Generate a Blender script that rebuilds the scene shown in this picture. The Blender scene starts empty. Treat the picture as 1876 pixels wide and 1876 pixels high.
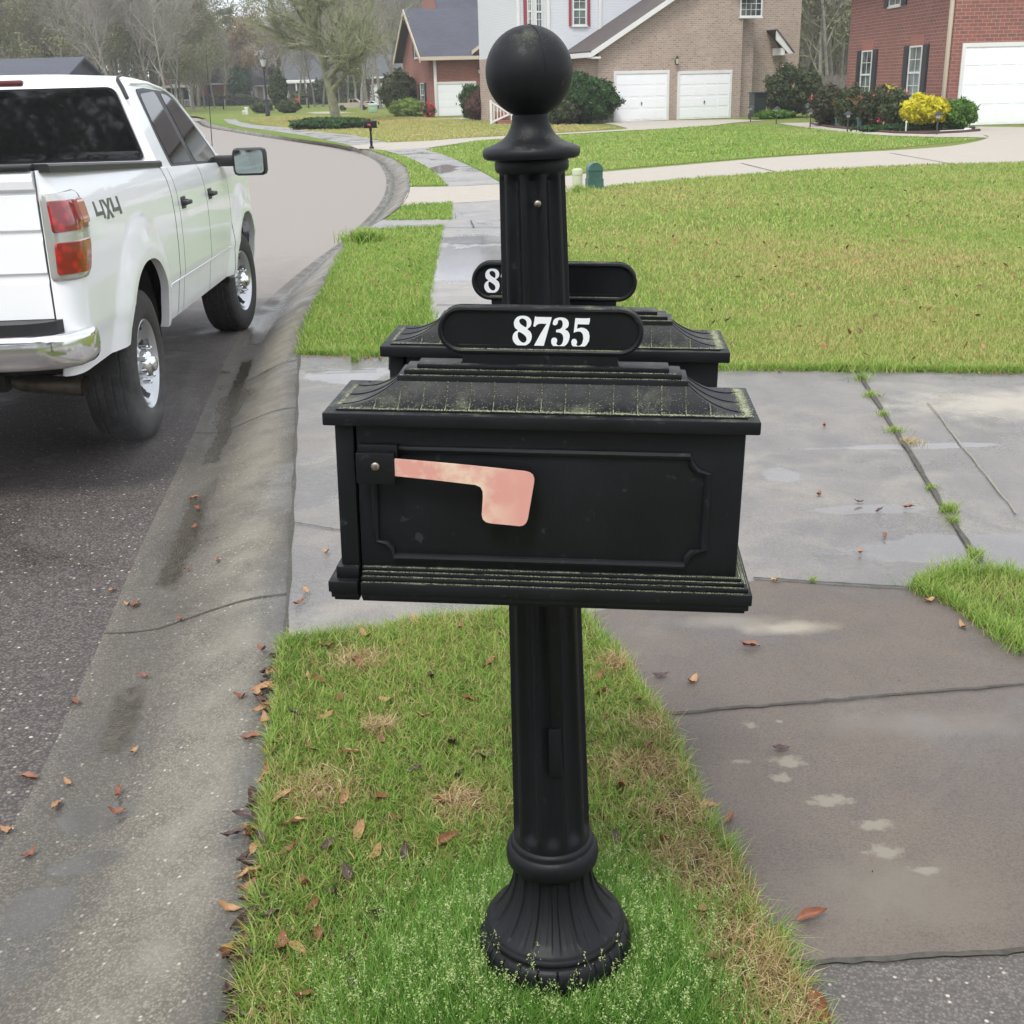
import bpy, bmesh, math, random
import numpy as np
from mathutils import Vector, Matrix
from mathutils.geometry import tessellate_polygon
RAD = math.radians
rng = np.random.default_rng(7)
random.seed(11)
SC = bpy.context.scene
COL = SC.collection

# ---------------------------------------------------------------- camera
EYE = 1.68; FOC = 2150.0; HALF = 938.0
cam_d = bpy.data.cameras.new('camera')
cam_d.sensor_width = 36.0
cam_d.lens = 36.0 * FOC / 1876.0
cam_d.clip_start = 0.05; cam_d.clip_end = 2500
cam = bpy.data.objects.new('camera', cam_d); COL.objects.link(cam)
CAMROT = Matrix.Rotation(RAD(70), 3, 'X') @ Matrix.Rotation(RAD(-1.5), 3, 'Z')
cam.matrix_world = Matrix.Translation((0, 0, EYE)) @ CAMROT.to_4x4()
SC.camera = cam

# ---------------------------------------------------------------- sky, sun, exposure
SUN_EL, SUN_AZ = 58.0, 200.0
world = bpy.data.worlds.new('World'); SC.world = world; world.use_nodes = True
nt = world.node_tree; nt.nodes.clear()
sky = nt.nodes.new('ShaderNodeTexSky'); sky.sky_type = 'NISHITA'; sky.sun_disc = False
sky.sun_elevation = RAD(SUN_EL); sky.sun_rotation = RAD(SUN_AZ); sky.dust_density = 3.0; sky.air_density = 1.0
hsv = nt.nodes.new('ShaderNodeHueSaturation'); hsv.inputs['Saturation'].default_value = 0.25
mixw = nt.nodes.new('ShaderNodeMixRGB'); mixw.inputs[0].default_value = 0.72
tcw = nt.nodes.new('ShaderNodeTexCoord')
nzw = nt.nodes.new('ShaderNodeTexNoise'); nzw.inputs['Scale'].default_value = 2.2; nzw.inputs['Detail'].default_value = 5
rmp = nt.nodes.new('ShaderNodeValToRGB')
rmp.color_ramp.elements[0].position = 0.3; rmp.color_ramp.elements[0].color = (6.2, 6.7, 7.6, 1)
rmp.color_ramp.elements[1].position = 0.7; rmp.color_ramp.elements[1].color = (9.6, 9.9, 10.4, 1)
bg = nt.nodes.new('ShaderNodeBackground'); bg.inputs['Strength'].default_value = 0.10
wo = nt.nodes.new('ShaderNodeOutputWorld')
L = nt.links.new
L(sky.outputs[0], hsv.inputs['Color']); L(hsv.outputs[0], mixw.inputs[1])
L(tcw.outputs['Generated'], nzw.inputs['Vector']); L(nzw.outputs[0], rmp.inputs[0]); L(rmp.outputs[0], mixw.inputs[2])
L(mixw.outputs[0], bg.inputs['Color']); L(bg.outputs[0], wo.inputs[0])
sun_d = bpy.data.lights.new('sun', 'SUN'); sun_d.energy = 1.3; sun_d.angle = RAD(14); sun_d.color = (1, .97, .92)
sun = bpy.data.objects.new('sun', sun_d); COL.objects.link(sun)
az, el = RAD(SUN_AZ), RAD(SUN_EL)
sdir = Vector((math.sin(az) * math.cos(el), math.cos(az) * math.cos(el), math.sin(el)))
sun.rotation_euler = sdir.to_track_quat('Z', 'Y').to_euler()
SC.view_settings.view_transform = 'Standard'; SC.view_settings.look = 'None'
SC.view_settings.exposure = 1.05; SC.view_settings.gamma = 1.0
SC.cycles.max_bounces = 6; SC.cycles.transparent_max_bounces = 12

# ---------------------------------------------------------------- measuring from the photo
def ray(px, py):
    return CAMROT @ Vector(((px - HALF) / FOC, -(py - HALF) / FOC, -1.0))
def G(px, py, z=0.0):
    d = ray(px, py); t = (z - EYE) / d.z
    return Vector((t * d.x, t * d.y, z))
def P(px, py, Y):
    d = ray(px, py); t = Y / d.y
    return Vector((t * d.x, Y, EYE + t * d.z))

# ---------------------------------------------------------------- materials
MATS = {}
class NT:
    def __init__(s, name):
        s.m = bpy.data.materials.new(name); s.m.use_nodes = True
        s.t = s.m.node_tree; s.t.nodes.clear()
        s.out = s.t.nodes.new('ShaderNodeOutputMaterial')
        s.b = s.t.nodes.new('ShaderNodeBsdfPrincipled')
        s.L(s.b.outputs[0], s.out.inputs[0]); MATS[name] = s.m
    def L(s, a, b): s.t.links.new(a, b)
    def n(s, typ, **kw):
        nd = s.t.nodes.new(typ)
        for k, v in kw.items():
            if k.startswith('i_'): nd.inputs[k[2:].replace('_', ' ')].default_value = v
            else: setattr(nd, k, v)
        return nd
    def coord(s, which='Object', scale=None, rot=None):
        tc = s.n('ShaderNodeTexCoord'); o = tc.outputs[which]
        if scale is not None or rot is not None:
            mp = s.n('ShaderNodeMapping')
            if scale is not None: mp.inputs['Scale'].default_value = scale if hasattr(scale, '__len__') else (scale,) * 3
            if rot is not None: mp.inputs['Rotation'].default_value = rot
            s.L(o, mp.inputs[0]); o = mp.outputs[0]
        return o
    def noise(s, co, scale, detail=4, rough=.55, dist=0):
        nd = s.n('ShaderNodeTexNoise'); nd.inputs['Scale'].default_value = scale
        nd.inputs['Detail'].default_value = detail; nd.inputs['Roughness'].default_value = rough
        nd.inputs['Distortion'].default_value = dist
        s.L(co, nd.inputs['Vector']); return nd.outputs[0]
    def vor(s, co, scale, feature='F1', out=0):
        nd = s.n('ShaderNodeTexVoronoi', feature=feature); nd.inputs['Scale'].default_value = scale
        s.L(co, nd.inputs['Vector']); return nd.outputs[out]
    def ramp(s, f, lo, hi, inv=False):
        nd = s.n('ShaderNodeMapRange'); nd.inputs[1].default_value = lo; nd.inputs[2].default_value = hi
        nd.inputs[3].default_value = 1.0 if inv else 0.0; nd.inputs[4].default_value = 0.0 if inv else 1.0
        s.L(f, nd.inputs[0]); return nd.outputs[0]
    def mix(s, f, a, b):
        nd = s.n('ShaderNodeMixRGB')
        for i, v in ((0, f), (1, a), (2, b)):
            if isinstance(v, (int, float)): nd.inputs[i].default_value = v
            elif isinstance(v, (tuple, list)): nd.inputs[i].default_value = (*v[:3], 1)
            else: s.L(v, nd.inputs[i])
        return nd.outputs[0]
    def math(s, op, a, b=0.0):
        nd = s.n('ShaderNodeMath', operation=op)
        for i, v in ((0, a), (1, b)):
            if isinstance(v, (int, float)): nd.inputs[i].default_value = v
            else: s.L(v, nd.inputs[i])
        return nd.outputs[0]
    def bump(s, h, strength=.5, dist=.01):
        nd = s.n('ShaderNodeBump'); nd.inputs['Strength'].default_value = strength
        nd.inputs['Distance'].default_value = dist
        s.L(h, nd.inputs['Height']); s.L(nd.outputs[0], s.b.inputs['Normal']); return nd
    def set(s, k, v):
        if isinstance(v, (int, float)): s.b.inputs[k].default_value = v
        elif isinstance(v, (tuple, list)): s.b.inputs[k].default_value = (*v[:3], 1)
        else: s.L(v, s.b.inputs[k])

def simple(name, col, rough=.6, metal=0., col2=None, scale=8., lo=.35, hi=.65, bump=0., bscale=60., bdist=.004, spec=.5, coat=0.):
    s = NT(name); co = s.coord()
    if col2 is not None:
        s.set('Base Color', s.mix(s.ramp(s.noise(co, scale), lo, hi), col, col2))
    else: s.set('Base Color', col)
    s.set('Roughness', rough); s.set('Metallic', metal)
    s.b.inputs['Specular IOR Level'].default_value = spec
    if coat: s.b.inputs['Coat Weight'].default_value = coat; s.b.inputs['Coat Roughness'].default_value = .05
    if bump: s.bump(s.noise(co, bscale, 3), bump, bdist)
    return s.m

def brick(name, c1, c2, mortar, dark=None, bw=.21, bh=.078):
    s = NT(name); co = s.coord('UV')
    b = s.n('ShaderNodeTexBrick'); b.offset = .5
    for k, v in (('Scale', 1.0), ('Mortar Size', .009), ('Mortar Smooth', .15), ('Bias', 0.0), ('Brick Width', bw), ('Row Height', bh)):
        b.inputs[k].default_value = v
    b.inputs['Color1'].default_value = (*c1, 1); b.inputs['Color2'].default_value = (*c2, 1); b.inputs['Mortar'].default_value = (*mortar, 1)
    s.L(co, b.inputs['Vector'])
    c = b.outputs[0]
    big = s.ramp(s.noise(co, .7, 4), .35, .7)
    c = s.mix(s.math('MULTIPLY', big, .35), c, tuple(x * .75 for x in c2))
    if dark:
        # single bricks of an odd colour
        mp = s.n('ShaderNodeMapping'); mp.inputs['Scale'].default_value = (1 / bw, 1 / bh, 1); s.L(co, mp.inputs[0])
        wn = s.n('ShaderNodeTexNoise'); wn.inputs['Scale'].default_value = 1.1; wn.inputs['Detail'].default_value = 2; s.L(mp.outputs[0], wn.inputs['Vector'])
        f = s.math('MULTIPLY', s.ramp(wn.outputs[0], .58, .62), s.ramp(b.outputs[1], .3, .0, False))
        c = s.mix(s.math('MULTIPLY', f, .8), c, dark)
    fine = s.noise(co, 35, 3)
    c = s.mix(s.math('MULTIPLY', s.ramp(fine, .4, .8), .25), c, mortar)
    s.set('Base Color', c); s.set('Roughness', .88)
    s.bump(b.outputs[1], -.6, .01)
    return s.m

def slab(name, c_dry, c_wet, pebbles=0., peb_scale=90., wetness=.45, stain=None, broom=0., rough_dry=.8, pools=(), gutter=False, peb_r=.34, spots=(), far=None, grit=0., grit_scale=120., mud=()):
    """concrete / asphalt with damp patches: damp parts are darker and glossier"""
    s = NT(name); co = s.coord()
    big = s.noise(co, .8, 6, .6, .6)
    mid = s.noise(co, 5., 5, .6)
    fine = s.noise(co, 160., 2, .6)
    wet = s.ramp(s.math('ADD', s.math('MULTIPLY', big, .75), s.math('MULTIPLY', mid, .25)), .62 - wetness * .35, .70 - wetness * .22)
    c = s.mix(wet, c_dry, c_wet)
    c = s.mix(s.math('MULTIPLY', s.ramp(mid, .4, .75), .28), c, tuple(x * .6 for x in c_wet))
    if stain: c = s.mix(s.math('MULTIPLY', s.ramp(s.noise(co, 1.7, 5, .6, 1.), .52, .68), .6), c, stain)
    c = s.mix(s.math('MULTIPLY', s.ramp(fine, .45, .75), .35), c, tuple(min(1, x * 1.5) for x in c_dry))
    c = s.mix(s.math('MULTIPLY', s.ramp(fine, .5, .3), .35), c, tuple(x * .55 for x in c_wet))
    h = s.math('MULTIPLY', fine, .5)
    if grit:
        vg = s.n('ShaderNodeTexVoronoi'); vg.inputs['Scale'].default_value = grit_scale; s.L(co, vg.inputs['Vector'])
        sg = s.n('ShaderNodeSeparateColor'); s.L(vg.outputs['Color'], sg.inputs[0])
        stone = s.mix(sg.outputs[0], tuple(x * .45 for x in c_wet), tuple(min(1, x * 1.75) for x in c_dry))
        stone = s.mix(s.math('MULTIPLY', sg.outputs[2], .35), stone, (c_dry[0] * 1.5, c_dry[1] * 1.15, c_dry[2] * .85))
        gap = s.ramp(vg.outputs['Distance'], .38, .60)
        c = s.mix(grit, c, s.mix(s.math('MULTIPLY', gap, .75), stone, tuple(x * .35 for x in c_wet)))
        h = s.math('ADD', h, s.math('MULTIPLY', s.math('SUBTRACT', 1., vg.outputs['Distance']), 1.2 * grit))
    if pebbles:
        v = s.n('ShaderNodeTexVoronoi'); v.inputs['Scale'].default_value = peb_scale; s.L(co, v.inputs['Vector'])
        sepc = s.n('ShaderNodeSeparateColor'); s.L(v.outputs['Color'], sepc.inputs[0])
        m = s.math('MULTIPLY', s.ramp(v.outputs['Distance'], peb_r, peb_r - .12), s.ramp(sepc.outputs[0], 1 - pebbles, 1 - pebbles + .03))
        bright = s.mix(sepc.outputs[1], (.55, .5, .42), (.25, .2, .17))
        c = s.mix(s.math('MULTIPLY', m, .85), c, bright)
        h = s.math('ADD', h, s.math('MULTIPLY', m, .8))
    if broom:
        wv = s.n('ShaderNodeTexWave', wave_type='BANDS', bands_direction='Y'); wv.inputs['Scale'].default_value = 55; wv.inputs['Distortion'].default_value = 3.; wv.inputs['Detail'].default_value = 3
        s.L(co, wv.inputs['Vector']); h = s.math('ADD', h, s.math('MULTIPLY', wv.outputs[1], broom))
    if far:
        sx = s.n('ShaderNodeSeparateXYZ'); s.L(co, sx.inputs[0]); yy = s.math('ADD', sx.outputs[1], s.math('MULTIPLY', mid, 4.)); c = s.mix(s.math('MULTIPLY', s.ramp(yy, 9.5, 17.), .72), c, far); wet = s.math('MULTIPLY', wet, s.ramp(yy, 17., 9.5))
    gm = None
    if gutter:
        at = s.n('ShaderNodeAttribute', attribute_name='t'); tt = at.outputs['Fac']
        wb = s.math('MULTIPLY', s.math('SUBTRACT', s.noise(co, 1.4, 3), .5), .16)
        dd = s.math('ABSOLUTE', s.math('SUBTRACT', s.math('ADD', tt, wb), .73))
        band = s.ramp(s.math('ADD', dd, s.math('MULTIPLY', s.math('SUBTRACT', s.noise(co, 22, 4, .7), .5), .09)), .10, .05)
        sy = s.n('ShaderNodeSeparateXYZ'); s.L(co, sy.inputs[0]); yv = s.math('ADD', sy.outputs[1], s.math('MULTIPLY', s.math('SUBTRACT', s.noise(co, 12, 4, .7), .5), .28))
        along = s.ramp(yv, 10.5, 12.)
        for (ya, yb2) in mud:
            along = s.math('MAXIMUM', along, s.math('MULTIPLY', s.ramp(yv, ya, ya + .06), s.ramp(yv, yb2, yb2 - .10)))
        gm = s.math('MULTIPLY', band, along)
        mud = s.mix(s.ramp(s.noise(co, 30, 4), .35, .65), (.030, .024, .013), (.085, .070, .045))
        c = s.mix(s.math('MULTIPLY', gm, .95), c, mud)
        damp = s.math('MULTIPLY', s.ramp(s.math('ABSOLUTE', s.math('SUBTRACT', tt, .78)), .30, .12), .45)
        c = s.mix(damp, c, tuple(x * .75 for x in c_wet))
        crest = s.math('MULTIPLY', s.ramp(s.math('ABSOLUTE', s.math('SUBTRACT', tt, .28)), .28, .05), .5)
        c = s.mix(s.math('MULTIPLY', crest, s.ramp(mid, .35, .6)), c, (.25, .232, .185))
        c = s.mix(s.math('MULTIPLY', s.ramp(s.math('ADD', tt, s.math('MULTIPLY', s.math('SUBTRACT', s.noise(co, 4., 4), .5), .16)), .16, .02), .65), c, (.050, .048, .045))
        gm = s.math('MAXIMUM', gm, s.math('MULTIPLY', s.ramp(s.math('ABSOLUTE', s.math('SUBTRACT', tt, .74)), .17, .10), s.ramp(s.noise(co, .55, 2, .5, .3), .50, .54)))
    pm = None
    for (px_, py_, rx, ry) in pools:
        mp = s.n('ShaderNodeMapping', vector_type='POINT'); mp.inputs['Location'].default_value = (-px_ / rx, -py_ / ry, 0); mp.inputs['Scale'].default_value = (1 / rx, 1 / ry, 0); s.L(co, mp.inputs[0])
        ln = s.n('ShaderNodeVectorMath', operation='LENGTH'); s.L(mp.outputs[0], ln.inputs[0])
        f_ = s.ramp(s.math('ADD', ln.outputs['Value'], s.math('MULTIPLY', s.math('SUBTRACT', s.noise(co, 3.5, 4, .6), .5), 1.6)), 1.0, .80)
        pm = f_ if pm is None else s.math('MAXIMUM', pm, f_)
    if pm is not None: c = s.mix(s.math('MULTIPLY', pm, .55), c, c_wet)
    for (px_, py_, rx, ry, col_) in spots:
        mp = s.n('ShaderNodeMapping', vector_type='POINT'); mp.inputs['Location'].default_value = (-px_ / rx, -py_ / ry, 0); mp.inputs['Scale'].default_value = (1 / rx, 1 / ry, 0); s.L(co, mp.inputs[0])
        ln = s.n('ShaderNodeVectorMath', operation='LENGTH'); s.L(mp.outputs[0], ln.inputs[0])
        f_ = s.ramp(s.math('ADD', ln.outputs['Value'], s.math('MULTIPLY', s.math('SUBTRACT', s.noise(co, 7. if rx > .1 else 38., 5, .65), .5), 1.4 if rx > .1 else 2.6)), 1.1, .3 if rx > .1 else .55)
        c = s.mix(s.math('MULTIPLY', f_, .75), c, col_)
    s.set('Base Color', c)
    film = s.ramp(s.noise(co, 1.1, 5, .55, .8), .50, .60)
    r = s.math('SUBTRACT', rough_dry, s.math('MULTIPLY', wet, rough_dry - .30))
    r = s.math('SUBTRACT', r, s.math('MULTIPLY', s.math('MULTIPLY', wet, film), .26 * min(1., wetness * 1.6)))
    for g_ in (gm, pm):
        if g_ is not None: r = s.math('SUBTRACT', r, s.math('MULTIPLY', g_, s.math('SUBTRACT', r, .07)))
    s.set('Roughness', r)
    if gm is not None or pm is not None:
        g_ = gm if pm is None else pm; h = s.math('MULTIPLY', h, s.math('SUBTRACT', 1.0, s.math('MULTIPLY', g_, .9)))
    s.bump(h, .35, .004)
    return s.m

def paving_lawn(name, cA, cB, cC):
    s = NT(name); co = s.coord()
    n1 = s.noise(co, .35, 5, .6); n2 = s.noise(co, 2.5, 5, .65); n3 = s.noise(co, 38., 3, .7); n4 = s.noise(co, 9., 4, .7)
    c = s.mix(s.ramp(n1, .38, .62), cA, cB)
    c = s.mix(s.math('MULTIPLY', s.ramp(n2, .45, .7), .55), c, cC)
    c = s.mix(s.math('MULTIPLY', s.ramp(n3, .35, .62), .75), tuple(x * .42 for x in cA), c)
    c = s.mix(s.math('MULTIPLY', s.ramp(n4, .62, .72), .4), c, tuple(x * .5 for x in cC))
    s.set('Base Color', c); s.set('Roughness', .95); s.b.inputs['Specular IOR Level'].default_value = .15
    s.bump(s.math('ADD', n3, s.math('MULTIPLY', n4, .6)), .9, .05)
    return s.m

def leafmat(name, cols, scale=1.5, rough=.6, trans=.25, attr=True):
    """foliage: per-leaf value in attribute 'v' picks between the colours"""
    s = NT(name)
    a = s.n('ShaderNodeAttribute', attribute_name='v')
    cr = s.n('ShaderNodeValToRGB'); el = cr.color_ramp.elements
    while len(el) < len(cols): el.new(.5)
    for i, c in enumerate(cols):
        el[i].position = i / (len(cols) - 1); el[i].color = (*c, 1)
    s.L(a.outputs['Fac'], cr.inputs[0]); s.set('Base Color', cr.outputs[0]); s.set('Roughness', rough)
    s.b.inputs['Specular IOR Level'].default_value = .3
    if trans:
        tr = s.n('ShaderNodeBsdfTranslucent'); s.L(cr.outputs[0], tr.inputs[0])
        mx = s.n('ShaderNodeMixShader'); mx.inputs[0].default_value = trans
        s.L(s.b.outputs[0], mx.inputs[1]); s.L(tr.outputs[0], mx.inputs[2]); s.L(mx.outputs[0], s.out.inputs[0])
    return s.m

# ---------------------------------------------------------------- mesh helpers
class MB:
    """collects faces, then builds ONE mesh object; UVs are metres along each face"""
    def __init__(s): s.v = []; s.f = []; s.sm = []
    def add(s, vs, fs, smooth=False, M=None):
        o = len(s.v)
        for p in vs:
            p = Vector(p)
            if M is not None: p = M @ p
            s.v.append(tuple(p))
        for f in fs: s.f.append(tuple(i + o for i in f)); s.sm.append(smooth)
        return s
    def box(s, a, b, M=None, bev=0.):
        x0, y0, z0 = (min(a[i], b[i]) for i in range(3)); x1, y1, z1 = (max(a[i], b[i]) for i in range(3))
        if bev > 0:
            e = min(bev, (x1 - x0) / 2.01, (y1 - y0) / 2.01, (z1 - z0) / 2.01)
            bm = bmesh.new(); bmesh.ops.create_cube(bm, size=1)
            for v in bm.verts: v.co = Vector(((x0 + x1) / 2 + v.co.x * (x1 - x0), (y0 + y1) / 2 + v.co.y * (y1 - y0), (z0 + z1) / 2 + v.co.z * (z1 - z0)))
            bmesh.ops.bevel(bm, geom=list(bm.edges), offset=e, segments=2, affect='EDGES', profile=.5)
            bm.verts.index_update()
            s.add([v.co for v in bm.verts], [[v.index for v in f.verts] for f in bm.faces], True, M); bm.free(); return s
        vs = [(x0, y0, z0), (x1, y0, z0), (x1, y1, z0), (x0, y1, z0), (x0, y0, z1), (x1, y0, z1), (x1, y1, z1), (x0, y1, z1)]
        return s.add(vs, [(0, 3, 2, 1), (4, 5, 6, 7), (0, 1, 5, 4), (1, 2, 6, 5), (2, 3, 7, 6), (3, 0, 4, 7)], False, M)
    def lathe(s, prof, n=24, M=None, mod=None, cap=True, smooth=True, a0=0.):
        vs = []; fs = []
        for (r, z) in prof:
            for i in range(n):
                t = a0 + 2 * math.pi * i / n; rr = r if mod is None else mod(r, z, t)
                vs.append((rr * math.cos(t), rr * math.sin(t), z))
        for j in range(len(prof) - 1):
            for i in range(n):
                k = (i + 1) % n
                fs.append((j * n + i, j * n + k, (j + 1) * n + k, (j + 1) * n + i))
        if cap:
            fs.append(tuple(range(n))[::-1]); fs.append(tuple((len(prof) - 1) * n + i for i in range(n)))
        return s.add(vs, fs, smooth, M)
    def tube(s, pts, r, n=8, M=None, cap=True, smooth=True):
        pts = [Vector(p) for p in pts]; rs = r if hasattr(r, '__len__') else [r] * len(pts)
        vs = []; fs = []; up = None
        for i, p in enumerate(pts):
            d = (pts[min(i + 1, len(pts) - 1)] - pts[max(i - 1, 0)])
            d = d.normalized() if d.length > 1e-9 else Vector((0, 0, 1))
            if up is None: up = d.orthogonal().normalized()
            up = (up - d * up.dot(d)); up = up.normalized() if up.length > 1e-6 else d.orthogonal().normalized()
            q = d.cross(up)
            for k in range(n):
                a = 2 * math.pi * k / n; vs.append(p + (up * math.cos(a) + q * math.sin(a)) * rs[i])
        for i in range(len(pts) - 1):
            for k in range(n):
                l = (k + 1) % n; fs.append((i * n + k, i * n + l, (i + 1) * n + l, (i + 1) * n + k))
        if cap: fs.append(tuple(range(n))[::-1]); fs.append(tuple((len(pts) - 1) * n + k for k in range(n)))
        return s.add(vs, fs, smooth, M)
    def prism(s, poly, a, b, M=None, axis='y', smooth=False, holes=()):
        """2-D outline (u,v) extruded along an axis between a and b; y: (u,.,v); z: (u,v,.); x: (.,u,v)"""
        def to(u, v, w): return (u, w, v) if axis == 'y' else ((u, v, w) if axis == 'z' else (w, u, v))
        loops = [list(poly)] + [list(h) for h in holes]
        flat = [p for l in loops for p in l]; n = len(flat)
        tris = tessellate_polygon([[Vector((p[0], p[1], 0)) for p in l] for l in loops])
        vs = [to(p[0], p[1], a) for p in flat] + [to(p[0], p[1], b) for p in flat]
        fs = []
        for t in tris: fs.append(tuple(t)); fs.append(tuple(i + n for i in t)[::-1])
        o = 0
        for l in loops:
            m = len(l)
            for i in range(m):
                k = (i + 1) % m; fs.append((o + i, o + k, o + k + n, o + i + n))
            o += m
        return s.add(vs, fs, smooth, M)
    def sheet(s, poly, z=None, M=None):
        pts = [Vector((p[0], p[1], z if z is not None else p[2])) for p in poly]
        tris = tessellate_polygon([[Vector((p.x, p.y, 0)) for p in pts]])
        fs = []
        for t in tris:
            a, b, c = (pts[i] for i in t)
            fs.append(tuple(t) if (b - a).cross(c - a).z > 0 else tuple(t)[::-1])
        return s.add(pts, fs, False, M)
    def sphere(s, c, r, n=16, M=None, sc=(1, 1, 1)):
        pr = [(max(1e-4, math.sin(math.pi * i / n)), -math.cos(math.pi * i / n)) for i in range(n + 1)]
        T = Matrix.Translation(c) @ Matrix.Diagonal((r * sc[0], r * sc[1], r * sc[2], 1))
        return s.lathe(pr, 2 * n, (M @ T) if M is not None else T)
    def build(s, name, mat, parent=None, weld=True, sharp=35., uv=True):
        me = bpy.data.meshes.new(name); me.from_pydata(s.v, [], s.f); me.update()
        bm = bmesh.new(); bm.from_mesh(me)
        if weld and len(s.v) < 60000: bmesh.ops.remove_doubles(bm, verts=bm.verts, dist=1e-5)
        if weld: bmesh.ops.recalc_face_normals(bm, faces=bm.faces)
        bm.to_mesh(me); bm.free()
        if weld:
            try: me.set_sharp_from_angle(angle=RAD(sharp))
            except Exception: pass
        if not weld or len(me.polygons) == len(s.sm): me.polygons.foreach_set('use_smooth', s.sm[:len(me.polygons)])
        else: me.polygons.foreach_set('use_smooth', [any(s.sm)] * len(me.polygons))
        if uv: autouv(me)
        me.materials.append(MATS[mat] if isinstance(mat, str) else mat)
        o = bpy.data.objects.new(name, me); COL.objects.link(o)
        if parent is not None: o.parent = parent
        return o
def autouv(me):
    uvl = me.uv_layers.new(name='UVMap')
    n = len(me.loops); co = np.empty(len(me.vertices) * 3); me.vertices.foreach_get('co', co); co = co.reshape(-1, 3)
    li = np.empty(n, int); me.loops.foreach_get('vertex_index', li)
    m = len(me.polygons); nr = np.empty(m * 3); me.polygons.foreach_get('normal', nr); nr = nr.reshape(-1, 3)
    tot = np.empty(m, int); me.polygons.foreach_get('loop_total', tot)
    N = np.repeat(nr, tot, axis=0); C = co[li]
    up = np.abs(N[:, 2]) > .8
    t = np.stack([-N[:, 1], N[:, 0], np.zeros(n)], 1); t /= np.maximum(np.linalg.norm(t, axis=1, keepdims=True), 1e-6)
    u = np.where(up, C[:, 0], (C * t).sum(1)); v = np.where(up, C[:, 1], C[:, 2])
    uvl.data.foreach_set('uv', np.stack([u, v], 1).ravel())

def tag(o, label=None, cat=None, group=None, kind=None):
    if label: o['label'] = label
    if cat: o['category'] = cat
    if group: o['group'] = group
    if kind: o['kind'] = kind
    return o
def thing(name, label, cat, loc=(0, 0, 0), rz=0., group=None):
    o = bpy.data.objects.new(name, None); COL.objects.link(o); o.empty_display_size = .2
    o.location = loc; o.rotation_euler = (0, 0, rz)
    return tag(o, label, cat, group)
def dup(root, loc, rz=0., label=None, group=None, scale=None):
    r = root.copy(); COL.objects.link(r); r.location = loc; r.rotation_euler = (0, 0, rz)
    if scale is not None: r.scale = (scale,) * 3 if not hasattr(scale, '__len__') else scale
    if label: r['label'] = label
    if group: r['group'] = group
    for ch in list(root.children):
        c = ch.copy(); COL.objects.link(c); c.parent = r
        for g in list(ch.children):
            d = g.copy(); COL.objects.link(d); d.parent = c
    return r
def catmull(pts, k=6):
    pts = [Vector(p) for p in pts]; out = []
    for i in range(len(pts) - 1):
        p0 = pts[max(i - 1, 0)]; p1 = pts[i]; p2 = pts[i + 1]; p3 = pts[min(i + 2, len(pts) - 1)]
        for j in range(k):
            t = j / k
            out.append(.5 * ((2 * p1) + (p2 - p0) * t + (2 * p0 - 5 * p1 + 4 * p2 - p3) * t * t + (3 * p1 - p0 - 3 * p2 + p3) * t ** 3))
    out.append(pts[-1]); return out
def inside(poly, x, y):
    c = np.zeros(len(x), bool); n = len(poly)
    for i in range(n):
        x1, y1 = poly[i][0], poly[i][1]; x2, y2 = poly[(i + 1) % n][0], poly[(i + 1) % n][1]
        if y1 == y2: continue
        m = ((y1 > y) != (y2 > y)) & (x < (x2 - x1) * (y - y1) / (y2 - y1) + x1)
        c ^= m
    return c
def fastmesh(name, V, F, mat, val=None, parent=None, smooth=False):
    """numpy quads or tris -> mesh; val = per-face 'v' attribute"""
    me = bpy.data.meshes.new(name); n = len(F); k = F.shape[1]
    me.vertices.add(len(V)); me.vertices.foreach_set('co', V.astype(np.float32).ravel())
    me.loops.add(n * k); me.loops.foreach_set('vertex_index', F.astype(np.int32).ravel())
    me.polygons.add(n); me.polygons.foreach_set('loop_start', np.arange(0, n * k, k, dtype=np.int32))
    me.update(calc_edges=True)
    if smooth: me.polygons.foreach_set('use_smooth', np.ones(n, bool))
    if val is not None:
        at = me.attributes.new('v', 'FLOAT', 'FACE'); at.data.foreach_set('value', val.astype(np.float32))
    me.materials.append(MATS[mat]); o = bpy.data.objects.new(name, me); COL.objects.link(o)
    if parent is not None: o.parent = parent
    return o
# ================================================================ MATERIALS OF THE GROUND
simple('earth', (.10, .09, .05), .95, col2=(.07, .08, .03), scale=.3)
def _gq(px, py, rx, ry, *k): g = G(px, py); return (g.x, g.y, rx, ry, *k)
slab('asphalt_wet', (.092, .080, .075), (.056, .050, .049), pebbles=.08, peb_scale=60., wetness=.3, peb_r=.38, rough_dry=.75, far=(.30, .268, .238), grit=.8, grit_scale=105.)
slab('curb_concrete', (.158, .145, .118), (.068, .063, .056), pebbles=.20, peb_scale=52., wetness=.45, stain=(.19, .172, .13), gutter=True, peb_r=.28, pools=[_gq(165, 1445, .11, .07), _gq(140, 1530, .12, .05), _gq(60, 1600, .10, .10)], grit=.55, grit_scale=150., mud=[(G(300, 1085, -.1).y, G(350, 905, -.1).y), (G(375, 850, -.1).y, G(440, 640, -.1).y), (G(190, 1395, -.1).y, G(225, 1255, -.1).y)])
slab('drive_concrete', (.225, .208, .19), (.125, .117, .112), wetness=.66, stain=(.28, .255, .205), broom=.25, grit=.10, grit_scale=320.,
     pools=[_gq(1770, 1005, .52, .16), _gq(1900, 1010, .5, .2), _gq(1590, 935, .30, .06), _gq(1650, 820, .50, .05), _gq(640, 690, .30, .22), _gq(1430, 870, .10, .12)],
     spots=[_gq(1870, 740, .8, .35, (.40, .36, .29))])
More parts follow.
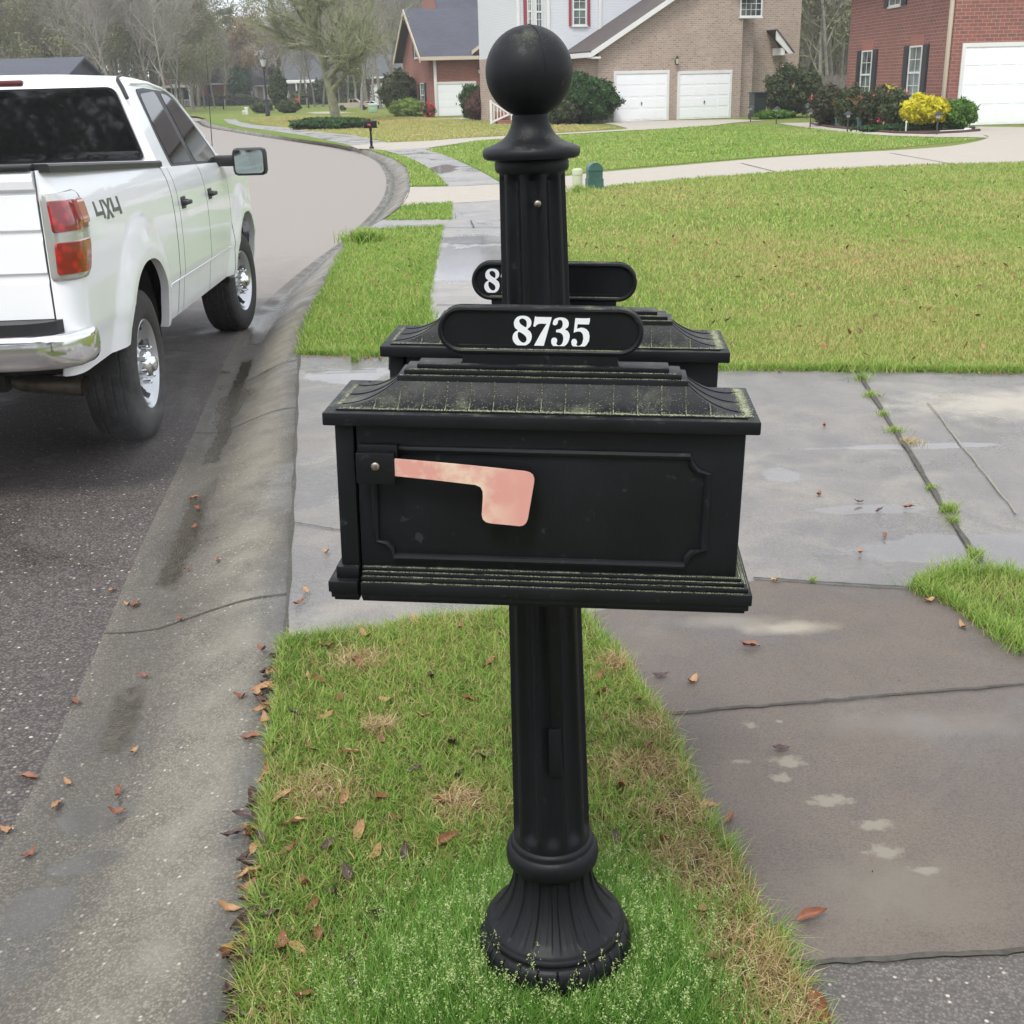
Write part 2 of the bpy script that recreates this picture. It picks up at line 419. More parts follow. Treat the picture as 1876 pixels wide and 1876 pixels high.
slab('dark_concrete', (.125, .102, .085), (.074, .061, .053), wetness=.5, stain=(.145, .122, .094), grit=.14, grit_scale=320., spots=[_gq(1440, 1155, .17, .055, (.31, .275, .21)), _gq(1340, 1142, .20, .06, (.17, .15, .115)), _gq(1640, 1640, .26, .15, (.15, .13, .10)), _gq(1700, 1330, .3, .08, (.145, .124, .106))] + [_gq(x, y, r * e * 1.15, r * .9, (.225, .205, .16)) for (x, y, r, e) in ((1445, 1400, .036, 1.1), (1432, 1430, .025, 1.), (1520, 1472, .028, 1.9), (1602, 1516, .026, 1.5), (1622, 1566, .030, 1.2), (1692, 1601, .019, 1.7), (1430, 1326, .010, 1.1), (1374, 1332, .018, 1.3), (1358, 1400, .015, 1.6))])
slab('pale_concrete', (.36, .325, .275), (.32, .29, .25), wetness=.1, rough_dry=.85)
slab('walk_concrete', (.29, .275, .255), (.17, .163, .16), wetness=.6, broom=.15, pools=[_gq(880, 480, .8, 1.6), _gq(860, 600, .5, .8), _gq(812, 310, .35, 1.6), _gq(870, 440, .7, .5)])
slab('rough_slab', (.125, .115, .105), (.06, .057, .055), pebbles=.22, peb_scale=60., wetness=.4, peb_r=.30, grit=.5, grit_scale=150.)
paving_lawn('lawn', (.22, .31, .06), (.32, .34, .10), (.38, .35, .13))
paving_lawn('lawn_green', (.20, .33, .055), (.26, .36, .07), (.32, .36, .11))
paving_lawn('lawn_tan', (.36, .33, .12), (.42, .34, .14), (.30, .31, .09))
simple('soil', (.045, .033, .02), .95, col2=(.025, .02, .012), scale=20, bump=.8, bscale=60, bdist=.01)
simple('joint_dark', (.045, .043, .035), .9, col2=(.08, .075, .06), scale=40)
simple('stain_pale', (.25, .225, .18), .8, col2=(.20, .18, .145), scale=40)

def water_mat_unused():
    s = NT('puddle'); co = s.coord()
    s.set('Base Color', (.055, .05, .042)); s.set('Roughness', .04); s.b.inputs['IOR'].default_value = 1.33
    s.b.inputs['Specular IOR Level'].default_value = .7
    s.bump(s.noise(co, 14, 3), .06, .004)
def silt_mat():
    s = NT('wet_silt'); co = s.coord()
    s.set('Base Color', s.mix(s.ramp(s.noise(co, 25, 4), .4, .65), (.035, .028, .014), (.10, .08, .05))); s.set('Roughness', .22)
    s.bump(s.noise(co, 90, 3), .4, .003)

# ================================================================ GROUND
def zroad(y):
    pts = [(-50, -.09), (4.5, -.09), (6.3, -.112), (9.9, -.205), (13.5, -.235), (20, -.18), (32, -.13), (2000, -.13)]
    for (a, za), (b, zb) in zip(pts, pts[1:]):
        if y <= b: return za + (zb - za) * (y - a) / (b - a)
    return -.13
def Gr(px, py):
    z = -.1
    for _ in range(8):
        p = G(px, py, z); z = zroad(p.y)
    return Vector((p.x, p.y, z))

# curb line (back edge, at lawn level) and asphalt edge, near to far
backpx = [(440, 1760), (480, 1500), (505, 1300), (524, 1150), (538, 900), (543, 780), (550, 650), (572, 570), (612, 490), (655, 430), (705, 400), (742, 368), (751, 335), (742, 305), (715, 287), (668, 274), (600, 262), (530, 252), (455, 240), (405, 231), (385, 225), (378, 218)]
edgepx = [(-210, 1840), (20, 1520), (160, 1230), (250, 1020), (330, 850), (378, 740), (425, 640), (480, 560), (560, 490), (640, 430), (690, 380), (707, 345), (703, 315), (680, 290), (630, 273), (560, 262), (480, 251), (420, 241), (375, 233), (362, 226), (350, 219)]
back = [G(x, y, 0.) for x, y in backpx]; edge = [Gr(x, y) for x, y in edgepx]
back = [Vector((-.60, -1, 0))] + back
edge = [Vector((-1.60, -1, zroad(-1)))] + edge
backc = catmull(back, 8); edgec = catmull(edge, 8)
def resample(c, n):
    d = [0.]
    for a, b in zip(c, c[1:]): d.append(d[-1] + (b - a).length)
    # even in angle-ish terms: use power spacing so near part is dense
    out = []
    for i in range(n):
        t = (i / (n - 1)) ** 2.0 * d[-1]; j = max(k for k in range(len(d)) if d[k] <= t + 1e-9); j = min(j, len(c) - 2)
        u = (t - d[j]) / max(d[j + 1] - d[j], 1e-9); out.append(c[j].lerp(c[j + 1], min(u, 1)))
    return out
NC = 300
BK = resample(backc, NC)
# for each back point take the nearest asphalt-edge point so that the section stays square to the curb
EDf = [p for a, b in zip(edgec, edgec[1:]) for p in (a, a.lerp(b, .5))]
ED = []; last = 0
for b in BK:
    w = range(last, min(last + 60, len(EDf)))
    j = min(w, key=lambda k: (EDf[k].xy - b.xy).length); last = max(j - 1, last); ED.append(EDf[j])
prof = [(0., 0., .0), (.04, .0, -.002), (.14, -.06, -.002), (.26, -.22, 0.), (.42, -.50, 0.), (.58, -.80, 0.), (.72, -1.04, 0.), (.86, -1.06, 0.), (1., -1., 0.)]
m = MB(); vs = []
for b, e in zip(BK, ED):
    h = -e.z
    for (t, k, dz) in prof:
        p = b.lerp(e, t); vs.append((p.x, p.y, (k * h if k else 0.) + dz))
np_ = len(prof)
fs = [(i * np_ + k, i * np_ + k + 1, (i + 1) * np_ + k + 1, (i + 1) * np_ + k) for i in range(NC - 1) for k in range(np_ - 1)]
m.add(vs, fs, True)
curb = tag(m.build('kerb', 'curb_concrete', weld=False), kind='structure')
at_ = curb.data.attributes.new('t', 'FLOAT', 'POINT'); at_.data.foreach_set('value', np.array([p[0] for _ in range(NC) for p in prof], np.float32))
def curbz(t, e):
    for (a, ka, da), (b, kb, db) in zip(prof, prof[1:]):
        if t <= b:
            u = (t - a) / (b - a); return (ka + (kb - ka) * u) * (-e.z) + da + (db - da) * u
    return e.z

# road surface: from the asphalt edge away to the left
m = MB(); vs = []; fs = []
far_left = -70.
cols = [0, .06, .2, .5, 1.]
for e in ED:
    for c in cols: vs.append((e.x + (far_left - e.x) * c, e.y, e.z + (.0 if c == 0 else .012 * min(1, c * 12))))
n = len(cols)
for i in range(NC - 1):
    if ED[i + 1].y <= ED[i].y + 1e-5: continue
    for k in range(n - 1): fs.append((i * n + k, (i + 1) * n + k, (i + 1) * n + k + 1, i * n + k + 1))
m.add(vs, fs, True)
# beyond the bend the street runs on to the left
yl = max(e.y for e in ED)
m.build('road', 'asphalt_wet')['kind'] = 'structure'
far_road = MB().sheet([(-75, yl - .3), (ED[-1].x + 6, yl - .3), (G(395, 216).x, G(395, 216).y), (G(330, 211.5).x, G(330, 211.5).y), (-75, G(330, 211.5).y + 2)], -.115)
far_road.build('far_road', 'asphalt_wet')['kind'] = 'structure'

# big sheet under everything, to the horizon
MB().sheet([(-1500, -60), (1500, -60), (1500, 2200), (-1500, 2200)], -.32).build('ground', 'earth')['kind'] = 'structure'

# lawn level: everything right of the curb
lawnpoly = [(p.x, p.y) for p in backc] + [(G(360, 213).x, G(360, 213).y), (-90, 205), (-90, 420), (400, 420), (400, -20), (-.62, -20)]
MB().sheet(lawnpoly, -.004).build('lawn', 'lawn')['kind'] = 'structure'

def gp(*px): return [tuple(G(x, y).xy) for x, y in px]
def smooth_poly(pts, k=5):
    return [(p.x, p.y) for p in catmull([Vector((a, b, 0)) for a, b in pts], k)]
PAVE = {}
def pave(name, poly, mat, z=.004):
    PAVE.setdefault(name, []).append(poly)
    o = MB().sheet(poly, z).build(name, mat); o['kind'] = 'structure'; return o

backline = [(p.x, p.y) for p in backc]
def back_between(y0, y1): return [q for q in backline if y0 < q[1] < y1]
# our driveway between the two grass verges
d_far = gp((552, 651), (700, 655), (1000, 668), (1335, 676), (1876, 681), (2300, 684))
yb = d_far[0][1]
near_y = G(522, 1172).y
drive_near = gp((700, 1160), (935, 1125), (1060, 1133), (1120, 1190), (1165, 1260), (1215, 1330), (1255, 1420), (1285, 1500), (1330, 1570), (1372, 1660), (1425, 1740), (1470, 1830), (1520, 1960), (1650, 2300))
poly = back_between(near_y + .01, yb - .01) + d_far + [(7, d_far[-1][1]), (7, -3.), (drive_near[-1][0], -3.)] + drive_near[::-1] + gp((522, 1172))
pave('driveway', poly, 'drive_concrete')
# tone slabs: damp dark slab lower right, walk slab at the bottom
pave('driveway_slab', gp((1082, 1125), (1385, 1067), (1700, 1086), (1876, 1105), (2300, 1150), (2300, 1720), (1842, 1750), (1440, 1772), (1372, 1672), (1330, 1580), (1285, 1510), (1255, 1430), (1215, 1340), (1165, 1270), (1125, 1200)), 'dark_concrete', .008)
pave('footpath_slab', gp((1442, 1778), (1844, 1756), (2400, 1725), (2500, 2300), (1640, 2300), (1520, 1960), (1475, 1840)), 'rough_slab', .0075)
# footpath ahead, neighbour's driveway, further walks
walk1 = gp((795, 651), (779, 560), (790, 485), (808, 415), (823, 403), (824, 371), (920, 366), (1035, 354)) + gp((1018, 480), (1000, 668))
pave('footpath', walk1, 'walk_concrete')
pave('footpath_gap', gp((660, 423), (705, 402), (825, 402), (812, 418), (700, 420)), 'walk_concrete', .006)
drive2 = smooth_poly(gp((752, 343), (820, 342), (905, 338), (1000, 328), (1100, 316), (1250, 303), (1400, 290), (1540, 281), (1650, 275), (1740, 268), (1795, 258), (1811, 251), (1800, 247), (1770, 243)), 5) + gp((1790, 234), (1765, 232), (2150, 236), (2400, 330), (1876, 299)) + smooth_poly(gp((1700, 303), (1500, 312), (1300, 326), (1150, 339), (1060, 350), (930, 366), (824, 373), (735, 378)), 3)
pave('neighbour_driveway', drive2, 'pale_concrete', .006)
walk2 = smooth_poly(gp((820, 342), (803, 322), (785, 308), (745, 288), (700, 275)), 4) + smooth_poly(gp((765, 262), (800, 278), (850, 300), (885, 317), (920, 338)), 4)
pave('footpath_far', walk2, 'walk_concrete', .0085)
apron = gp((655, 273), (640, 267), (705, 262), (780, 259), (860, 253), (1000, 246.0), (1090, 240.5), (1140, 237.6), (1150, 235.5), (1125, 229), (1100, 225.4), (1120, 223), (1345, 219), (1400, 221), (1342, 225.5), (1300, 231), (1240, 235.6), (1150, 239.6), (1000, 248), (880, 258), (780, 272), (712, 276))
pave('far_driveway', apron, 'pale_concrete', .0115)
pave('footpath_bend', gp((712, 262), (650, 248), (600, 243), (545, 237), (520, 233), (470, 229.5), (440, 224), (432, 219), (410, 218), (412, 221.5), (418, 226), (445, 233), (500, 240), (560, 249), (640, 266)), 'walk_concrete', .0065)
pave('garden_path', gp((1424, 226), (1500, 224.5), (1560, 232.5), (1630, 240.5), (1700, 241.2), (1780, 241.0), (1800, 247), (1812, 253), (1770, 252), (1700, 251.5), (1620, 248.5), (1560, 244.5), (1500, 237), (1450, 230.5)), 'pale_concrete', .010)
pave('left_far_driveway', gp((797, 217), (890, 215), (940, 217), (900, 219), (760, 221)), 'pale_concrete', .007)
pave('cross_walk', gp((560, 206), (600, 204.5), (650, 206.5), (600, 208.2), (575, 208)), 'pale_concrete', .007)
# verge tint areas: greener strips by the kerb, straw-coloured lawns further off
def tint(name, poly, mat, z): MB().sheet(poly, z).build(name, mat)['kind'] = 'structure'
V1 = gp((553, 648), (795, 650), (779, 560), (790, 485), (808, 416), (660, 423), (617, 490), (578, 570))
V2 = gp((707, 404), (822, 402), (823, 373), (740, 378))
V3 = gp((752, 341), (820, 341), (803, 322), (785, 308), (745, 288), (700, 277), (680, 276), (718, 289), (745, 306))
V4 = gp((540, 238.5), (660, 266), (640, 269.5), (600, 261), (530, 250), (470, 241), (455, 237)); V5 = gp((380, 218), (408, 219), (416, 227), (455, 235), (440, 237.5), (405, 229), (388, 224))
for V in (V1, V2, V3, V4, V5): tint('grass_verge', V, 'lawn_green', .001)
tint('straw_lawn', gp((770, 260), (700, 260), (640, 246), (560, 240), (480, 228), (440, 218), (500, 213), (700, 212), (1000, 225), (1130, 234), (1090, 239), (860, 252)), 'lawn_tan', .001)
tint('side_lawn', gp((780, 275), (870, 259), (1000, 250), (1150, 241), (1330, 229), (1450, 232), (1620, 250), (1800, 255), (1640, 272), (1400, 287), (1100, 312), (920, 334), (850, 298)), 'lawn_green', .0015)

# near grass patch with the mailbox: a low mound of soil
NEAR = gp((455, 1905), (475, 1650), (492, 1480), (508, 1300), (522, 1185), (700, 1160), (935, 1128), (1060, 1136), (1120, 1195), (1165, 1265), (1215, 1335), (1255, 1425), (1285, 1505), (1330, 1575), (1372, 1665), (1425, 1745), (1470, 1835), (1520, 1960), (1600, 2300), (440, 2300))
tint('soil_bed', NEAR, 'soil', .006)
RIGHTP = gp((1680, 1082), (1760, 1056), (1830, 1056), (1900, 1075), (2100, 1130), (2100, 1290), (1900, 1205), (1830, 1165), (1740, 1108))
tint('soil_bed', RIGHTP, 'soil', .0115)

# joints
def joint(name, pts, w, mat='joint_dark', z=.0125):
    pts = [Vector((p[0], p[1])) for p in pts]; vs = []; fs = []
    for i, p in enumerate(pts):
        d = (pts[min(i + 1, len(pts) - 1)] - pts[max(i - 1, 0)]).normalized(); nn = Vector((-d.y, d.x))
        ww = w * (.8 + .4 * random.random()); vs += [(*(p + nn * ww / 2), z), (*(p - nn * ww / 2), z)]
    fs = [(2 * i, 2 * i + 1, 2 * i + 3, 2 * i + 2) for i in range(len(pts) - 1)]
    o = MB().add(vs, fs).build(name, mat); o['kind'] = 'structure'
def jline(a, b, k=14, wob=.004):
    a, b = Vector(a), Vector(b); d = (b - a); nn = Vector((-d.y, d.x)).normalized()
    return [a + d * i / k + nn * random.uniform(-wob, wob) for i in range(k + 1)]
g1 = lambda x, y: tuple(G(x, y).xy)
joint('joint', jline(g1(1570, 683), g1(1645, 800)) + jline(g1(1650, 808), g1(1795, 1035)), .022)
joint('joint', jline(g1(1700, 740), g1(1862, 945)), .008, 'stain_pale')
joint('joint', jline(g1(1380, 1064), g1(1690, 1084)), .014, z=.0135)
joint('joint', jline(g1(541, 962), g1(640, 978)), .008)
joint('joint', jline(g1(1190, 1316), g1(1540, 1288)) + jline(g1(1560, 1286), g1(2000, 1250)), .011, z=.0135)
joint('joint', jline(g1(1445, 1775), g1(1840, 1752)) + jline(g1(1850, 1751), g1(2300, 1722)), .015, z=.0135)
joint('joint', jline(g1(560, 684), g1(690, 680)), .01)
for a, b in (((825, 448), (922, 446)), ((800, 560), (920, 562)), ((815, 418), (920, 418)), ((862, 405), (868, 418))): joint('joint', jline(g1(*a), g1(*b), 6), .018)
joint('joint', jline(g1(1358, 300), g1(1435, 319), 6), .03); joint('joint', jline(g1(1630, 281), g1(1755, 303), 6), .03)
# kerb control joints, following the section
def kerb_joint(pxy, w=.010):
    t = G(*pxy, 0.); i = min(range(NC), key=lambda k: (BK[k].xy - t.xy).length); b, e = BK[i], ED[i]
    d = (BK[min(i + 1, NC - 1)] - BK[i - 1]).normalized(); d.z = 0; d.normalize(); pts = []
    for k in range(25):
        u = k / 24; q = b.lerp(e, u); pts.append(Vector((q.x, q.y, curbz(u, e) + .0035)) + d * (.012 * math.sin(u * 5)))
    vs = []; fs = []
    for i2, p in enumerate(pts):
        ww = w * (.6 + .5 * (1 - i2 / 24)); vs += [p + d * ww / 2, p - d * ww / 2]
    fs = [(2 * i2, 2 * i2 + 1, 2 * i2 + 3, 2 * i2 + 2) for i2 in range(24)]
    MB().add(vs, fs).build('kerb_joint', 'joint_dark')['kind'] = 'structure'
for q in ((532, 1095), (541, 742), (553, 655), (600, 510), (668, 420)): kerb_joint(q)
# joint between kerb and paving behind it
m = MB(); vs = []; fs = []; k = 0
for i in range(NC):
    b = BK[i]
    if b.y > 40: break
    d = (BK[min(i + 1, NC - 1)] - BK[max(i - 1, 0)]); d.z = 0; d.normalize(); nn = Vector((-d.y, d.x, 0)); w = .007 + .004 * math.sin(i * 1.7)
    vs += [b + nn * w + Vector((0, 0, .0062)), b - nn * w + Vector((0, 0, .0062))]; k += 1
m.add(vs, [(2 * i, 2 * i + 1, 2 * i + 3, 2 * i + 2) for i in range(k - 1)])
m.build('kerb_joint', 'joint_dark')['kind'] = 'structure'

# pale dried patches on the slab
def blot(cx, cy, r, n=26, amp=.35, ex=1.): 
    ph = [random.uniform(0, 6.28) for _ in range(5)]; out = []
    for i in range(n):
        a = 2 * math.pi * i / n; rr = max(.25 * r, r * (1 + amp * sum(math.sin((k + 2) * a + ph[k]) / (k * .6 + 1.5) for k in range(5)) + random.uniform(-.1, .1)))
        out.append((cx + rr * math.cos(a) * ex, cy + rr * math.sin(a)))
    return out
# ================================================================ MAILBOX
def black_plastic(name, dust=0.):
    s = NT(name); co = s.coord()
    n1 = s.noise(co, 9, 5); n2 = s.noise(co, 220, 2)
    c = s.mix(s.ramp(n1, .35, .7), (.0022, .0026, .0040), (.0042, .0048, .0072))
    c = s.mix(s.math('MULTIPLY', s.ramp(s.noise(co, 45, 4), .66, .74), .25), c, (.09, .09, .09))
    r = s.mix(s.ramp(n1, .3, .7), (.46,) * 3, (.62,) * 3)
    if dust:
        ge = s.n('ShaderNodeNewGeometry'); sp = s.n('ShaderNodeSeparateXYZ'); s.L(ge.outputs['Normal'], sp.inputs[0])
        up = s.ramp(sp.outputs[2], .35, .95)
        spk = s.ramp(s.noise(co, 420, 2, .7), .60, .68); pat = s.ramp(s.noise(co, 14, 4, .65), .44, .60)
        film = s.math('MULTIPLY', s.ramp(s.noise(co, 30, 5, .7), .45, .75), .5)
        pnt = s.n('ShaderNodeAttribute', attribute_name='d')
        heavy = s.math('MULTIPLY', pnt.outputs['Fac'], s.ramp(s.noise(co, 150, 3, .7), .42, .52))
        f = s.math('MULTIPLY', up, s.math('MULTIPLY', s.math('ADD', s.math('MULTIPLY', spk, .8), film), pat))
        f = s.math('MAXIMUM', s.math('MULTIPLY', f, dust), s.math('MULTIPLY', heavy, .8))
        c = s.mix(f, c, (.36, .37, .25)); r = s.mix(f, r, (.95,) * 3)
    s.set('Base Color', c); s.set('Roughness', r); s.b.inputs['Specular IOR Level'].default_value = .30
    s.bump(n2, .22, .0012)
    return s.m
black_plastic('black_plastic'); black_plastic('dusty_plastic', .7)
simple('pollen', (.36, .37, .24), .95, col2=(.20, .22, .13), scale=120)
def flagmat():
    s = NT('faded_flag'); co = s.coord()
    ge = s.n('ShaderNodeSeparateXYZ'); s.L(co, ge.inputs[0])
    left = s.ramp(ge.outputs[0], -.05, -.11)
    m = s.math('MULTIPLY', left, s.ramp(s.noise(co, 22, 5, .6), .42, .58))
    c = s.mix(s.ramp(s.noise(co, 12, 3), .3, .7), (.60, .285, .24), (.64, .32, .275))
    s.set('Base Color', s.mix(m, c, (.70, .52, .40))); s.set('Roughness', .5)
flagmat()
simple('digit_white', (.74, .76, .79), .45)
simple('screw_metal', (.35, .32, .28), .4, .9, col2=(.22, .18, .14), scale=300)

root = thing('mailbox', 'black double mailbox with the number 8735 on a fluted post topped by a ball', 'mailbox', (.062, 1.90, 0))
MI = Matrix.Translation((-.062, -1.90, 0))
MP = Matrix.Translation((.002, 0, 0)) @ Matrix.Rotation(RAD(-.70), 4, 'Y')
MBX = MI @ Matrix.Translation((.066, 1.90, 1.15)) @ Matrix.Rotation(RAD(-5), 4, 'Z') @ Matrix.Rotation(RAD(1.5), 4, 'Y') @ Matrix.Translation((0, 0, -1.15))
def flute(n, depth, sharp=1.):
    def f(r, z, t):
        u = (t * n / (2 * math.pi)) % 1.0; w = abs(u - .5) * 2          # 1 at rib, 0 mid-flute
        k = 1 - min(1, (w / .78)) ** 2 if w < .78 else 0
        return r - depth * max(0, k)
    return f
N_ = 240
def shaft_mod(r, z, t):
    fade = min(1, max(0, (z - .345) / .02)) * min(1, max(0, (1.553 - z) / .012))
    return r - (r - flute(10, .010)(r, z, t)) * fade
pr = [(.0725 - (.0725 - .0512) * ((z - .33) / 1.225) ** 1.0, z) for z in [.33, .342, .348, .354, .36, .368] + [.38 + i * .0965 for i in range(13)] + [1.541, 1.545, 1.549, 1.553, 1.556]]
post = MB().lathe(pr, N_, MP, shaft_mod).build('post', 'black_plastic', root)
# collar + ring
b = MB().lathe([(.0505, 1.552), (.0555, 1.553), (.0575, 1.557), (.0578, 1.566), (.056, 1.571), (.055, 1.575)], 64, MP)
b.build('collar', 'black_plastic', post)
ball = []
for i in range(40):
    a = -math.pi / 2 + math.radians(24) + (math.pi - math.radians(24)) * i / 39
    ball.append((max(1e-4, .0662 * math.cos(a)), 1.698 + .0662 * math.sin(a)))
fin = [(.050, 1.573), (.070, 1.572), (.0738, 1.574), (.0757, 1.579), (.0755, 1.5845), (.073, 1.5885), (.066, 1.5915), (.056, 1.595), (.046, 1.600), (.038, 1.607), (.0325, 1.616), (.0295, 1.624), (.0285, 1.630), (.0285, 1.6345)] + ball
b = MB().lathe(fin, 96, MP); b.build('finial', 'dusty_plastic', root)
seam = [(.0665 * math.sin(a) * .35, -.0665 * math.sin(a) * .937, 1.698 + .0665 * math.cos(a)) for a in [.02 + i * .04 for i in range(40)]]
MB().tube(seam, .0006, 5, MP).build('mould_seam', 'black_plastic', [o for o in root.children if o.name.startswith('finial')][0])
def bell_mod(r, z, t):
    n = 14; u = (t * n / (2 * math.pi) + .5) % 1.0; w = abs(u - .5) * 2
    if .118 < z < .272:
        e = .74
        d = 0.
        if z > .150 and z < .268:
            # raised tongue inside a recessed outline, with two fine grooves
            if w > e: d = .0
            else:
                d = -.0048 * min(1, (e - w) / .10) + (.0008 if abs(w - .28) < .06 else 0)
            fz = min(1, (z - .150) / .006)
            d *= fz
        return r + d
    if .07 < z <= .118:
        u2 = (t * 24 / (2 * math.pi)) % 1.0; w2 = abs(u2 - .5) * 2
        return r - (.0040 * max(0, (w2 - .90) / .10)) * min(1, (z - .07) / .01, (.123 - z) / .006)
    return r
base = [(.120, -.03), (.126, .0), (.127, .035), (.128, .058), (.137, .062), (.1435, .070), (.1475, .082), (.149, .094), (.148, .106), (.144, .117), (.1385, .1235), (.1355, .1245), (.1345, .1275), (.1362, .1300), (.1372, .1335), (.1360, .1375), (.1335, .1405), (.1315, .1430)]
for i in range(30):
    t = i / 29; z = .145 + t * .128; base.append((.0755 + (.131 - .0755) * (1 - t) ** 2.3, z))
base += [(.0765, .2745), (.083, .277), (.0865, .282), (.0882, .290), (.0882, .299), (.0868, .308), (.0835, .315), (.0805, .318), (.0795, .3185), (.0785, .321), (.0785, .325), (.0765, .3295), (.073, .332), (.070, .333)]
MB().lathe(base, 384, MP, bell_mod).build('base', 'black_plastic', post)
# screw, fixing strap
b = MB().sphere((0, 0, 0), .0056, 8, MP @ Matrix.Translation((.006, -.0535, 1.508)), (1, .6, 1)); b.box((.003, -.0575, 1.5072), (.009, -.0565, 1.5088), MP)
b.build('screw', 'screw_metal', post)
b = MB().box((.003, -.0655, .50), (.026, -.055, .99), MP, .002); b.box((-.002, -.071, .50), (.020, -.060, .60), MP, .003); b.box((-.02, -.075, .915), (.012, -.055, .97), MP, .003)
b.build('strap', 'black_plastic', post)

HL, HD = .290, .078
def roofz(t): return 1.2455 + .031 * t ** 2.2                       # concave: t=0 at lip, 1 at ridge stack
def letter_box(off, flag):
    M = MBX @ Matrix.Translation((0, off, 0))
    m = MB()
    m.box((-HL + .026, -HD, .985), (HL, HD, 1.226), M, .003)
    # base moulding, stepped
    for (ex, z0, z1) in ((.008, .998, 1.004), (.013, .992, .9985), (.019, .985, .9925), (.025, .968, .9855), (.021, .958, .9685), (.016, .952, .9585)):
        m.box((-HL + .028, -HD - ex, z0), (HL + ex * .9, HD + ex, z1), M, .0018)
    body = m.build('letter_box', 'dusty_plastic', root)
    d = MB(); d.box((-HL - .004, -HD - .003, 1.004), (-HL + .0235, HD + .003, 1.222), M, .003)
    for (ex, z0, z1) in ((.010, .985, 1.004), (.024, .968, .9855), (.020, .958, .9685), (.015, .952, .9585)):
        d.box((-HL - .004 - ex * .7, -HD - ex, z0), (-HL + .0235, HD + ex, z1), M, .0018)
    d.tube([(-HL - .006, 0, 1.205), (-HL - .014, 0, 1.203), (-HL - .015, 0, 1.180), (-HL - .013, 0, 1.176)], [.005, .006, .006, .003], 8, M)
    d.build('door', 'dusty_plastic', body)
    # roof: lip slab, concave panels, stepped ridge
    r = MB(); r.box((-.307, -.0985, 1.2245), (.307, .0985, 1.2435), M, .0022)
    nx, nt_ = 29, 12
    X0, X1, D0, D1 = .2865, .2090, .0815, .0365
    pan = []
    for sgn in (-1, 1):
        vs = []; fs = []
        for j in range(nt_ + 1):
            t = j / nt_; hx = X0 + (X1 - X0) * t; hy = D0 + (D1 - D0) * t
            for i in range(nx): vs.append((-hx + 2 * hx * i / (nx - 1), sgn * hy, roofz(t)))
        fs = [(j * nx + i, j * nx + i + 1, (j + 1) * nx + i + 1, (j + 1) * nx + i) for j in range(nt_) for i in range(nx - 1)]
        r.add(vs, fs, True, M)
        vs = []
        for j in range(nt_ + 1):
            t = j / nt_; hx = X0 + (X1 - X0) * t; hy = D0 + (D1 - D0) * t
            for i in range(7): vs.append((sgn * hx, -hy + 2 * hy * i / 6, roofz(t)))
        fs = [(j * 7 + i, j * 7 + i + 1, (j + 1) * 7 + i + 1, (j + 1) * 7 + i) for j in range(nt_) for i in range(6)]
        r.add(vs, fs, True, M)
    r.box((-.290, -.0848, 1.2430), (.290, .0848, 1.2458), M)
    for (hx, hy, z0, z1) in ((.209, .0365, 1.262, 1.2845), (.200, .029, 1.2840, 1.2915), (.182, .0205, 1.2910, 1.2985)):
        r.box((-hx, -hy, z0), (hx, hy, z1), M, .0016)
    rf = body
    # standing ribs on the roof panels
    q = r
    for sgn in (-1, 1):
        for k in range(17):
            x = -.272 + k * .034
            pts = []
            for j in range(nt_ + 1):
                t = j / nt_; hx = X0 + (X1 - X0) * t; hy = D0 + (D1 - D0) * t
                if abs(x) < hx: pts.append((x, sgn * hy, roofz(t) + .0004))
            if len(pts) > 1: q.tube(pts, .0012, 4, M)
        for k in range(3):
            f = -.7 + k * .7; pts = [(sgn * (X0 + (X1 - X0) * j / nt_), f * (D0 + (D1 - D0) * j / nt_), roofz(j / nt_) + .0004) for j in range(nt_ + 1)]
            q.tube(pts, .0012, 4, M)
    q.build('roof', 'dusty_plastic', body)
    # pollen caught along the ribs and in the lip groove
    q = MB(); r_ = random.Random(5 + int(off * 10))
    def grain(x, y, z, s_): q.box((x - s_, y - s_, z), (x + s_, y + s_, z + s_ * .5), M)
    for k in range(17):
        x = -.272 + k * .034
        for _ in range(75):
            t = r_.random() ** 1.3
            if abs(x) < X0 + (X1 - X0) * t: grain(x + r_.uniform(.0008, .0022), -(D0 + (D1 - D0) * t), roofz(t) + .0008, r_.uniform(.0003, .0007))
    for _ in range(2600):
        x = r_.uniform(-.285, .287); w = .3 + .7 * (math.sin(x * 9 + 1.2) * .5 + .5) * (1 if x > -.1 else .6)
        if r_.random() < w: grain(x, -.0815 - r_.gauss(-.0015, .0022), 1.2462, r_.uniform(.0003, .0008))
    for _ in range(900):
        t = r_.random() ** 2; x = r_.uniform(-.27, .27)
        if abs(x) < X0 + (X1 - X0) * t: grain(x, -(D0 + (D1 - D0) * t), roofz(t) + .0006, r_.uniform(.0003, .0007))
    for _ in range(1500): grain(.2905 + r_.gauss(0, .004), r_.uniform(-.08, .08), 1.2462, r_.uniform(.0003, .0007))
    for _ in range(300): grain(-.289 + r_.gauss(0, .002), r_.uniform(-.06, .06), 1.2462, r_.uniform(.0003, .0006))
    for (hx, yy, zz) in ((.205, -.033, 1.2849), (.192, -.025, 1.2919)):
        for _ in range(700): grain(r_.uniform(-hx, hx), yy + r_.uniform(-.0025, .0025), zz, r_.uniform(.00025, .0006))
    for ex, zz in ((.006, 1.0043), (.0115, .9989), (.016, .9929), (.022, .9859)):
        for _ in range(900):
            x = r_.uniform(-HL + .03, HL + .01)
            grain(x, -HD - ex + r_.uniform(-.002, .002), zz, r_.uniform(.0002, .0006))
        for _ in range(260): grain(HL + ex * .85, r_.uniform(-HD, HD), zz, r_.uniform(.0003, .0007))
    q.build('pollen_dust', 'pollen', body, weld=False)['kind'] = 'stuff'
